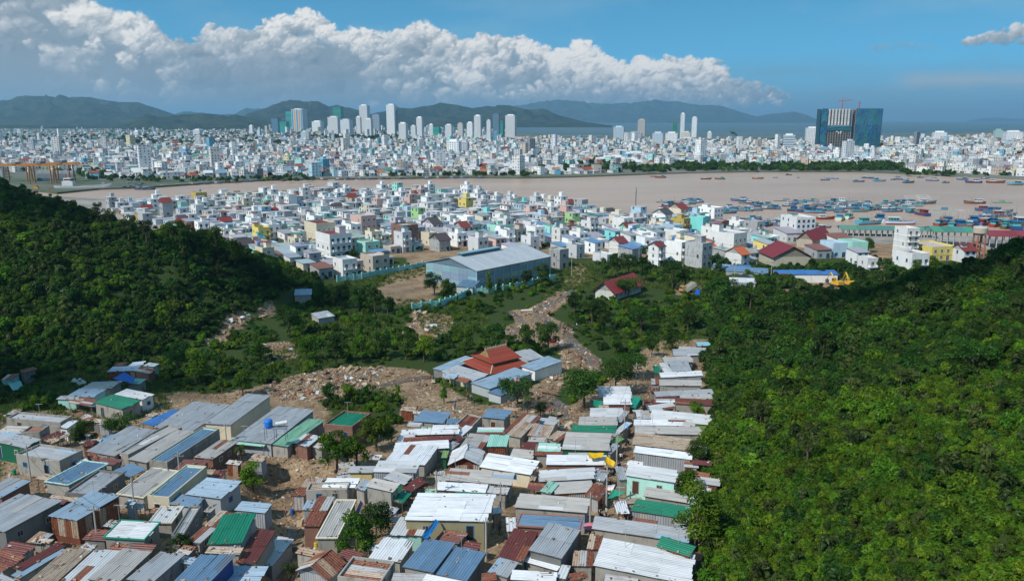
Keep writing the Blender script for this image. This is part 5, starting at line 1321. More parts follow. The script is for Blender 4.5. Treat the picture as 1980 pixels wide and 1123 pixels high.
def red_house():
    root, W_, D_, wo = gable_shed('house', 'small cream house with a dark red hipped gable roof among the groves', 'house', [(1151,576),(1186,582),(1226,562)], 3.6, 3.0, (.50,.50,.44), (.20,.028,.03), 'plaster', 1.0, ridge_long=False, sheet_w=1.0)
    for i in range(7):
        b = MB(); y = .6+i*(D_-1.2)/6; b.box(W_+.02, y-.2, 0, W_+.3, y+.2, 3.3); b.build('pillar', M['plaster'], root, color=(.55,.54,.48))
    for i in range(6): link('window', win_mesh(.9, 1.5), root, (.5,.5,.45), wall_M(W_+.01, .6+(i+.5)*(D_-1.2)/6, 1.2, R(90)))
red_house()
def temple():
    p = at(959, 722); yaw = R(38); root = local_root('temple', (p.x, p.y, ground(p.x, p.y)-.2), yaw, 'temple with a two tier red tiled roof and ornate gable', 'temple')
    root.scale = (.82, .82, .62); red = (.27, .055, .03); cream = (.52, .45, .31)
    b = MB(); b.box(-5.5, -5.5, 0, 5.5, 5.5, 4.4); wo = b.build('wall', M['plaster'], root, color=cream)
    def tiles(parent, p0, p1, p2, p3, rows, cols):       # one slope p0-p1 eave, p3-p2 top; each tile course is its own strip of barrel tiles
        for j in range(rows):
            t0, t1 = j/rows, (j+1)/rows+.02; m = MB()
            a, b_ = p0.lerp(p3, t0), p1.lerp(p2, t0); c, d = p1.lerp(p2, min(1, t1)), p0.lerp(p3, min(1, t1)); n = (b_-a).cross(d-a).normalized()
            if n.z < 0: n = -n
            for i in range(cols):
                s0, s1, sm = i/cols, (i+1)/cols, (i+.5)/cols; l = n*(.10-.05); hi = n*.14
                A0, A1, Am = a.lerp(b_, s0)+l, a.lerp(b_, s1)+l, a.lerp(b_, sm)+hi; D0, D1, Dm = d.lerp(c, s0), d.lerp(c, s1), d.lerp(c, sm)+n*.06
                m.poly([A0, Am, Dm, D0]); m.poly([Am, A1, D1, Dm])
            o = m.build('tile_course', M['paint'], parent, color=tuple(k*RND.uniform(.85, 1.15) for k in red)); 
    def flare(s, z, t, z2, lift):                         # corner points of a tier, eave corners swept up
        return [Vector((x*s, y*s, z+lift)) for x, y in ((-1,-1),(1,-1),(1,1),(-1,1))], [Vector((x*t, y*t, z2)) for x, y in ((-1,-1),(1,-1),(1,1),(-1,1))]
    e, t = flare(7.6, 4.3, 4.6, 6.5, .25)
    b = MB()
    for i in range(4): j = (i+1) % 4; b.poly([e[i], e[j], t[j], t[i]]); b.poly([e[i]-Vector((0,0,.18)), t[i]-Vector((0,0,.18)), t[j]-Vector((0,0,.18)), e[j]-Vector((0,0,.18))]); b.poly([e[i]-Vector((0,0,.18)), e[j]-Vector((0,0,.18)), e[j], e[i]])
    lo = b.build('lower_roof', M['paint'], root, color=red)
    for i in range(4): tiles(lo, e[i], e[(i+1) % 4], t[(i+1) % 4], t[i], 6, 22)
    for i in range(4):
        m = MB(); m.bar(e[i]+Vector((0,0,.1)), t[i]+Vector((0,0,.12)), .2, 5); m.build('hip_ridge', M['plaster'], lo, color=cream)
    b = MB(); b.box(-4.5, -4.5, 5.9, 4.5, 4.5, 7.3); b.build('upper_wall', M['plaster'], root, color=cream)
    # upper roof: saddle roof with ridge along x, gables at both ends, small skirt below each gable
    up = MB(); zr, ze, hx, hy = 10.9, 7.2, 3.6, 5.4
    A = [Vector((-5.4,-hy,ze+.2)), Vector((5.4,-hy,ze+.2)), Vector((hx,0,zr)), Vector((-hx,0,zr))]; B = [Vector((5.4,hy,ze+.2)), Vector((-5.4,hy,ze+.2)), Vector((-hx,0,zr)), Vector((hx,0,zr))]
    for q in (A, B): up.poly(q); up.poly([x-Vector((0,0,.15)) for x in q[::-1]])
    uo = up.build('upper_roof', M['paint'], root, color=red)
    tiles(uo, A[0], A[1], A[2], A[3], 8, 18); tiles(uo, B[0], B[1], B[2], B[3], 8, 18)
    for s in (-1, 1):
        m = MB(); g = [Vector((s*4.0,-3.6,8.3)), Vector((s*4.0,3.6,8.3)), Vector((s*3.7,0,10.8))]; m.poly(g); m.poly(g[::-1]); ofs = Vector((-s*.4, 0, 0)); m.poly([x+ofs for x in g]); m.build('gable', M['plaster'], root, color=(.55,.42,.20))
        for k in range(5):
            m = MB(); m.lathe([(.0, -.1), (.28, -.05), (.34, .05), (.0, .12)], 8); f = m.build('gable_ornament', M['plaster'], root, color=(.35,.25,.10)); f.location = (s*4.02, -1.6+.8*k, 8.75+.45*(2-abs(k-2))); f.rotation_euler = (0, R(90), 0)
        q = [Vector((s*5.4,-hy,ze+.2)), Vector((s*5.4,hy,ze+.2)), Vector((s*4.0,3.6,8.4)), Vector((s*4.0,-3.6,8.4))]
        m = MB(); m.poly(q); m.poly(q[::-1]); sk = m.build('gable_skirt', M['paint'], root, color=red); tiles(sk, q[0], q[1], q[2], q[3], 3, 16)
    m = MB(); m.box(-hx-.3, -.2, zr-.1, hx+.3, .2, zr+.45); rd = m.build('ridge', M['plaster'], root, color=cream)
    for k in range(9):
        x = -hx-.2+k*(2*hx+.4)/8; m = MB(); hgt = .45+.5*(k in (0, 4, 8)); m.bar((x-.2, 0, zr+.4), (x+.1, 0, zr+.4+hgt), .16, 5, .05); m.bar((x+.1, 0, zr+.4), (x+.35, 0, zr+.35+hgt*.6), .12, 5, .04); m.build('ridge_ornament', M['plaster'], rd, color=(.36,.27,.16))
    for sx in (-1, 1):
        for sy in (-1, 1):
            m = MB(); m.bar((sx*7.5, sy*7.5, 4.6), (sx*8.1, sy*8.1, 5.3), .14, 5, .05); m.build('eave_curl', M['plaster'], lo, color=cream)
temple()
TS = """
834,712 858,718 924,694|L|k|3|.5|n|blue grey wing roof at the left corner of the temple
852,718 912,737 946,724|G|p|3|.6|n|broad grey roof in front of the temple's left half
857,729 880,733 884,724|L|p|2.4|.3|A|blue grey porch roof at the temple's left front
884,736 905,741 908,733|S|c|2.4|.3|A|rusty porch roof in front of the temple
908,740 945,752 1032,722|L|q|3.1|.4|n|long blue roof along the front of the temple
940,757 966,765 1022,747|B|q|2.6|.3|n|darker blue lean-to roof, lowest in front of the temple
1004,707 1034,717 1089,698|L|w|3.5|.5|n|grey blue roof over a white hall right of the temple
985,684 1012,702 1050,690|G|q|3.3|.5|n|grey roof joining temple and white hall at the back
"""
for ln in TS.strip().split('\n'):
    p, code, wall, h, pitch, flags, label = ln.split('|'); A, B, C = [tuple(float(x) for x in q.split(',')) for q in p.split()]
    shack(A, B, C, code, wall, float(h), float(pitch), flags, label, group='tin roofs round the temple', name='temple_annex', cat='annex')
# halls of the port, right
gable_shed('hall', 'dark red roofed hall with cream gable beside the blue roofed shed', 'hall', [(1495,518),(1567,517),(1545,488)], 5.0, 4.2, (.52,.47,.36), (.17,.022,.03), 'plaster', .8, ridge_long=False, sheet_w=1.3, depth=16)
gable_shed('hall', 'dark red roofed hall on the harbour side, behind the cream gabled one', 'hall', [(1540,477),(1570,480),(1618,470)], 4.4, 3.6, (.38,.33,.27), (.18,.026,.03), 'plaster', .8, ridge_long=False, sheet_w=1.3)
def blue_shed():
    root, (a, b, c, d), z = shack((1497,531),(1618,531),(1616,522),'K','w',4.2,.6,'n','long bright blue roofed shed with cream wall above the red earth lot',name='shed',cat='shed',group=None)
    m = MB(); q = a-Vector((0, .35, 0)); m.box(q.x, q.y-.1, ground(q.x, q.y)-.5, q.x+6.0, q.y+.2, z+.4); m.build('red_wall', M['paint'], root, root.location, (.22,.025,.02))
blue_shed()
for A, B, C, code, lab in (((1404,524),(1486,529),(1484,519),'B','dark blue tin shed roof beside the town road, longer one'),((1410,517),(1452,518),(1450,513),'K','bright blue tin shed roof behind the longer dark one'),
    ((1378,517),(1412,520),(1410,512),'L','pale blue shed roof left of the dark blue sheds'),((1412,546),(1462,548),(1458,538),'V','pale grey tin shed near the white lorry'),((1150,573),(1152,574),(1153,572),'T','x')):
    if lab == 'x': continue
    shack(A, B, C, code, 'd', 3, .4, 'n', lab, name='shed', cat='shed', group='tin sheds along the town road')
# long fish quay roofs
def pier_roof(px0, px1, depth, h, c, label, posts):
    a, b = at_z(*px0, 1.8), at_z(*px1, 1.8); u = Vector((b.x-a.x, b.y-a.y, 0)); L_ = u.length; yaw = math.atan2(u.y, u.x)
    root = local_root('market_hall', (a.x, a.y, 1.8), yaw, label, 'market hall')
    for i in range(posts+1):
        for y in (.4, depth-.4):
            m = MB(); x = .5+i*(L_-1)/posts; m.box(x-.18, y-.18, 0, x+.18, y+.18, h); m.build('post', M['plaster'], root, color=(.42,.42,.40))
    n = max(4, int(L_/4)); rb = MB(); rb.hexa([(-.6,-1,h-.3), (L_+.6,-1,h-.3), (L_+.6,depth/2,h+1.3), (-.6,depth/2,h+1.3), (-.6,-1,h-.15), (L_+.6,-1,h-.15), (L_+.6,depth/2,h+1.45), (-.6,depth/2,h+1.45)])
    rb.hexa([(-.6,depth/2,h+1.3), (L_+.6,depth/2,h+1.3), (L_+.6,depth+1,h-.3), (-.6,depth+1,h-.3), (-.6,depth/2,h+1.45), (L_+.6,depth/2,h+1.45), (L_+.6,depth+1,h-.15), (-.6,depth+1,h-.15)])
    ro = rb.build('roof', M['metal'], root, color=c)
    for i in range(n):
        x0, x1 = -.6+i*(L_+1.2)/n, -.6+(i+1)*(L_+1.2)/n-.06; m = MB(); m.hexa([(x0,-1,h-.14), (x1,-1,h-.14), (x1,depth/2,h+1.46), (x0,depth/2,h+1.46), (x0,-1,h-.04), (x1,-1,h-.04), (x1,depth/2,h+1.56), (x0,depth/2,h+1.56)])
        m.build('roof_panel', M['metal'], ro, color=tuple(k*RND.uniform(.88, 1.12) for k in c))
    b = MB(); b.box(0, -.2, 0, L_, depth, .6); b.build('platform', M['concrete'], root, color=(.35,.34,.32))
    return root, L_
pier_roof((1626,458),(1806,462), 9, 4.2, (.09,.23,.18), 'very long low green roofed fish market on the quay', 16)
pier_roof((1804,480),(1882,482), 16, 8.2, (.07,.25,.17), 'tall open hall with green roof beside the brick water tower', 6)
pier_roof((1910,484),(2010,486), 16, 7., (.24,.03,.035), 'white framed hall with dark red roof band at the right edge', 7)
def water_tower():
    p = at_z(1889, 499, 2); root = empty('water_tower', p, 'slim red brick water tower with pale tank beside the green hall', 'tower')
    for sx in (-1, 1):
        for sy in (-1, 1):
            m = MB(); m.bar((sx*1.9, sy*1.9, -.3), (sx*1.6, sy*1.6, 10.5), .42, 4); m.build('leg', M['paint'], root, color=(.33,.12,.07))
    for z in (3.2, 6.6):
        m = MB()
        m.box(-1.8, -1.95, z, 1.8, -1.55, z+.45); m.box(-1.8, 1.55, z, 1.8, 1.95, z+.45); m.box(-1.95, -1.5, z, -1.55, 1.5, z+.45); m.box(1.55, -1.5, z, 1.95, 1.5, z+.45); m.build('ring_beam', M['paint'], root, color=(.36,.14,.08))
    m = MB(); m.lathe([(1.6, 10.2), (2.9, 11.3), (3.0, 13.6), (2.6, 14.0), (.2, 14.5)], 16); t = m.build('tank', M['plaster'], root, color=(.55,.47,.38))
    m = MB(); m.bar((0, 0, 14.4), (0, 0, 15.6), .15, 5); m.build('vent_pipe', M['metal'], t, color=(.3,.3,.3))
water_tower()
def mast(px, py, top, label):
    p = at_z(px, py, 2); t = to_px(p)[2]; H = (py-top)*t/F; root = empty('radio_mast', p, label, 'mast')
    for k in range(3):
        a = k*2.094; m = MB(); m.bar((.55*math.cos(a), .55*math.sin(a), 0), (.3*math.cos(a), .3*math.sin(a), H), .09, 5); m.build('leg', M['metal'], root, color=(.16,.16,.17))
    for j in range(14):
        z = H*j/14; m = MB()
        for k in range(3): a, b = k*2.094, (k+1)*2.094; m.bar((.5*math.cos(a), .5*math.sin(a), z), (.45*math.cos(b), .45*math.sin(b), z+H/14), .05, 4)
        m.build('lattice', M['metal'], root, color=(.17,.17,.18))['kind'] = 'stuff'
    for k in range(3): m = MB(); a = k*2.1; m.box(.4*math.cos(a)-.2, .4*math.sin(a)-.2, H-3, .4*math.cos(a)+.2, .4*math.sin(a)+.2, H-.6); m.build('antenna', M['plaster'], root, color=(.4,.4,.4))
mast(1228, 424, 363, 'tall dark lattice radio mast among white houses by the river')
mast(603, 402, 368, 'lattice mast on the left part of the near town')
def excavator(px, py, label, yaw):
    p = at(px, py); root = local_root('excavator', (p.x, p.y, ground(p.x, p.y)), yaw, label, 'excavator', 'yellow excavators on the red earth lot'); yel = (.62, .36, .03)
    for y in (-1.15, 1.15):
        m = MB(); m.hexa([(-1.7,y-.3,0), (1.7,y-.3,0), (1.7,y+.3,0), (-1.7,y+.3,0), (-2.0,y-.3,.75), (2.0,y-.3,.75), (2.0,y+.3,.75), (-2.0,y+.3,.75)]); m.build('track', M['metal'], root, color=(.05,.045,.04))
    m = MB(); m.box(-2.2, -1.35, .95, 1.3, 1.35, 1.9); m.box(-2.4, -1.3, 1.1, -2.2, 1.3, 2.2); m.box(-2.2, -1.35, 1.9, -.4, 1.35, 2.3); m.build('body', M['paint'], root, color=yel)
    m = MB(); m.hexa([(.0,.15,1.9), (1.35,.15,1.9), (1.35,1.3,1.9), (.0,1.3,1.9), (.0,.2,3.2), (1.0,.2,3.2), (1.0,1.25,3.2), (.0,1.25,3.2)]); cb = m.build('cab', M['paint'], root, color=yel)
    m = MB(); m.box(.15, 1.27, 2.15, .95, 1.31, 3.0); m.box(1.2, .3, 2.2, 1.27, 1.15, 2.9); m.build('cab_window', M['glass'], cb)
    m = MB(); m.bar((1.0,-.4,1.7), (3.6,-.4,4.6), .30, 4, .24); m.build('boom', M['paint'], root, color=yel)
    m = MB(); m.bar((3.6,-.4,4.7), (5.4,-.4,1.9), .23, 4, .16); m.build('arm', M['paint'], root, color=yel)
    m = MB(); m.hexa([(4.9,-.95,.4), (5.8,-.95,.7), (5.8,.15,.7), (4.9,.15,.4), (5.0,-.95,1.6), (5.6,-.95,1.9), (5.6,.15,1.9), (5.0,.15,1.6)]); m.build('bucket', M['metal'], root, color=(.1,.09,.08))
    m = MB(); m.bar((1.1,-.4,2.2), (2.8,-.4,4.1), .1, 5); m.build('hydraulic_ram', M['metal'], root, color=(.3,.3,.3))
excavator(1617, 554, 'yellow excavator on the red earth lot, left of two', R(110)); excavator(1643, 554, 'yellow excavator on the red earth lot, right of two', R(100))
def lorry(px, py, yaw, body, cabc, label, tilt=0.):
    p = at(px, py); root = local_root('lorry', (p.x, p.y, ground(p.x, p.y)), yaw, label, 'lorry')
    m = MB(); m.box(-3.2, -1.1, .75, 2.9, 1.1, 1.0); m.build('chassis', M['metal'], root, color=(.06,.06,.06))
    for x in (-2.2, -1.0, 2.1):
        for y in (-.95, .95):
            m = MB(); m.lathe([(.12, -.16), (.5, -.16), (.52, 0), (.5, .16), (.12, .16)], 12); w = m.build('wheel', M['dark'], root); w.location = (x, y, .52); w.rotation_euler = (R(90), 0, 0)
    m = MB(); m.hexa([(1.35,-1.1,1.0), (3.1,-1.1,1.0), (3.1,1.1,1.0), (1.35,1.1,1.0), (1.4,-1.05,2.7), (2.7,-1.05,2.7), (2.7,1.05,2.7), (1.4,1.05,2.7)]); cb = m.build('cab', M['paint'], root, color=cabc)
    m = MB(); m.hexa([(3.02,-.9,1.75), (3.06,-.9,1.75), (3.06,.9,1.75), (3.02,.9,1.75), (2.78,-.85,2.5), (2.82,-.85,2.5), (2.82,.85,2.5), (2.78,.85,2.5)]); m.build('windscreen', M['glass'], cb)
    m = MB(); m.box(-3.3, -1.2, 0, 1.2, 1.2, .12); m.box(-3.3, -1.2, .12, 1.2, -1.1, 1.5); m.box(-3.3, 1.1, .12, 1.2, 1.2, 1.5); m.box(1.1, -1.1, .12, 1.2, 1.1, 1.6); m.box(-3.3, -1.1, .12, -3.2, 1.1, 1.3)
    o = m.build('cargo_bed', M['paint'], root, color=body); o.location = (0, 0, 1.02); o.rotation_euler = (0, tilt, 0)
lorry(1330, 566, R(200), (.6,.55,.48), (.5,.3,.1), 'tipper lorry with raised pale bed beside the blue tarpaulin heap', R(28)); lorry(1441, 546, R(5), (.09,.11,.12), (.2,.25,.3), 'dark grey lorry parked before the blue tin sheds')
# ------------------------------------------------------------------ houses of the near town
PAL = {'white': (.76,.76,.74), 'cream': (.66,.60,.46), 'pale blue': (.40,.55,.64), 'mint green': (.33,.64,.54), 'pink': (.62,.43,.38), 'grey': (.40,.41,.41), 'yellow': (.68,.55,.16), 'beige': (.50,.43,.35), 'turquoise': (.20,.62,.60), 'off-white': (.70,.69,.66), 'brick red': (.24,.08,.05), 'bright blue': (.12,.38,.60), 'mustard': (.42,.31,.08), 'lime green': (.35,.60,.25), 'light grey': (.56,.57,.58), 'lilac grey': (.52,.50,.55)}
ROOFC = {'flat': (.50,.49,.47), 'red tiled': (.19,.04,.032), 'green tin': (.05,.22,.15), 'grey tin': (.34,.36,.38), 'blue tin': (.13,.26,.42), 'dark tiled': (.07,.06,.06), 'orange tiled': (.46,.14,.05), 'white': (.66,.67,.67), 'rusty tin': (.22,.085,.05)}
NUMW = ['no', 'one', 'two', 'three', 'four', 'five', 'six']
TOWN = []
def balcony_mesh(w, d):
    b = MB(); b.box(-w/2, -d, -.14, w/2, 0, 0); b.box(-w/2, -d, .0, w/2, -d+.07, .22)
    for x in np.linspace(-w/2+.05, w/2-.05, max(3, int(w/.6))): b.box(x-.03, -d, .22, x+.03, -d+.06, .85)
    b.box(-w/2, -d-.01, .85, w/2, -d+.08, .93); b.box(-w/2, -d+.08, 0, -w/2+.07, 0, .9); b.box(w/2-.07, -d+.08, 0, w/2, 0, .9); return b
BALC = {}
def tank(root, x, y, z, rng):
    if 'tank' not in BALC:
        b = MB(); b.lathe([(.0, 0), (.62, .02), (.65, .2), (.65, 1.25), (.5, 1.45), (.1, 1.55)], 10); BALC['tank'] = b.mesh('water_tank', M['metal'])
        f = MB()
        for sx in (-.5, .5):
            for sy in (-.5, .5): f.bar((sx, sy, -.9), (sx, sy, 0), .05)
        f.box(-.6, -.6, -.06, .6, .6, 0); BALC['stand'] = f.mesh('tank_stand', M['metal'])
    o = link('water_tank', BALC['tank'], root, rng.choice([(.55,.57,.6), (.55,.57,.6), (.05,.2,.5), (.35,.37,.4)]), Matrix.Translation((x, y, z+.9))); link('tank_stand', BALC['stand'], o, (.2,.2,.2))
def town_house(p, yaw, w, d, floors, colour, roof, rng, feats=(), side=None, label=None, fh=2.9, name='town_house', windows=True, group='houses of the near town'):
    """w along local x, d along local y; p is the middle of the plan; local -y is the street front"""
    h = floors*fh; root = local_root(name, p, yaw, label, 'house', group); c = PAL[colour]; x0, x1, y0, y1 = -w/2, w/2, -d/2, d/2
    mat = M['brick'] if colour == 'brick red' else M['concrete'] if colour == 'grey' else M['plaster']
    b = MB(); b.box(x0, y0, -1.0, x1, y1, h)
    flat = roof in ('flat', 'white') or 'terrace' in feats
    par = rng.uniform(.5, 1.0) if flat else 0
    if flat:
        for q in ((x0, y0, x1, y0+.18), (x0, y1-.18, x1, y1), (x0, y0+.18, x0+.18, y1-.18), (x1-.18, y0+.18, x1, y1-.18)): b.box(q[0], q[1], h, q[2], q[3], h+par)
    if roof in ('red tiled', 'orange tiled', 'dark tiled') and not flat:
        for s in ((x0, 0), (x1, 0)): b.poly([(s[0], y0, h), (s[0], y1, h), (s[0], 0, h+d*.28)]); b.poly([(s[0], y0, h), (s[0], 0, h+d*.28), (s[0], y1, h)])
    b.build('wall', mat, root, color=c)
    rc = tuple(k*rng.uniform(.85, 1.1) for k in ROOFC[roof]); rb = MB()
    if flat: rb.box(x0+.19, y0+.19, h-.05, x1-.19, y1-.19, h+.06); rb.build('roof', M['concrete'], root, color=tuple(.5*k+.2 for k in c) if roof == 'white' else rc)
    elif 'tiled' in roof:
        k = .56; o = .5; z = h-o*k+.05; r_ = h+d*.28+.05
        for s in (-1, 1):
            q = [(x0-o, s*(d/2+o), z), (x1+o, s*(d/2+o), z), (x1+o, 0, r_), (x0-o, 0, r_)]; 
            if s > 0: q = q[::-1]
            rb.poly(q); rb.poly([(a, b_, e-.16) for a, b_, e in q[::-1]]); 
            n = len(q)
            for i in range(4): A, B = q[i], q[(i+1) % 4]; rb.poly([A, (A[0], A[1], A[2]-.16), (B[0], B[1], B[2]-.16), B])
        ro = rb.build('roof', M['paint'], root, color=rc); m = MB(); m.bar((x0-o, 0, r_+.02), (x1+o, 0, r_+.02), .14, 5); m.build('roof_ridge', M['paint'], ro, color=tuple(k*.8 for k in rc))
    else:
        o = .4; dz = d*rng.uniform(.06, .13); q = [(x0-o, y0-o), (x1+o, y0-o), (x1+o, y1+o), (x0-o, y1+o)]; zz = [h+.1, h+.1, h+.1+dz, h+.1+dz]
        rb.hexa([(a, b_, z) for (a, b_), z in zip(q, zz)]+[(a, b_, z+.1) for (a, b_), z in zip(q, zz)]); rb.build('roof', M['metal'], root, color=rc)
        b = MB(); b.hexa([(x0, y0+.1, h), (x1, y0+.1, h), (x1, y1, h), (x0, y1, h), (x0, y0+.1, h+.1), (x1, y0+.1, h+.1), (x1, y1, h+.1+dz*.97), (x0, y1, h+.1+dz*.97)]); b.build('roof_wall', mat, root, color=c)
    if 'stair' in feats:
        sw, sd = min(3.2, w*.45), min(4.2, d*.35); sx = rng.choice([-1, 1])*(w/2-sw/2-.0); sy = rng.uniform(-.1, .3)*d; s2 = fh*.85
        m = MB(); m.box(sx-sw/2+.02, sy-sd/2, h+.07, sx+sw/2-.02, sy+sd/2, h+s2); st = m.build('stair_tower', mat, root, color=c)
        m = MB(); m.box(sx-sw/2-.25, sy-sd/2-.3, h+s2, sx+sw/2+.25, sy+sd/2+.3, h+s2+.14); m.build('stair_roof', M['paint'], st, color=rng.choice([(.5,.5,.48), (.25,.05,.04), (.34,.36,.38), (.05,.22,.15)]))
    if 'tank' in feats: tank(root, rng.uniform(-.3, .3)*w, rng.uniform(-.1, .35)*d, h+.1 if flat else h+.6, rng)
    if 'canopy' in feats:
        m = MB(); z = h+2.4; m.hexa([(x0+.1, y0, z), (x1-.1, y0, z), (x1-.1, y0+d*.4, z+.3), (x0+.1, y0+d*.4, z+.3), (x0+.1, y0, z+.07), (x1-.1, y0, z+.07), (x1-.1, y0+d*.4, z+.37), (x0+.1, y0+d*.4, z+.37)])
        cn = m.build('terrace_canopy', M['metal'], root, color=rng.choice([(.34,.36,.38), (.05,.22,.15), (.13,.26,.42), (.5,.5,.5)]))
        for sx in (x0+.3, x1-.3): m = MB(); m.bar((sx, y0+.3, h), (sx, y0+.3, z), .07); m.build('canopy_post', M['metal'], cn, color=(.3,.3,.3))
    if 'band' in feats:
        for f in range(1, floors): m = MB(); m.box(x0-.12, y0-.12, f*fh-.12, x1+.12, y1+.12, f*fh+.12); m.build('floor_band', M['plaster'], root, color=tuple(min(.8, k*1.15) for k in c))
    if windows:
        fc = rng.choice([(.62,.62,.6), (.62,.62,.6), (.25,.2,.15), (.1,.25,.4)])
        cam_l = Matrix.Rotation(-yaw, 3, 'Z') @ Vector((-p[0], -p[1], 0))
        sides = []
        if cam_l.y < -d/2: sides.append(('f', w, 0., lambda t: (t, y0)))
        if cam_l.x < -w/2: sides.append(('l', d, R(-90), lambda t: (x0, -t)))
        if cam_l.x > w/2: sides.append(('r', d, R(90), lambda t: (x1, t)))
        if cam_l.y > d/2: sides.append(('b', w, R(180), lambda t: (-t, y1)))
        for nm, ln, wy, fn in sides:
            front = nm in 'fb'; n = max(1, int(ln/(2.6 if front else 4.2)))
            for f in range(floors):
                bal = front and f > 0 and 'balcony' in feats
                if bal:
                    bw = round(ln*.8, 1); key = bw
                    if key not in BALC: BALC[key] = balcony_mesh(bw, 1.1).mesh('balcony', M['plaster'])
                    x, y = fn(0); link('balcony', BALC[key], root, tuple(min(.8, k*1.08) for k in c), wall_M(x, y, f*fh+.1, wy))
                for i in range(n):
                    if not front and rng.random() < .45: continue
                    t = (i+.5)*ln/n-ln/2; x, y = fn(t); big = bal or (front and f == 0)
                    if front and f == 0 and i == n//2: 
                        link('door', win_mesh(1.6, 2.3, True), root, fc, wall_M(x, y, .05, wy)); continue
                    link('window', win_mesh(1.3 if front else 1.0, 2.0 if bal else 1.3), root, fc, wall_M(x, y, f*fh+(.25 if bal else 1.0), wy))
    TOWN.append(dict(root=root, c=colour, f=floors, r=roof, ft=feats, px=to_px(Vector(p)), w=w, manual=label is not None)); return root
def hand_house(px0, px1, py, pytop, colour, roof, floors, feats, label, yaw=38, depth=None, rngs=[0]):
    """house whose visible outline runs from px0 to px1, foot at py, top at pytop"""
    rngs[0] += 1; rng = random.Random(900+rngs[0]); p = at((px0+px1)/2, py); t = to_px(p)[2]; span = (px1-px0)*t/F; a = R(yaw); k = abs(math.cos(a)); s = abs(math.sin(a))
    ratio = depth or 1.4; w = span/(k+ratio*s); d = w*ratio; hh = (py-pytop)*t/F*1.02
    v = Vector((p.x, p.y, 0)).normalized(); c = p+v*(w*s+d*k)*.5; c.z = ground(c.x, c.y)
    return town_house(c, a, w, d, floors, colour, roof, rng, feats, label=label, fh=max(2.6, hh*.9/floors))
HH = """
609 685 503 452 white|red tiled|3|balcony band terrace stair|white three-storey house with arches and red stair roof at the near town edge
685 738 497 470 mint green|flat|2|tank|mint green two storey block right of the white house with arches
677 731 458 416 pink|flat|3|tank|broad pink three storey block left of the brick red shell
587 654 470 432 cream|red tiled|2|band terrace|wide cream house with a small red roof left of the pink block
310 336 419 401 yellow|orange tiled|1||little bright yellow gabled house just beyond the left hill
369 404 394 372 mustard|flat|2|tank|mustard yellow block high on the left riverside
756 811 476 436 brick red|flat|3|terrace|unfinished brick red house with open floors in the middle of the town
905 945 491 460 light grey|flat|2|tank stair|grey two storey house with stair tower just behind the warehouse
1061 1099 520 482 grey|flat|2|terrace|bare grey concrete house at the right end of the warehouse
1169 1203 472 446 turquoise|grey tin|2||turquoise walled house in the right half of the near town
1332 1372 455 420 turquoise|flat|2|terrace canopy|turquoise house front below the white block near the boats
1350 1396 432 402 white|flat|3|stair terrace|tall white block standing behind the turquoise front near the boats
1371 1407 458 428 brick red|flat|3|terrace|brown brick shell right of the turquoise house front
1372 1440 492 450 white|flat|2|stair terrace band|wide modern white house with dark garage below the brown brick shell
1324 1374 520 470 grey|flat|3|stair|tall bare concrete house with dark upper window left of the modern white house
1253 1284 516 473 white|red tiled|3|balcony band|slim white three storey house with balconies by the road grove
1514 1566 463 424 white|flat|4|stair|white four storey block before the blue boats
1731 1765 502 440 off-white|flat|5|balcony band|tall slim white house with five balconied floors at the dusty street
1760 1832 504 478 yellow|flat|2|band|pale yellow house with many windows behind the right hill
1733 1782 532 490 white|flat|2|balcony tank|white house with glazed upper room on the right hill foot
1843 1877 508 482 light grey|red tiled|2|stair|white house with rounded red roof left of the brick water tower
1661 1689 532 498 white|flat|2|balcony|narrow white house at the end of the dusty street
1500 1545 468 450 light grey|grey tin|1||low pale grey shed between the white block and the red roofed hall
1406 1440 452 428 white|flat|2|stair|white house right of the brown brick shell
1284 1330 470 448 white|flat|2|balcony|white villa at the left of the turquoise house front
1262 1300 440 412 white|dark tiled|2|stair|white house with a dark pyramid roof by the harbour inlet
1292 1330 424 402 cream|red tiled|2||house with steep dark red gable by the harbour inlet
1590 1630 498 470 pale blue|white|1||low pale roofed house, left one in the cluster by the dusty street
1625 1668 494 468 mint green|white|1||low mint walled house in the cluster by the dusty street
1600 1650 478 464 white|rusty tin|1||row of rusty roofs behind the red roofed halls
1640 1672 512 492 white|grey tin|2||small white house with grey roof, nearest to the dusty street
1560 1600 500 482 grey|rusty tin|1||low rusty roofed house behind the blue roofed shed
643 694 540 503 white|flat|2|balcony terrace|white two storey house touching the turquoise wall
672 705 536 506 pink|flat|2|balcony|narrow pink house beside the turquoise wall
696 756 528 496 beige|flat|2|canopy|brownish house with open upper floor near the end of the turquoise wall
572 612 532 510 cream|grey tin|1||low cream house with grey roof at the left end of the turquoise wall
598 648 540 520 grey|rusty tin|1||low house with rusty roof at the left end of the turquoise wall
548 585 520 500 off-white|grey tin|1||low grey roofed house below the end of the left hill crest
830 872 487 462 grey|dark tiled|1||dark roofed house left behind the warehouse
1095 1130 500 474 light grey|flat|2|stair|light grey house right behind the warehouse ridge
1130 1165 492 468 white|blue tin|2||white house with blue tin roof on the town road
1195 1240 505 480 grey|blue tin|1||low blue roofed house behind the roadside grove
"""
HAND = []
for ln in HH.strip().split('\n'):
    a, roof, fl, ft, label = ln.split('|'); q = a.split(); x0, x1, y, yt = [float(v) for v in q[:4]]; HAND.append(((x0+x1)/2, y, (x1-x0)/2, at((x0+x1)/2, y)))
    hand_house(x0, x1, y, yt, ' '.join(q[4:]), roof, int(fl), tuple(ft.split()), label, yaw=38 if (x0+x1)/2 < 1480 else 12)
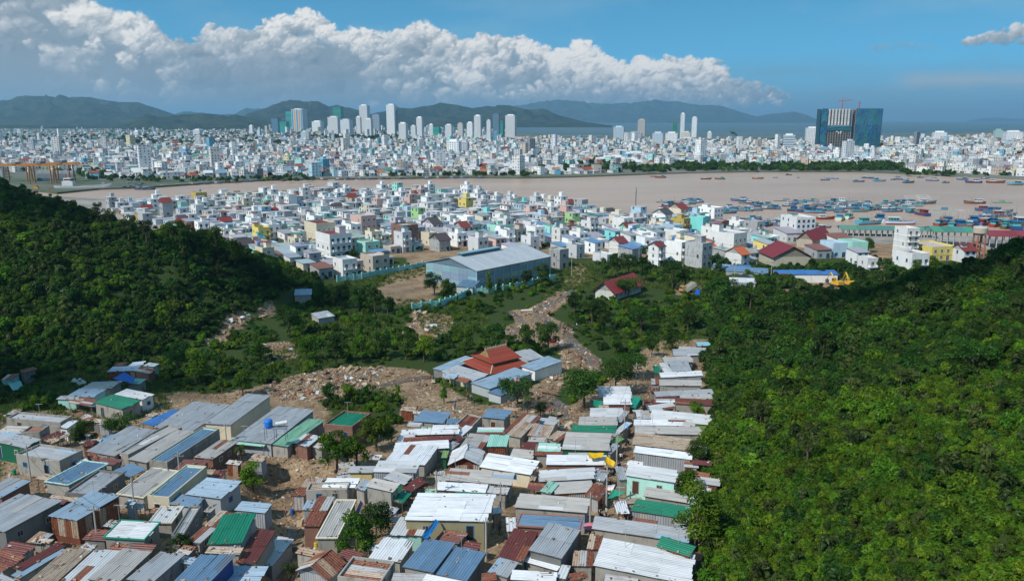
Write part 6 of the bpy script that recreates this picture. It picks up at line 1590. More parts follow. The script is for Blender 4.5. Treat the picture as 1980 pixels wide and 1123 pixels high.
def in_px(poly, x, y):
    c = False; k = len(poly)
    for i in range(k):
        a, b = poly[i], poly[(i+1) % k]
        if (a[1] > y) != (b[1] > y) and x < (b[0]-a[0])*(y-a[1])/(b[1]-a[1])+a[0]: c = not c
    return c
TOWNPOLY = [(205,402),(330,392),(470,385),(620,378),(760,376),(900,374),(980,390),(1100,405),(1180,418),(1250,430),(1320,438),(1440,446),(1500,462),(1480,500),(1440,515),(1370,524),(1280,524),(1130,505),(1062,492),(905,498),(850,480),(770,494),(756,510),(690,538),(570,545),(510,520),(430,462),(330,440),(250,425)]
def town():
    rng = random.Random(77); e1, e2 = unit(R(38)), unit(R(128)); cells = []
    for i in range(-90, 170):
        for j in range(-40, 150):
            x, y = (e1*(i*6.0+2.2*math.sin(j*1.7))+e2*(j*9.9+(j//2)*2.2)).xy; y += 250
            if y < 280 or y > 800: continue
            X, Y, t = to_px((x, y, 2))
            if not in_px(TOWNPOLY, X, Y): continue
            if any(abs(X-h[0]) < h[2]+9 and -12 < Y-h[1] < 7 for h in HAND): continue
            if any((x-h[3].x)**2+(y-h[3].y)**2 < 90 for h in HAND): continue
            if 845 < X < 1075 and 488 < Y < 570: continue
            if rng.random() < .03: continue
            cells.append((t, x, y, X, Y))
    cells.sort(); print('town cells', len(cells)); far = MB(); n_ind = 300-len(HAND)
    for k, (t, x, y, X, Y) in enumerate(cells):
        w, d = 6.0*rng.uniform(.78, 1.0), 10.2*rng.uniform(.7, 1.0); yaw = R(38)+(R(-14) if X > 1000 else 0)*rng.random()+rng.uniform(-.07, .07)
        if rng.random() < .3: w, d = w*1.0, d*.8
        fl = rng.choices([1, 2, 3, 4], [56, 34, 9, 1])[0]
        col = rng.choices(list(PAL), [30, 8, 7, 4, 4, 14, 1.2, 6, 1.2, 15, 1.2, .8, .6, .6, 14, 4])[0]
        if col == 'brick red' and fl > 2: fl = 2
        rf = rng.choices(list(ROOFC), [46, 2.2, 4, 32, 2, 2, .4, 9, 3.5])[0] if fl < 3 else rng.choices(['flat', 'red tiled', 'grey tin'], [86, 3, 11])[0]
        if fl == 1: rf = rng.choices(['grey tin', 'flat', 'red tiled', 'green tin', 'rusty tin', 'blue tin', 'white'], [56, 16, 2, 5, 8, 3, 12])[0]
        ft = [f for f, pr in (('stair', .5 if fl > 1 and rf == 'flat' else 0), ('tank', .35 if fl > 1 else .1), ('balcony', .35 if fl > 1 else 0), ('canopy', .2 if rf == 'flat' and fl > 1 else 0), ('band', .3 if fl > 1 else 0)) if rng.random() < pr]
        px, py = x+rng.uniform(-.6, .6), y+rng.uniform(-.6, .6)
        if k < n_ind: town_house((px, py, ground(px, py)), yaw, w, d, fl, col, rf, rng, tuple(ft))
        else: mass_house(far, px, py, ground(px, py), yaw, w, d, fl*2.9, PAL[col], ROOFC[rf], 'tiled' in rf, rng, fl, 'stair' in ft)
    if far.v: tag(far.build('rear_town_houses', M['tint']), 'white and pastel houses packed together towards the river', kind='stuff')
def mass_house(b, x, y, z, yaw, w, d, h, c, rc, gable, rng, floors, stair=False, win=True):
    u, v = unit(yaw), unit(yaw+math.pi/2); ctr = Vector((x, y, 0))
    k = rng.uniform(.88, 1.05); b.col = tuple(q*k for q in c); b.obox(ctr, u, v, w/2, d/2, z-1, z+h)
    b.col = rc
    if gable:
        p = lambda a, e, zz: tuple((ctr+u*a+v*e).to_2d())+(zz,)
        o = .4; r_ = z+h+d*.28; A = [p(-w/2-o, -d/2-o, z+h-.1), p(w/2+o, -d/2-o, z+h-.1), p(w/2+o, 0, r_), p(-w/2-o, 0, r_)]; B = [p(w/2+o, d/2+o, z+h-.1), p(-w/2-o, d/2+o, z+h-.1), p(-w/2-o, 0, r_), p(w/2+o, 0, r_)]
        b.poly(A); b.poly(B); b.poly([A[0], A[3], B[1]]); b.poly([A[1], B[0], A[2]])
    else:
        b.col = tuple(q*.8+.05 for q in rc); b.obox(ctr, u, v, w/2+.1, d/2+.1, z+h, z+h+.25)
    if stair: b.col = c; b.obox(ctr+u*w*.2+v*d*.1, u, v, w*.22, d*.2, z+h+.2, z+h+2.8)
    if win:
        b.col = (.09, .10, .11); to = Vector((-x, -y, 0)).normalized()
        for n_, t_, half, ln in ((-v, u, d/2, w), (-u, v, w/2, d), (u, v, w/2, d)):
            if n_.dot(to) < .1: continue
            m = max(1, int(ln/3.2))
            for f in range(floors):
                for i in range(m):
                    if rng.random() < .3: continue
                    q = ctr+n_*(half+.06)+t_*((i+.5)*ln/m-ln/2); b.obox(q, t_, n_, .62, .05, z+f*3.1+1.0, z+f*3.1+2.3)
town()
LAND = [(955,520,'the blue warehouse'),(1228,420,'the radio mast'),(820,515,'the turquoise wall'),(300,430,'the left hill crest'),(780,455,'the brick red shell'),(645,480,'the arched house'),(705,437,'the pink block'),(1190,555,'the small red-roofed house'),(1375,430,'the turquoise front'),(620,455,'the wide cream house'),(386,384,'the mustard block'),(1187,460,'the turquoise-walled house'),(603,390,'the left mast'),(500,490,'the left crest end'),(322,410,'the little yellow house'),(1275,428,'the dark pyramid roof'),(1105,400,'the river bend'),(1225,530,'the roadside grove')]
ORD = ['first', 'second', 'third', 'fourth', 'fifth', 'sixth', 'seventh', 'eighth', 'ninth', 'tenth', 'eleventh', 'twelfth', 'thirteenth', 'fourteenth', 'fifteenth', 'sixteenth', 'seventeenth', 'eighteenth', 'nineteenth', 'twentieth']
def town_labels():
    from collections import defaultdict
    G = defaultdict(list)
    for h in TOWN:
        if h['manual']: continue
        x, y, _ = h['px']; l = min(LAND, key=lambda q: (q[0]-x)**2+((q[1]-y)*2.2)**2); dx, dy = x-l[0], y-l[1]
        rel = ('left of ' if dx < 0 else 'right of ') if abs(dx) > abs(dy)*2.0 else ('behind ' if dy < 0 else 'in front of ')
        f = {'flat': 'flat-roofed', 'white': 'pale-roofed', 'red tiled': 'red-roofed', 'green tin': 'green-roofed', 'grey tin': 'grey-roofed', 'blue tin': 'blue-roofed', 'dark tiled': 'dark-roofed', 'orange tiled': 'orange-roofed', 'rusty tin': 'rusty-roofed'}[h['r']]
        ex = ' with balconies' if 'balcony' in h['ft'] else ' with canopy' if 'canopy' in h['ft'] else ' with stair-tower' if 'stair' in h['ft'] else ''
        k_ = (f"{h['c']} {NUMW[h['f']]}-storey {f} house{ex}, {rel}{l[2]}"); k_ = k_.replace(' house with', ' house,') if len(k_.split()) > 12 else k_; G[k_].append(h)
    for k, v in G.items():
        if len(v) == 1: v[0]['root']['label'] = k; continue
        v.sort(key=lambda h: h['px'][0])
        for i, h in enumerate(v): h['root']['label'] = (k+', '+ORD[i]+' from left') if i < 20 else k
town_labels()
# ------------------------------------------------------------------ far city beyond the river
FARPOLY = [(-60,252),(300,250),(560,249),(985,250),(1000,266),(1250,270),(1560,272),(1700,268),(1830,264),(2040,260),(2060,345),(1990,341),(1850,334),(1740,330),(1560,327),(1330,329),(1100,337),(900,338),(760,340),(520,342),(300,355),(190,358),(60,360),(-60,350)]
NOBUILD = [(1583,1700,262,290),(1040,1760,318,333),(0,160,333,362),(230,560,274,279)]
def far_city():
    rng = random.Random(5); b = MB(); n = 0; b2 = MB()
    cols = [(.78,.78,.76)]*9+[(.70,.68,.63)]*4+[(.62,.64,.66)]*4+[(.55,.55,.54)]*3+[(.42,.58,.66), (.36,.62,.58), (.62,.46,.40), (.66,.60,.40), (.25,.26,.28), (.5,.42,.35), (.16,.42,.55)]
    rcs = [(.50,.50,.49)]*6+[(.66,.66,.65)]*4+[(.30,.31,.33)]*5+[(.26,.07,.05)]*3+[(.10,.24,.18)]*1+[(.40,.17,.08)]+[(.2,.3,.4)]
    pts = []
    for _ in range(15000):
        x = rng.uniform(-60, 2040); v = rng.random(); y = 249+96*v**.95
        if not in_px(FARPOLY, x, y) or any(q[0] < x < q[1] and q[2] < y < q[3] for q in NOBUILD): continue
        p = at_z(x, y, 1.7); pts.append((p.x, p.y, x, y))
    grid = {}
    for X, Y, x, y in pts:
        k = (int(X//8.5), int(Y//11)) if Y < 2400 else (int(X//14), int(Y//22))
        if k in grid: continue
        grid[k] = 1; tall = (rng.random() < ((.16 if 500 < x < 1010 and y < 266 else .008 if y < 300 else .004)))
        w, d = rng.uniform(5, 9.5), rng.uniform(7, 12); fl = rng.choices([1, 2, 3, 4, 5], [40, 36, 16, 6, 2])[0]
        if tall: fl = rng.randint(5, 11); w *= 1.5
        if rng.random() < .03: w *= 3; d *= 1.6; fl = min(fl, 2)
        rc = rng.choice(rcs) if fl < 4 else (.6,.6,.58)
        mass_house(b, X, Y, 1.7, R(rng.choice([10, 35, 35, 60]))+rng.uniform(-.1, .1), w, d, fl*3., rng.choice(cols), rc, fl < 3 and rng.random() < .35, rng, fl, fl > 2 and rng.random() < .22, win=y > 268)
        n += 1
    print('far houses', n, len(b.v)); tag(b.build('far_city_houses', M['tint']), 'thousands of small white houses of the far city', kind='stuff')
far_city()
def far_green():
    rng = random.Random(9); A = []
    def patch(x0, x1, y0, y1, n, s0, s1):
        for _ in range(n):
            p = at_z(rng.uniform(x0, x1), rng.uniform(y0, y1), 1.6); A.append((p.x, p.y, 1.4, rng.uniform(s0, s1), rng.uniform(0, 6.28), 0, 0))
    for q in ((1040,1300,322,334,170,1.6,3.2),(1300,1740,318,331,330,1.6,3.4),(1740,2000,328,340,90,1.5,3),(620,1040,332,342,120,1.5,3),(160,620,336,352,120,1.5,2.8),(700,790,316,330,70,2,4),(160,200,326,345,45,2.5,4.5),(1150,1420,296,312,150,2,4),(560,780,262,270,110,3,6),
              (240,560,275,279,120,2.,4.),(0,300,262,275,120,2.5,5),(1230,1330,280,292,70,2,4),(1400,1560,285,297,60,2,3.5),(1700,1990,285,330,170,1.6,3.4),(780,1040,285,330,120,1.6,3.2),(0,620,282,335,420,1.6,3.6),(620,1000,268,330,330,1.6,3.4),(1000,1600,270,318,420,1.6,3.6),(0,560,250,282,420,2,5),(560,980,250,262,160,3,6),(1600,2000,275,330,260,1.6,3.6),(1410,1425,258,266,8,3,5)): patch(*q)
    for _ in range(230):                                   # trees between the houses of the near town
        x, y = rng.uniform(220, 1450), rng.uniform(385, 520)
        if in_px(TOWNPOLY, x, y): p = at(x, y); A.append((p.x, p.y, p.z-.2, rng.uniform(1., 2.1), rng.uniform(0, 6.28), 0, 0))
    scatter('town_greenery', A, BUSHD+BUSH[:1], 'dark trees and palms scattered through town and far city')
far_green()
NF = {}
def tower(x0, x1, yt, yb, c, label, style='grid', c2=None, yaw=-14, group='high-rise towers of the skyline', name='tower', ratio=.8, crown=True):
    rng = random.Random(int(x0*7+yt)); p = at_z((x0+x1)/2, yb, 1.7); t = to_px(p)[2]; span = (x1-x0)*t/F; H = (yb-yt)*t/F; a = R(yaw); w = span/(math.cos(a)+ratio*abs(math.sin(a))); d = w*ratio
    fl = max(3, round(H/3.6)); fh = H/fl; root = local_root(name, p, a, label, 'tower', group)
    b = MB(); b.box(-w/2, -d/2, 0, w/2, d/2, H); b.build('body', M['plaster'] if style != 'net' else M['cloth'], root, color=c)
    if style == 'net':                                     # scaffold net in strips, each floor a little different
        n = max(4, int(H/9)); 
        for k in range(n):
            m = MB(); o = rng.uniform(.15, .6); m.box(-w/2-o, -d/2-o, k*H/n+.2, w/2+o, d/2+o, (k+1)*H/n-.3); m.build('net', M['cloth'], root, color=tuple(q*rng.uniform(.75, 1.25) for q in c))
        m = MB(); m.bar((0, 0, H), (0, 0, H+14), .6); m.bar((-6, 0, H+12), (16, 0, H+13), .5); m.build('crane', M['paint'], root, color=(.4,.1,.06)); return root
    wn = MB(); wn2 = MB(); cw = 3.6; nx, ny = max(2, int(w/cw)), max(2, int(d/cw))
    for f in range(fl):
        z0, z1 = f*fh+.9, f*fh+fh-.35
        if style == 'band': c2 = (.10,.20,.27); wn.box(-w/2-.12, -d/2-.12, z0, w/2+.12, d/2+.12, z1)
        else:
            for i in range(nx):
                xx = -w/2+(i+.5)*w/nx; wn.box(xx-w/nx*.24, -d/2-.14, z0, xx+w/nx*.24, -d/2+.02, z1)
            for i in range(ny):
                yy = -d/2+(i+.5)*d/ny; wn.box(-w/2-.14, yy-d/ny*.24, z0, -w/2+.02, yy+d/ny*.24, z1); wn.box(w/2-.02, yy-d/ny*.24, z0, w/2+.14, yy+d/ny*.24, z1)
    o = wn.build('window_rows', M['metal'], root, color=c2 or (.34,.38,.42)); o['kind'] = 'stuff'
    if style == 'stripe':
        for k in range(5):
            m = MB(); xx = -w/2+(k+.5)*w/5; m.box(xx-w*.06, -d/2-.3, 0, xx+w*.06, -d/2-.16, H*.98); m.build('facade_stripe', M['paint'], root, color=(.55,.30,.08) if k % 2 else (.12,.3,.5))
    if crown:
        m = MB(); m.box(-w*.3, -d*.3, H, w*.3, d*.3, H+fh*1.3); m.build('roof_house', M['plaster'], root, color=c)
    m = MB(); m.box(-w/2-.3, -d/2-.3, H-.1, w/2+.3, d/2+.3, H+.9); m.build('parapet', M['plaster'], root, color=tuple(min(.85, q*1.1) for q in c)); return root
W0, W1, TE, DB, BE = (.78,.78,.77), (.66,.68,.70), (.03,.27,.24), (.03,.10,.18), (.52,.46,.40)
for a in ((697,716,206,258,W0,'tall white tower with stepped crown, left of the tallest pair','grid'),(749,768,205,262,W0,'tallest white slab tower in the middle of the skyline','grid'),(567,594,213,256,W1,'tower with orange and blue facade stripes at the left of the skyline','stripe'),
  (555,570,217,252,TE,'teal netted tower directly left of the striped tower','net'),(646,665,208,250,(.02,.22,.15),'green netted tower with crane in the left skyline','net'),(543,559,236,258,TE,'short teal netted block below the striped tower','net'),(527,543,230,256,DB,'short dark blue glass block at the left end of the skyline','band'),
  (636,660,228,262,W0,'white stepped cluster tower below the green netted tower','grid'),(660,682,233,263,W1,'grey white slab right of the green netted tower','grid'),(690,700,228,264,W0,'narrow white tower at the foot of the tall stepped one','grid'),(706,722,232,264,W0,'white tower with pale front at the foot of the tall stepped one','grid'),
  (721,738,223,252,(.22,.27,.33),'blue grey slab between the two tallest white towers','grid'),(768,773,216,262,(.30,.32,.34),'dark narrow tower touching the tallest slab','grid'),(772,789,240,270,W0,'white block right of the tallest slab','grid'),(806,819,229,266,W0,'slim white tower standing alone right of the middle','grid'),  # dark narrow block: the tallest slab's shaded side, its shade put into the colour
  (795,806,245,268,W1,'low pale tower left of the slim lone one','grid'),(830,839,242,263,W0,'small white tower left of the teal block','grid'),(838,852,246,264,TE,'small teal netted block right of the middle','net'),(861,876,243,267,W0,'white block with cream side right of the teal block','grid'),(885,897,240,264,BE,'beige tower in the right middle of the skyline','grid'),
  (903,916,239,268,W0,'white tower left of the stepped white pair','grid'),(917,932,226,269,W0,'white stepped tower before the dark striped one','grid'),(941,950,235,270,W1,'pale slim tower left of the dark striped one','grid'),(953,967,222,268,(.10,.14,.20),'dark tower with white edges near the right end of the skyline','band'),(962,975,235,267,TE,'teal netted tower overlapping the dark one','net'),
  (977,999,225,267,W0,'broad white slab ending the skyline before the bay','grid'),(865,892,275,303,W0,'large white block alone in the middle of the far city','grid'),(890,907,276,301,(.45,.47,.50),'grey rear wing of the large white block in the far city','grid'),(605,626,236,258,W0,'white block right of the striped tower','grid'),(612,628,226,240,(.05,.18,.18),'dark green block far behind the striped tower','net'),  # grey block beside the large white one: its shaded side, shade painted as grey
  (1185,1208,247,271,(.50,.62,.70),'light blue slab on the bay, left of the beige tower','grid'),(1232,1248,233,264,BE,'beige tower alone at the bay','grid'),(1300,1309,236,262,(.03,.20,.14),'narrow green netted tower with crane at the bay','net'),(1314,1323,222,268,W0,'slender white tower at the bay, taller of two','grid'),(1336,1347,229,266,W0,'slender white tower at the bay, shorter of two','grid'),
  (1316,1336,257,268,(.62,.58,.46),'cream podium between the two slender white towers','grid'),(1260,1283,259,280,(.55,.66,.74),'pale blue hotel block below the beige tower','grid'),(1285,1311,259,279,W0,'white hotel block with blue windows at the bay','grid'),(1512,1536,263,288,W0,'white block with teal glass left of the unfinished twin tower','band'),(1555,1583,249,277,W0,'white office block touching the unfinished twin tower','grid'),
  (1367,1376,257,268,W0,'tiny white tower left of the bay warehouses','grid'),(1212,1243,258,273,(.36,.40,.44),'wide low grey block at the bay','grid'),(1802,1828,257,272,W0,'white block on the shore far right','grid'),(1920,1936,253,272,(.33,.52,.47),'pale green block on the shore far right','grid'),(1940,1973,256,274,W0,'stepped white block on the shore far right','grid'),
  (348,369,295,311,(.16,.33,.45),'blue glass block low in the left far city','band'),(260,272,255,266,W0,'small white tower at the far left of the city','grid'),(375,392,252,262,W1,'pale block at the left of the city below the hill','grid'),(483,491,244,258,W0,'small slim white tower at the left end of the skyline','grid'),(583,600,256,271,(.50,.66,.70),'pale teal office block below the striped tower','grid'),(710,719,272,292,W0,'white block in the middle of the far city','grid')):
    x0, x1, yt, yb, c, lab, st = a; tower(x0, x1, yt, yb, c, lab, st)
def twin_tower():
    p = at_z(1640, 288, 1.7); t = to_px(p)[2]; k = t/F; yaw = R(-4); root = local_root('unfinished_tower', p, yaw, 'huge unfinished twin tower wrapped in blue nets with two cranes', 'tower')
    H = 75*k; fl = 24; fh = H/fl; conc = (.34,.31,.28)
    for nm, x0, x1, y0, y1 in (('left', -55*k, 3*k, 0, 24*k), ('right', 7*k, 56*k, -4*k, 22*k)):
        for f in range(fl):
            m = MB(); m.box(x0, y0, f*fh, x1, y1, f*fh+.5); m.build('floor_slab', M['concrete'], root, color=conc)
        cs = MB(); n = 12
        for i in range(n+1):
            x = x0+.6+i*(x1-x0-1.2)/n
            for y in (y0+.5, y0+(y1-y0)*.5, y1-.5): cs.box(x-.5, y-.4, .5, x+.5, y+.4, H)
        cs.build('columns', M['concrete'], root, color=conc)['kind'] = 'stuff'
        cr = MB(); cr.box(x0+2, y0+3, .5, x1-2, y1-3, H-.2); cr.build('core_wall', M['concrete'], root, color=(.25,.22,.19))
        # white painted bays in the upper half of the left block
        if nm == 'left':
            for f in range(9, fl):
                m = MB(); a0, a1 = (x0+(x1-x0)*.22, x1-(x1-x0)*.05) if f > 13 else (x0+(x1-x0)*(.22+.07*(14-f)), x1-(x1-x0)*(.05+.05*(14-f))); n_ = max(2, int((a1-a0)/6))
                for i in range(n_): m.box(a0+i*(a1-a0)/n_+.3, y0-.35, f*fh+.55, a0+i*(a1-a0)/n_+(a1-a0)/n_*.55, y0+.3, f*fh+fh-.05)
                m.build('white_bay', M['plaster'], root, color=(.72,.72,.70))['kind'] = 'stuff'
    blue = (.025, .12, .19); rng = random.Random(4)
    def net(x0, x1, z0, z1, y, c=blue, side=None):
        m = MB(); nx = 5; pts = [[(x0+(x1-x0)*i/nx, y-rng.uniform(0, 1.), z0+(z1-z0)*j/4) for i in range(nx+1)] for j in range(5)]
        for j in range(4):
            for i in range(nx): q = [pts[j][i], pts[j][i+1], pts[j+1][i+1], pts[j+1][i]]; m.poly(q); m.poly([(a, b+.08, c_) for a, b, c_ in q[::-1]])
        m.build('safety_net', M['cloth'], root, color=tuple(v*rng.uniform(.8, 1.25) for v in c))
    for j in range(6):
        net(-56*k, -44*k, j*H/6, (j+1)*H/6+1, -1.2)
    for j in range(3): net(-44*k, 3*k, H*(.46+.04*j), H*(.50+.04*j), -1.0)
    for i in range(6): 
        x0 = 7*k+i*49*k/6; 
        for j in range(5): net(x0, x0+49*k/6+.5, j*H/5 if j else H*.02, (j+1)*H/5+1, -4*k-1.2, (.022,.10,.15) if j < 2 else blue)
    for nm, x in (('l', -57*k), ('r', 57*k)):
        m = MB(); m.box(x-.25, -4*k if nm == 'r' else 0, 0, x+.25, 23*k, H); m.build('side_net', M['cloth'], root, color=(.02,.085,.13))
    for nm, x, hh, jl in (('crane', -15*k, 17*k, 22*k), ('crane', 17*k, 12*k, 4*k)):
        red = (.42,.09,.05); y = 10*k; c = MB(); c.bar((x, y, H-2), (x, y, H+hh), 1.0); c.bar((x-8*k if jl > 10*k else x-2*k, y, H+hh*.9), (x+jl, y, H+hh), .8, 4, .4); c.bar((x, y, H+hh), (x, y, H+hh+5), .7, 4, .2); c.bar((x, y, H+hh+5), (x+jl*.7, y, H+hh+.4), .2); c.build('tower_crane', M['paint'], root, color=red)
twin_tower()
def gantry(px0, px1, py, top, label):
    p, q = at_z(px0, py, 1.7), at_z(px1, py, 1.7); t = to_px(p)[2]; H = (py-top)*t/F; root = empty('gantry_crane', p, label, 'crane', 'orange gantry cranes of the shipyard'); org = (.42,.17,.04); L_ = (q-p).x
    for x in (0, L_):
        for y in (0, 9):
            m = MB(); m.bar((x, y, 0), (x+(.6 if x == 0 else -.6), y+(1 if y == 0 else -1), H), .75); m.build('leg', M['paint'], root, color=org)
    for y in (1.2, 7.8):
        m = MB(); m.box(-7, y-.7, H-.2, L_+7, y+.7, H+1.9); m.build('girder', M['paint'], root, color=org)
    m = MB(); m.box(L_*.4, 0, H+1.9, L_*.4+4, 9, H+4); m.build('trolley', M['paint'], root, color=(.2,.2,.22))
gantry(8, 54, 352, 322, 'orange gantry crane of the shipyard, leftmost of three'); gantry(58, 100, 356, 321, 'orange gantry crane of the shipyard, middle of three'); gantry(104, 136, 352, 319, 'orange gantry crane of the shipyard, rightmost of three')
def yard():
    rng = random.Random(2)
    for i in range(8):
        for j in range(3):
            p = at_z(78+i*9, 349-j*2, 1.7); root = local_root('container', (p.x, p.y, 1.7+j*2.7), R(8), f"{['blue','grey','white'][j]} stacked block in the shipyard stack, {ORD[i]} column from left", 'container', 'stacked blocks under the gantry cranes')
            b = MB(); b.box(-2.6, -1.3, 0, 2.6, 1.3, 2.6); b.build('body', M['metal'], root, color=[(.10,.15,.22), (.22,.24,.27), (.42,.43,.45)][j])
            for k in range(5): m = MB(); m.box(-2.3+k*1.05, -1.38, .15, -1.9+k*1.05, -1.29, 2.45); m.build('door_rib', M['metal'], root, color=[(.08,.13,.2), (.2,.2,.24), (.35,.36,.38)][j])
yard()
# ------------------------------------------------------------------ boats
def hull_mesh(L_, B_, H_, mats, name='hull'):
    b = MB(); n = 11; sec = []
    for i in range(n):
        t = i/(n-1); x = -L_/2+L_*t; w = B_/2*(1-(max(0, t-.5)/.5)**2.2*.97)*(1 if t > .08 else .86); sh = H_*(1+.55*max(0, t-.45)**2/.3+.15*max(0, .25-t)/.25); kx = x+(.06*L_ if t > .9 else 0)*(t-.9)*10
        sec.append([(x*.94, 0, -.5), (x*.97, w*.72, .0), (x, w*.92, H_*.42), (kx, w, sh), (kx, w*.86, sh), (x, w*.80, H_*.78)])
    for i in range(n-1):
        A, B = sec[i], sec[i+1]
        for s in (1, -1):
            for j in range(5):
                q = [A[j], B[j], B[j+1], A[j+1]]; q = [(x, y*s, z) for x, y, z in q]
                b.cur = 1 if j == 1 else (2 if j >= 3 else 0); b.poly(q if s < 0 else q[::-1])
        b.cur = 2; b.poly([A[5], B[5], (B[5][0], -B[5][1], B[5][2]), (A[5][0], -A[5][1], A[5][2])])
    A = sec[0]; b.cur = 0; b.poly([A[0], A[1], A[2], A[3], (A[3][0], -A[3][1], A[3][2]), (A[2][0], -A[2][1], A[2][2]), (A[1][0], -A[1][1], A[1][2])])
    return b.mesh(name, mats)
M['hullband'] = flat_mat('red_hull_band', (.30,.05,.035), .5); M['deck'] = flat_mat('boat_deck', (.24,.19,.14), .8)
BM = {}
def boat_parts():
    BM['hull'] = hull_mesh(13, 4.0, 1.5, [M['paint'], M['hullband'], M['deck']])
    b = MB(); b.hexa([(-4.6,-1.35,1.2), (-.6,-1.35,1.2), (-.6,1.35,1.2), (-4.6,1.35,1.2), (-4.5,-1.25,3.1), (-.9,-1.25,3.1), (-.9,1.25,3.1), (-4.5,1.25,3.1)]); BM['cabin'] = b.mesh('cabin', M['paint'])
    b = MB(); b.box(-5.2, -1.6, 3.1, -.3, 1.6, 3.25); BM['roof'] = b.mesh('cabin_roof', M['paint'])
    b = MB(); b.box(-.74, -1.0, 2.1, -.62, 1.0, 2.8)
    for x in (-3.9, -2.7, -1.6): b.box(x-.35, -1.37, 2.1, x+.35, -1.25, 2.75); b.box(x-.35, 1.25, 2.1, x+.35, 1.37, 2.75)
    BM['window'] = b.mesh('cabin_window', M['glass'])
    b = MB(); b.bar((1.2, 0, 1.2), (1.2, 0, 7.2), .11, 5, .06); BM['mast'] = b.mesh('mast', M['wood'])
    b = MB(); b.bar((1.2, 0, 2.4), (5.6, 0, 5.4), .08, 4, .05); BM['boom'] = b.mesh('boom', M['wood'])
    b = MB(); b.bar((-4.4, 0, 3.2), (-4.4, 0, 5.6), .07, 4, .04); BM['pole'] = b.mesh('aft_pole', M['wood'])
    b = MB(); b.hexa([(1.9,-1.,1.2), (3.9,-.9,1.3), (3.9,.9,1.3), (1.9,1.,1.2), (2.1,-.8,1.9), (3.6,-.6,1.8), (3.6,.6,1.8), (2.1,.8,1.9)]); BM['net'] = b.mesh('net_heap', M['cloth'])
    b = MB()
    for s in (-1, 1):
        for k in range(7): b.bar((-4+k*1.5, s*2.0, 1.6), (-4+k*1.5, s*5.5, 5.2), .06, 4)
        b.bar((-4, s*5.5, 5.2), (5, s*5.5, 5.2), .07, 4); b.bar((-4, s*3.6, 3.4), (5, s*3.6, 3.4), .05, 4)
    BM['rig'] = b.mesh('rigging_frame', M['paint'])
boat_parts()
BCOL = {'blue': (.035,.155,.31), 'light blue': (.09,.30,.43), 'turquoise': (.09,.36,.38), 'white': (.70,.70,.68), 'red': (.30,.05,.04), 'brown': (.16,.09,.06), 'navy': (.025,.07,.17)}
BOATS = []
def boat(px, py, wpx, yaw, col, cab, rng, rig=False, label=None, where=''):
    p = at_z(px, py, 0); t = to_px(p)[2]; L_ = wpx*t/F/max(.55, abs(math.cos(yaw))); s = L_/13
    root = local_root('fishing_boat', (p.x, p.y, .0), yaw, label, 'boat', 'fishing boats on the brown river'); root.scale = (s, s, s)
    c = BCOL[col]; c = tuple(v*rng.uniform(.8, 1.2) for v in c); link('hull', BM['hull'], root, c); cc = BCOL[cab]
    cb = link('cabin', BM['cabin'], root, cc); link('cabin_roof', BM['roof'], cb, tuple(v*.85 for v in BCOL[rng.choice([cab, 'white', 'blue'])])); link('cabin_window', BM['window'], cb)
    m = link('mast', BM['mast'], root, (.35,.3,.22)); b = link('boom', BM['boom'], root, (.35,.12,.06) if col == 'red' else (.35,.3,.22), Matrix.Rotation(rng.uniform(-.5, .5), 4, 'Z')); link('aft_pole', BM['pole'], root, (.4,.35,.3))
    if rng.random() < .5: link('net_heap', BM['net'], root, rng.choice([(.05,.2,.15), (.1,.25,.4), (.3,.1,.06)]))
    if rig: link('rigging_frame', BM['rig'], root, (.6,.62,.6))
    BOATS.append((root, col, cab, px, py, where, rig)); return root
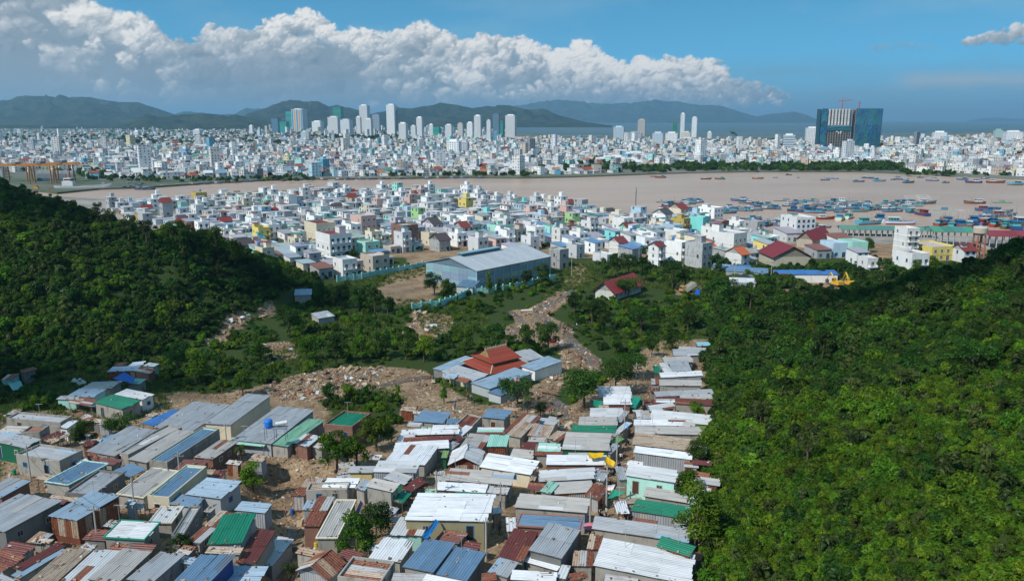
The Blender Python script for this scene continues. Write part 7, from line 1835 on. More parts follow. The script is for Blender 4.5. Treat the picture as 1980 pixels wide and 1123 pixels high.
def boats():
    rng = random.Random(12); c1 = ['blue', 'blue', 'blue', 'light blue', 'light blue', 'turquoise', 'navy']; cb = ['blue', 'light blue', 'white', 'white', 'turquoise']
    for x, y, w, c in ((1365,347,20,'brown'),(1392,347,19,'brown'),(1465,346,20,'brown'),(1499,344,9,'navy'),(1525,339,12,'brown'),(1543,344,6,'brown'),(1595,349,18,'blue'),(1612,346,17,'light blue'),(1660,352,20,'blue'),(1675,345,16,'navy'),(1700,351,24,'light blue'),(1727,348,12,'navy'),(1745,348,20,'blue'),(1757,354,24,'blue'),(1780,344,13,'navy'),(1802,350,24,'light blue'),(1829,354,15,'blue'),(1860,348,22,'blue'),(1882,354,30,'navy'),(1925,354,31,'brown'),(1962,358,32,'turquoise'),(1277,344,21,'brown'),(1262,342,10,'brown'),(1690,346,14,'blue'),(1735,343,12,'light blue'),(1905,346,14,'navy')):
        boat(x, y, w, R(rng.uniform(-18, 18))+(math.pi if rng.random() < .4 else 0), c, rng.choice(cb), rng, where='far out on the open river')
    boat(1430, 389, 32, R(170), 'blue', 'white', rng, label='single blue boat with white cabin alone in the middle of the river'); 
    def cluster(x0, x1, y0, y1, n, w, where, cols=c1, slope=0., yr=20):
        for k in range(n):
            x = x0+(x1-x0)*(k+rng.uniform(.1, .9))/n; y = y0+(y1-y0)*rng.random()+slope*(x-x0)
            boat(x, y, w*rng.uniform(.8, 1.15), R(rng.uniform(-yr, yr))+(math.pi if rng.random() < .5 else 0), rng.choice(cols), rng.choice(cb), rng, where=where)
    cluster(1288, 1350, 388, 400, 15, 24, 'at the fleet left end', yr=45)
    cluster(1340, 1440, 398, 413, 18, 27, 'in the left fleet', yr=35); cluster(1438, 1498, 392, 410, 11, 30, 'right of the lone boat', yr=25)
    cluster(1520, 1598, 390, 400, 8, 24, 'along the raft line'); cluster(1538, 1600, 402, 414, 6, 36, 'off the raft line end'); cluster(1600, 1770, 388, 402, 17, 28, 'in mid fleet', yr=35); cluster(1610, 1770, 402, 416, 15, 32, 'before mid fleet', yr=30)
    cluster(1430, 1500, 424, 438, 9, 24, 'close to the near quay', yr=50); cluster(1480, 1530, 428, 440, 8, 24, 'close in by the white block', yr=50); cluster(1560, 1600, 436, 446, 5, 24, 'beside the long green market', yr=50)
    boat(1596, 424, 36, R(8), 'red', 'white', rng, label='dark red boat before the white boats in the fleet'); boat(1624, 425, 26, R(60), 'white', 'light blue', rng, label='white hulled boat beside the dark red one'); boat(1642, 422, 26, R(50), 'white', 'turquoise', rng, label='white and green boat beside the white hulled one')
    boat(1680, 434, 52, R(12), 'light blue', 'turquoise', rng, label='large light blue boat before the long green market'); boat(1740, 434, 56, R(-8), 'white', 'turquoise', rng, label='largest white and green boat by the long green market'); boat(1700, 428, 34, R(70), 'white', 'blue', rng, label='white boat end-on between the two largest boats')
    boat(1770, 396, 40, R(10), 'light blue', 'white', rng, True, 'light blue boat with tall white net frames, left of a pair'); boat(1792, 394, 38, R(10), 'light blue', 'white', rng, True, 'light blue boat with tall white net frames, right of a pair')
    boat(1884, 394, 38, R(175), 'brown', 'white', rng, label='brown boat with white cabin towing a green raft'); boat(1780, 416, 26, R(95), 'navy', 'red', rng, label='dark boat with red cabin seen end-on right of the fleet')
    for k, (x, y, w) in enumerate(((1910,408,44),(1930,413,50),(1940,419,48),(1915,420,40))): boat(x, y, w, R(-6+k*3), 'blue', ['red', 'blue', 'red', 'white'][k], rng, where='in the blue-red raft at right')
    for k in range(22): x = 1820+k*7.6; boat(x, 436+rng.uniform(-5, 9), 34*rng.uniform(.85, 1.15), R(rng.uniform(30, 80)), rng.choice(['red', 'red', 'blue', 'navy', 'brown']), rng.choice(['red', 'blue', 'turquoise']), rng, where='along the right quay with red booms')
    for k in range(10): boat(248+k*4.5+rng.uniform(-2, 2), 362+rng.uniform(-5, 6), 20, R(rng.uniform(-30, 30)), rng.choice(['blue', 'navy']), 'blue', rng, where='below the far shore at the left')
    for k in range(26): x = 300+k*25+rng.uniform(-8, 8); boat(x, np.interp(x, [300, 520, 900, 1000], [361, 348.5, 343.5, 344])+1.5, 17, R(rng.uniform(-25, 25)), rng.choice(['navy', 'brown', 'blue']), rng.choice(cb), rng, where='tied along the far bank')
    for x, y, w, l in ((597,373,22,'small boat alone in the left channel'),(647,366,7,'tiny dinghy in the left channel before the far bank'),(458,371,12,'small boat near the left town bank'),(496,371,10,'small boat left of the long green barge')): boat(x, y, w, R(5), 'brown', 'white', rng, label=l)
    from collections import defaultdict
    G = defaultdict(list)
    for b in BOATS:
        if not b[0].get('label'): G[f"{b[1]} boat with {b[2]} cabin {b[5]}"].append(b)
    for k, v in G.items():
        v.sort(key=lambda b: b[3])
        for i, b in enumerate(v): b[0]['label'] = k if len(v) == 1 else f"{k}, {ORD[i] if i < 20 else 'rightmost'} from left"
    print('boats', len(BOATS))
boats()
def ship(px, py, wpx, yaw, hullc, supc, label, superpos=-.25, name='ship'):
    p = at_z(px, py, 0); t = to_px(p)[2]; L_ = wpx*t/F; root = local_root(name, p, yaw, label, 'ship'); B_ = L_*.17; H_ = L_*.07
    me = hull_mesh(L_, B_, H_, [M['paint'], M['hullband'], M['deck']]); link('hull', me, root, hullc)
    m = MB(); x = superpos*L_; m.box(x-L_*.10, -B_*.36, H_, x+L_*.10, B_*.36, H_*2.2); m.box(x-L_*.07, -B_*.3, H_*2.2, x+L_*.06, B_*.3, H_*3.1); s = m.build('deckhouse', M['paint'], root, color=supc)
    w = MB(); w.box(x-L_*.06, -B_*.31, H_*2.45, x+L_*.061, B_*.31, H_*2.85); w.build('bridge_window', M['glass'], s)
    m = MB(); m.bar((x, 0, H_*3.1), (x, 0, H_*5), L_*.005); m.build('mast', M['metal'], root, color=(.5,.5,.5))
    m = MB(); m.bar((x-L_*.04, 0, H_*3.1), (x-L_*.045, 0, H_*4), L_*.015, 8); m.build('funnel', M['paint'], root, color=(.4,.1,.05)); return root
ship(160, 366, 100, R(4), (.60,.62,.64), (.72,.72,.70), 'long white passenger ship at the shipyard on the far left'); ship(212, 363, 42, R(-4), (.05,.16,.36), (.6,.6,.6), 'blue cargo boat right of the long white ship')
ship(82, 368, 44, R(2), (.42,.06,.03), (.62,.3,.05), 'red dredger left of the long white ship'); ship(102, 370, 26, R(10), (.45,.05,.03), (.6,.12,.05), 'small red workboat before the white ship bow'); ship(578, 373, 62, R(0), (.12,.22,.16), (.6,.6,.58), 'long low green barge in the left channel', .4, 'barge')
def raft(x0, x1, y, label, c=(.20,.21,.2)):
    a, b = at_z(x0, y, 0), at_z(x1, y, 0); root = empty('raft', a, label, 'raft'); L_ = (b-a).x
    for i in range(max(3, int(L_/5))):
        m = MB(); n = max(3, int(L_/5)); m.box(i*L_/n+.1, 0, .0, (i+1)*L_/n-.1, 3.5, .55); m.build('float', M['wood'], root, color=tuple(v*RND.uniform(.7, 1.3) for v in c))
        if i % 3 == 1: m = MB(); m.box(i*L_/n+.8, .8, .55, (i+1)*L_/n-.8, 2.8, 2.4); m.build('hut', M['wood'], root, color=RND.choice([(.2,.3,.25), (.3,.3,.3), (.1,.25,.4)]))
raft(1498, 1560, 389.5, 'line of grey floats leading to the lone boat'); raft(1560, 1640, 391, 'line of dark floats in front of the fleet'); raft(1922, 1958, 393, 'green raft behind the brown boat at right', (.12,.25,.18)); raft(1806, 1866, 408, 'low scattered raft with pale floats right of the fleet', (.4,.4,.4)); raft(1270, 1290, 392, 'short float line at the left end of the fleet')
# ------------------------------------------------------------------ the cumulus between sun and ground whose shadows lie over parts of the valley
def shade_cloud(targets, label, alt=900., seed=1):
    """targets: (x, y, rx, ry) on the ground; the cloud floats up the line of the sun, so the shade falls there"""
    import bmesh
    r = random.Random(seed); bm = bmesh.new()
    for x, y, rx, ry in targets:
        k = alt/SDIR.z; c = Vector((x, y, 0))+SDIR*k
        for _ in range(9):
            a, q = r.uniform(0, 6.28), math.sqrt(r.random())*.62; s = r.uniform(.42, .62)
            Mx = Matrix.Translation((c.x+rx*q*math.cos(a), c.y+ry*q*math.sin(a), c.z+r.uniform(0, 14))) @ Matrix.Diagonal((rx*s, ry*s, min(rx, ry)*s*.5, 1))
            bmesh.ops.create_icosphere(bm, subdivisions=3, radius=1, matrix=Mx)
    for v in bm.verts: n = vnoise(np.array([v.co.x+5000]), np.array([v.co.y+5000]), 18, seed)[0]-.5; v.co += v.normal*0+Vector((n*12, n*9, 0))
    me = bpy.data.meshes.new('cloud'); bm.to_mesh(me); bm.free(); me.polygons.foreach_set('use_smooth', [True]*len(me.polygons)); me.materials.append(M['cloud']); tag(link('cloud', me), label, kind='structure')
cm, cnt, cb_ = newmat('cloud_vapour'); cnt.nodes.remove(cb_); d_ = nn(cnt, 'ShaderNodeBsdfDiffuse'); d_.inputs[0].default_value = (.9,.9,.9,1); t_ = nn(cnt, 'ShaderNodeBsdfTransparent'); x_ = nn(cnt, 'ShaderNodeMixShader', i_0=.055); cnt.links.new(t_.outputs[0], x_.inputs[1]); cnt.links.new(d_.outputs[0], x_.inputs[2]); cnt.links.new(x_.outputs[0], cnt.nodes['Material Output'].inputs[0])
M['cloud'] = cm
shade_cloud([(-118,168,52,24),(-95,172,30,20)], 'white cumulus drifting above the left slope', seed=3)
shade_cloud([(-70,262,40,30),(-150,280,60,24),(95,208,36,34),(140,195,46,40)], 'broad cumulus drifting above the valley mouth', seed=5)
# ------------------------------------------------------------------ people, cloths, poles and other small things
M['skin'] = flat_mat('skin', (.34,.19,.12), .6); M['trousers'] = flat_mat('dark_trousers', (.035,.04,.06), .8); M['hair'] = flat_mat('black_hair', (.012,.01,.009), .6)
def person_mesh(pose):
    """one continuous skinned figure 1.65 m tall, facing +y"""
    s = {'stand': (.10, .0, .10, .06), 'walk': (.13, .28, .09, .22)}[pose]; sw, st, _, arm = s
    J = [(0,0,.90,.125), (0,.0,1.12,.125), (0,.0,1.34,.135), (0,0,1.45,.06), (0,.02,1.54,.085), (0,.02,1.63,.06)]; E = [(0,1), (1,2), (2,3), (3,4), (4,5)]
    for sx in (-1, 1):
        k = len(J); f = st*sx
        J += [(sx*sw,0,.84,.09), (sx*sw,f*.5,.46,.062), (sx*sw,f-.06*abs(f),.07,.045), (sx*sw,f+.14,.035,.035)]; E += [(0,k), (k,k+1), (k+1,k+2), (k+2,k+3)]
        k = len(J); J += [(sx*.19,0,1.37,.062), (sx*.25,-arm*sx*.5,1.10,.046), (sx*.26,-arm*sx+.06,.86,.036), (sx*.255,-arm*sx+.09,.76,.042)]; E += [(2,k), (k,k+1), (k+1,k+2), (k+2,k+3)]
    me = bpy.data.meshes.new('person'); me.from_pydata([j[:3] for j in J], E, []); o = bpy.data.objects.new('person_skin', me); COL.objects.link(o)
    md = o.modifiers.new('skin', 'SKIN'); sv = me.skin_vertices[0].data
    for i, j in enumerate(J): sv[i].radius = (j[3], j[3]*.8 if i < 3 else j[3])
    sv[0].use_root = True; o.modifiers.new('sub', 'SUBSURF').levels = 1
    dg = bpy.context.evaluated_depsgraph_get(); m2 = bpy.data.meshes.new_from_object(o.evaluated_get(dg)); bpy.data.objects.remove(o)
    m2.name = 'person'; m2.materials.clear()
    for m in (M['cloth'], M['trousers'], M['skin']): m2.materials.append(m)
    for p in m2.polygons:
        c = p.center; arm_ = abs(c.x) > .205 and c.z < 1.2
        p.material_index = 2 if (c.z > 1.43 or arm_ or c.z < .09) else (1 if c.z < .95 else 0); p.use_smooth = True
    b = MB(); b.lathe([(.03, -.02), (.095, .0), (.1, .06), (.07, .115), (.02, .13)], 10, (0, 0, 0)); return m2
PM = {k: person_mesh(k) for k in ('stand', 'walk')}
hb = MB(); hb.lathe([(.088, -.05), (.098, .0), (.085, .055), (.045, .09), (.01, .1)], 10, (0, .005, 1.60)); HAIR = hb.mesh('hair', M['hair'])
for x, y, c, po, yaw, lab in ((905,772,(.5,.04,.04),'stand',20,'person in a red shirt on the sand below the temple'),(911,775,(.3,.35,.45),'stand',200,'person in grey blue beside the red shirted one below the temple'),(917,784,(.04,.04,.05),'walk',60,'person in dark clothes on the sand above the blue roofed cube'),
  (748,1006,(.12,.45,.5),'stand',90,'person in a cyan shirt at the foot of the stained concrete box'),(1200,892,(.75,.75,.75),'walk',10,'person in a white shirt walking in the narrow lane'),(664,744,(.6,.6,.62),'walk',100,'person in white on the rubble field, left of two'),(672,742,(.2,.3,.5),'walk',80,'person in blue on the rubble field, right of two'),
  (832,735,(.45,.08,.06),'stand',0,'person in red at the left corner of the temple'),(838,737,(.1,.2,.45),'stand',30,'person in blue at the left corner of the temple'),(1034,600,(.7,.7,.7),'walk',160,'person in white walking on the muddy track toward town'),(1042,593,(.1,.1,.12),'walk',170,'person in black on the muddy track, ahead of the white one'),(1056,577,(.3,.1,.1),'walk',190,'person farthest up the muddy track'),
  (1083,634,(.12,.12,.2),'stand',10,'person in navy in the crowd on the track, first from left'),(1089,632,(.6,.6,.6),'stand',80,'person in light grey in the crowd on the track, second from left'),(1095,636,(.3,.05,.05),'stand',140,'person in dark red in the crowd on the track, third from left'),(1102,633,(.05,.05,.06),'stand',200,'person in black in the crowd on the track, fourth from left'),(1108,637,(.1,.25,.4),'stand',250,'person in blue in the crowd on the track, fifth from left'),(1115,634,(.65,.6,.5),'stand',300,'person in cream at the right end of the crowd on the track'),
  (1060,664,(.1,.1,.15),'stand',40,'person in dark blue left of the red awning cloth'),(1078,668,(.5,.5,.5),'walk',140,'person in grey right of the red awning cloth'),(1163,985,(.5,.03,.04),'stand',20,'person in bright red in the lane near the green cloth')):
    p = at(x, y); o = link('person', PM[po], None, (*c, 1)); o.location = (p.x, p.y, ground(p.x, p.y)); o.rotation_euler = (0, 0, R(yaw)); tag(o, lab, 'person', 'people outdoors in the valley'); link('hair', HAIR, o)
def cloth(px4, hs, col, label, sag=.35, name='tarpaulin', cat='tarpaulin', n=8, seed=1):
    """cloth hung between four photo corners (near-left, near-right, far-right, far-left) at given heights"""
    r = random.Random(seed); P4 = [at(x, y, h) for (x, y), h in zip(px4, hs)]; v = []; b = bpy.data.meshes.new(name); f = []; ph = r.uniform(0, 6)
    for j in range(n+1):
        for i in range(n+1):
            s, t = i/n, j/n; p = P4[0].lerp(P4[1], s).lerp(P4[3].lerp(P4[2], s), t); w = math.sin(math.pi*s)*math.sin(math.pi*t)
            v.append((p.x, p.y, p.z-sag*w+.07*math.sin(9*s+ph)*math.cos(5*t)+r.uniform(-.03, .03)))
    m = n+1; f = [(j*m+i, j*m+i+1, (j+1)*m+i+1, (j+1)*m+i) for j in range(n) for i in range(n)]; c0 = sum(P4, Vector())/4; k = len(v); v += [(x, y, z-.03) for x, y, z in v]; f += [tuple(k+q for q in reversed(g)) for g in f]
    b.from_pydata([(x-c0.x, y-c0.y, z-c0.z) for x, y, z in v], [], f); b.materials.append(M['cloth']); o = link(name, b, None, (*col, 1)); o.location = c0; tag(o, label, cat); return o
BL = (.02,.12,.42)
cloth([(218,732),(256,741),(262,731),(240,719)], [2.6,2.8,3.2,3.4], BL, 'deep blue tarpaulin spread over the topmost cluster under the hill')
cloth([(25,755),(45,749),(40,736),(16,741)], [1.2,1.3,2.8,2.8], (.25,.52,.50), 'pale teal tarpaulin leaning on the teal house at the left edge')
cloth([(676,1014),(686,1012),(702,972),(697,967)], [.8,.6,2.0,3.2], BL, 'blue tarpaulin hanging along the cream rimmed sloping roof')
cloth([(816,1036),(826,1042),(850,1008),(842,1003)], [3.7,3.5,4.0,4.4], (.02,.22,.55), 'bright blue tarpaulin bundle before the biggest white roof')
cloth([(1140,886),(1164,884),(1168,875),(1137,875)], [3.4,3.4,3.7,3.7], (.70,.43,.01), 'yellow tarpaulin over the lane, upper sheet'); cloth([(1168,893),(1186,903),(1190,893),(1172,881)], [2.9,2.2,2.6,3.4], (.66,.40,.01), 'yellow tarpaulin over the lane, lower folded sheet')
cloth([(1147,784),(1163,790),(1166,776),(1148,772)], [1.6,1.8,3.1,3.], (.01,.22,.15), 'green tarpaulin wall left of the white lane top roof'); cloth([(1218,784),(1228,790),(1240,769),(1224,764)], [1.8,1.7,3.,3.2], (.01,.24,.16), 'green tarpaulin right of the white lane top roof'); cloth([(1232,790),(1242,784),(1243,772),(1236,768)], [1.,1.,2.4,2.8], (.01,.20,.13), 'darker green tarpaulin flap at the lane top')
cloth([(992,739),(1008,738),(1007,733),(995,732)], [3.6,3.6,3.8,3.8], (.62,.20,.34), 'pink cloth lying on the blue roof in front of the temple', .1, 'cloth', 'cloth')
cloth([(1175,964),(1196,958),(1210,951),(1184,946)], [2.2,2.4,2.4,2.9], (.03,.32,.20), 'emerald cloth stretched across the lane'); cloth([(1171,945),(1184,949),(1190,936),(1174,938)], [2.4,2.4,2.9,3.], (.62,.55,.55), 'pale floral cloth hung across the lane', .2, 'cloth', 'cloth')
cloth([(1207,827),(1213,829),(1216,822),(1209,818)], [2.3,2.3,2.6,2.6], (.03,.30,.62), 'small sky blue sheet over the upper lane'); cloth([(1064,662),(1074,663),(1075,656),(1066,655)], [2.1,2.1,2.4,2.4], (.62,.02,.02), 'bright red awning cloth on the muddy track behind the temple'); cloth([(1340,571),(1362,569),(1358,560),(1346,560)], [.7,.6,1.9,2.], (.02,.10,.48), 'deep blue sheet over a heap beside the tipper lorry')
cloth([(820,632),(845,630),(846,626),(822,627)], [.2,.2,.4,.4], (.6,.62,.64), 'white torn sheet on the meadow left of the track', .05)
def umbrella(x, y, h, c, label):
    p = at(x, y, h); root = empty('umbrella', (p.x, p.y, p.z-2.1), label, 'umbrella'); b = MB(); b.bar((0, 0, 0), (0, 0, 2.1), .03, 6); b.build('pole', M['metal'], root, color=(.5,.5,.5)); m = MB(); m.lathe([(1.1, 1.7), (1.08, 1.74), (.75, 1.95), (.3, 2.1), (.02, 2.16)], 8); m.build('canopy', M['cloth'], root, color=c)
umbrella(1143, 1012, 2.3, (.6,.18,.22), 'pink parasol in the lane beside the yellow spotted roof')
def water_heater():
    p = at(519, 845, 4.6); z = p.z; root = empty('water_tank', (p.x, p.y, z), 'blue water tank and white heater on a steel frame on a grey roof', 'water tank')
    for sx in (0, 1.6, 3.4):
        for sy in (0, 1.1): m = MB(); m.bar((sx-.6, sy, -.6), (sx-.6, sy, 1.5), .05); m.build('leg', M['metal'], root, color=(.2,.22,.25))
    m = MB(); m.box(-.8, -.1, 1.45, 3.0, 1.25, 1.55); m.build('platform', M['metal'], root, color=(.25,.27,.3))
    m = MB(); m.lathe([(.1, 0), (.62, .03), (.68, .3), (.68, 1.1), (.55, 1.35), (.2, 1.5)], 14, (0, .5, 1.55)); m.build('tank', M['paint'], root, color=(.02,.17,.55)); m = MB(); m.bar((1.2, .5, 2.1), (3.0, .9, 2.3), .34, 12); m.build('heater_drum', M['paint'], root, color=(.72,.72,.7))
water_heater()
POLES = []
def pole(x, y, label, h=7.5, arm=True):
    p = at(x, y); p.z = ground(p.x, p.y); root = empty('utility_pole', p, label, 'pole', 'utility poles'); b = MB(); b.bar((0, 0, -.5), (0, 0, h), .14, 6, .09); b.build('post', M['concrete'], root, color=(.42,.40,.37))
    if arm:
        m = MB(); m.box(-.9, -.06, h-.7, .9, .06, h-.58); c = m.build('crossarm', M['wood'], root, color=(.2,.16,.12))
        for k in (-.8, -.3, .3, .8): q = MB(); q.bar((k, 0, h-.58), (k, 0, h-.4), .05, 5); q.build('insulator', M['paint'], c, color=(.5,.5,.48))
    POLES.append((p, h)); return root
for x, y, l in ((1229,754,'utility pole at the lane top by the dark trees, taller neighbour'),(1207,835,'utility pole in the upper lane below the sky blue sheet'),(1192,905,'utility pole in the lane beside the yellow tarpaulin'),(1172,985,'utility pole in the lane beside the emerald cloth'),(1140,1040,'utility pole in the lane by the pink parasol')): pole(x, y, l, 6.5)
n1 = len(POLES)
for x, y, l in ((905,905,'utility pole left of the gabled white roof'),(845,985,'utility pole behind the biggest white roof'),(968,1010,'utility pole in the alley right of the biggest white roof'),(940,1085,'utility pole beside the lowest blue roof')): pole(x, y, l, 6.)
n2 = len(POLES)
for x, y, l in ((440,880,'utility pole by the dark brick wall in the left block'),(350,945,'utility pole beside the green rimmed blue roof'),(262,1000,'utility pole right of the rusty clad house'),(190,1060,'utility pole among the grey roofs at the lower left'),(60,930,'utility pole below the stained concrete box house')): pole(x, y, l, 6.)
n3 = len(POLES)
for x, y, l in ((1066,520,'utility pole on the town road behind the warehouse'),(1105,535,'utility pole on the town road at the track mouth'),(1160,515,'utility pole on the town road left of the grove'),(1235,512,'utility pole on the town road right of the grove'),(1320,528,'utility pole before the tall bare concrete house'),(1420,540,'utility pole before the blue tin sheds'),(1490,545,'utility pole at the red end of the blue shed')): pole(x, y, l, 8)
def wires(ps, label):
    root = empty('power_line', ps[0][0], label, 'cable')
    for (a, h), (b, h2) in zip(ps, ps[1:]):
        for k in (-.8, .8):
            m = MB(); A, B = a+Vector((k, 0, h-.4)), b+Vector((k, 0, h2-.4)); prev = A
            for i in range(1, 9): t = i/8; q = A.lerp(B, t)-Vector((0, 0, (A-B).length*.03*4*t*(1-t))); m.bar(prev, q, .02, 3); prev = q
            m.build('wire', M['dark'], root, ps[0][0])
wires(POLES[:n1], 'sagging wires along the narrow lane'); wires(POLES[n3:], 'sagging wires along the town road'); wires(POLES[n1:n2], 'sagging wires through the middle alley'); wires(POLES[n2:n3], 'sagging wires across the left block')
def roof_things():
    r = random.Random(6); S = []; na = nd = 0
    for root, px, a, b, c, d, code, fl in HOUSES:
        if 'G' in fl or px[1] < 640: continue
        n = r.randint(3, 9) if code in 'GLBVTSQE' and px[0] < 700 else r.randint(0, 5)
        for _ in range(n):
            s, t = r.uniform(.04, .96), (r.choice([.04, .5, .95]) if r.random() < .6 else r.random()); p = a.lerp(b, s).lerp(d.lerp(c, s), t)
            S.append((p.x, p.y, p.z+.12, r.uniform(.10, .26), r.uniform(0, 6.28), 0, 0))
        if r.random() < .10 and px[1] > 700:
            na += 1; s = r.uniform(.2, .8); p = a.lerp(b, s).lerp(d.lerp(c, s), .8); o = empty('tv_antenna', p, ' '.join(('thin antenna on the '+root['label']).split()[:16]), 'antenna', 'television antennas on roofs')
            m = MB(); m.bar((0, 0, -.1), (0, 0, 2.6), .03, 5); m.build('pole', M['metal'], o, color=(.4,.4,.4)); m = MB(); m.bar((-.5, 0, 2.5), (.7, 0, 2.5), .02, 4); [m.bar((x, -.4+.1*k, 2.5), (x, .4-.1*k, 2.5), .015, 4) for k, x in enumerate((-.4, -.1, .2, .5))]; m.build('aerial', M['metal'], o, color=(.5,.5,.5))
    seen = {}
    for o in COL.objects:
        if o.get('category') == 'antenna':
            l = o['label']; seen[l] = seen.get(l, 0)+1
            if seen[l] > 1: o['label'] = ' '.join(l.split()[:13]).rstrip(',')+', rear one'
    scatter('roof_ballast', S, [rock_mesh(i+20) for i in range(4)], 'stones, bricks and sacks weighing down the tin roofs')
roof_things()
def barrel(x, y, c, label):
    p = at(x, y); o = empty('barrel', (p.x, p.y, ground(p.x, p.y)), label, 'barrel'); m = MB(); m.lathe([(.28, 0), (.31, .05), (.3, .3), (.33, .33), (.3, .36), (.3, .6), (.33, .63), (.3, .66), (.31, .88), (.27, .92)], 12); m.build('body', M['paint'], o, color=c); m = MB(); m.lathe([(.27, .92), (.25, .95), (.05, .96)], 12); m.build('lid', M['paint'], o, color=tuple(v*.7 for v in c))
barrel(766, 993, (.02,.15,.5), 'blue barrel at the corner of the stained concrete box'); barrel(28, 918, (.03,.2,.1), 'green barrel beside the stained parapet house at left'); barrel(565, 995, (.02,.12,.4), 'blue barrel on the gully bank under the rusty shack'); barrel(612, 1060, (.5,.4,.05), 'yellow barrel in the gully below the sloping grey roof')
def sack_heap():
    r = random.Random(4)
    for k in range(9):
        p = at(142+k*2.6, 741+r.uniform(-4, 4)); o = empty('sack', (p.x, p.y, ground(p.x, p.y)+.25*(k % 3)), f'white sack in the heap below the left hill, {ORD[k]} from left', 'sack', 'white sacks heaped under the hill'); m = MB(); m.lathe([(.1, 0), (.42, .06), (.5, .25), (.4, .42), (.12, .5), (.16, .58)], 8); q = m.build('body', M['cloth'], o, color=(.55,.54,.48)); q.rotation_euler = (r.uniform(-.8, .8), r.uniform(-.5, .5), r.uniform(0, 3)); m = MB(); m.lathe([(.1, .5), (.18, .62), (.05, .66)], 7); t = m.build('tied_neck', M['cloth'], o, color=(.4,.38,.3)); t.rotation_euler = q.rotation_euler
sack_heap()
def ribbon(pxs, w, label, name, col, lift=.06):
    ps = [at(*p) for p in pxs]; q = []
    for a, b in zip(ps, ps[1:]):
        n = max(2, int((b-a).length/1.5)); q += [a.lerp(b, i/n) for i in range(n)]
    q.append(ps[-1]); V = []; r = random.Random(3)
    for i, p in enumerate(q):
        d = (q[min(i+1, len(q)-1)]-q[max(0, i-1)]); d.z = 0; d.normalize(); s = Vector((-d.y, d.x, 0)); ww = w*r.uniform(.7, 1.2)
        for k in (-1, -.33, .33, 1): x = p+s*(ww*k); V.append((x.x, x.y, ground(x.x, x.y)+lift))
    F_ = [(i*4+k, i*4+k+1, i*4+5+k, i*4+4+k) for i in range(len(q)-1) for k in range(3)]
    me = bpy.data.meshes.new(name); me.from_pydata(V, [], F_); me.materials.append(col); tag(link(name, me), label, kind='structure')
mud = water_mat('wet_mud', (.10,.075,.055), (.17,.125,.09), .22, .2, .2)
ribbon([(1112,560),(1060,590),(1035,600),(1062,625),(1090,640),(1110,665),(1150,700),(1160,720)], 1.6, 'wet muddy track winding down from the town', 'muddy_track', mud)
ribbon([(985,602),(1003,612),(1010,625),(995,640),(985,655)], 1.1, 'shallow muddy stream across the meadow', 'stream', mud)
ribbon([(1050,765),(1075,775),(1085,795),(1095,812)], 1.3, 'muddy channel between temple and lane', 'muddy_channel', mud); ribbon([(560,960),(575,1000),(560,1050),(548,1090)], .9, 'thread of muddy water in the gully', 'gully_water', mud); ribbon([(680,762),(720,752),(770,738),(835,728)], 1.5, 'wet dirt track across the rubble field', 'dirt_track', mud)

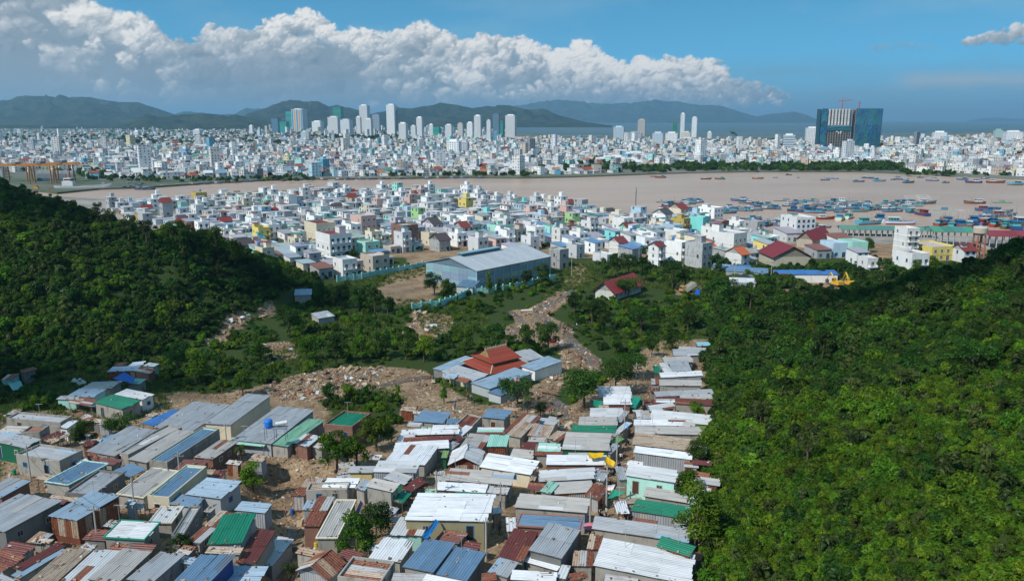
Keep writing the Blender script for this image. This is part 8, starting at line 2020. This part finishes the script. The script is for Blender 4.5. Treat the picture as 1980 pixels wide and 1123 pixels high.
def motorbike_parts():
    b = MB(); b.lathe([(.18, -.04), (.29, -.05), (.31, 0), (.29, .05), (.18, .04)], 12); w = b.mesh('wheel', M['dark'])
    b = MB(); b.bar((-.25, 0, .5), (.35, 0, .55), .09, 6); b.bar((.35, 0, .6), (.62, 0, .3), .04, 5); b.bar((.3, 0, .55), (.5, 0, .95), .06, 5); b.bar((-.25, 0, .45), (-.6, 0, .3), .05, 5); b.box(-.15, -.1, .25, .2, .1, .5); f = b.mesh('frame', M['paint'])
    b = MB(); b.box(-.65, -.12, .68, .15, .12, .78); s = b.mesh('seat', M['dark']); b = MB(); b.bar((.45, -.32, .98), (.45, .32, .98), .025, 5); h = b.mesh('handlebar', M['metal']); return w, f, s, h
MW = motorbike_parts()
for x, y, c, yaw, lab in ((1188,915,(.5,.02,.02),70,'red motorbike parked in the lane left of the mint house'),(1196,905,(.03,.05,.3),60,'blue motorbike parked in the lane near the yellow tarpaulin'),(1180,940,(.05,.05,.05),80,'black motorbike in the lane above the emerald cloth'),(1160,1000,(.4,.4,.42),95,'silver motorbike in the lane by the white ribbed awning'),(1166,1006,(.35,.02,.02),100,'dark red motorbike beside the silver one'),
  (1150,1015,(.05,.05,.06),85,'black motorbike near the pink parasol'),(1213,860,(.1,.25,.5),60,'light blue motorbike in the upper lane'),(1090,638,(.3,.03,.03),40,'red motorbike in the crowd on the muddy track'),(1112,640,(.05,.06,.1),20,'dark motorbike at the right end of the crowd')):
    p = at(x, y); o = local_root('motorbike', (p.x, p.y, ground(p.x, p.y)), R(yaw), lab, 'motorbike', 'parked motorbikes')
    for wx in (-.62, .64): link('wheel', MW[0], o, None, Matrix.Translation((wx, 0, .31)) @ Matrix.Rotation(R(90), 4, 'X'))
    link('frame', MW[1], o, c); link('seat', MW[2], o); link('handlebar', MW[3], o, (.4,.4,.4))
for x, y, c, po, yaw, lab in ((1193,930,(.5,.45,.1),'walk',30,'person in a yellow shirt in the lane left of the mint house'),(1172,1000,(.6,.6,.6),'stand',120,'person in pale clothes by the white ribbed awning'),(1150,1030,(.05,.1,.3),'walk',200,'person in dark blue below the pink parasol'),(1218,845,(.4,.08,.1),'walk',10,'person in dark red in the upper lane'),(1226,790,(.1,.3,.2),'stand',60,'person in green at the lane top tarpaulins'),
  (780,985,(.65,.6,.55),'stand',180,'person in beige below the emerald awning'),(966,1030,(.1,.1,.12),'walk',20,'person in black in the alley by the olive wall'),(553,1000,(.5,.1,.08),'stand',300,'person in red standing on the gully bank'),(700,758,(.1,.2,.3),'walk',90,'person in dark teal on the wet dirt track'),(812,748,(.6,.55,.5),'walk',60,'person in pale clothes on the sandy patch'),(880,790,(.2,.2,.25),'walk',30,'person in grey on the sand above the white roofs'),(1010,770,(.45,.3,.1),'stand',0,'person in orange brown before the blue temple roof')):
    p = at(x, y); o = link('person', PM[po], None, (*c, 1)); o.location = (p.x, p.y, ground(p.x, p.y)); o.rotation_euler = (0, 0, R(yaw)); tag(o, lab, 'person', 'people outdoors in the valley'); link('hair', HAIR, o)
# ------------------------------------------------------------------ the air: one box of thin haze round camera and scene, sky and clouds outside it
def haze_box():
    m = bpy.data.materials.new('haze'); m.use_nodes = True; nt = m.node_tree; nt.nodes.clear()
    v = nn(nt, 'ShaderNodeVolumePrincipled'); v.inputs['Color'].default_value = (.40, .74, 1, 1); v.inputs['Density'].default_value = 6.2e-5; v.inputs['Anisotropy'].default_value = .2
    o = nn(nt, 'ShaderNodeOutputMaterial'); nt.links.new(v.outputs[0], o.inputs['Volume'])
    b = MB(); b.box(-46000, -1500, -1.6-1.9, 46000, 46000, 580)
    tag(b.build('haze', m), 'thin blue haze over the bay and the far hills', kind='stuff')
haze_box()
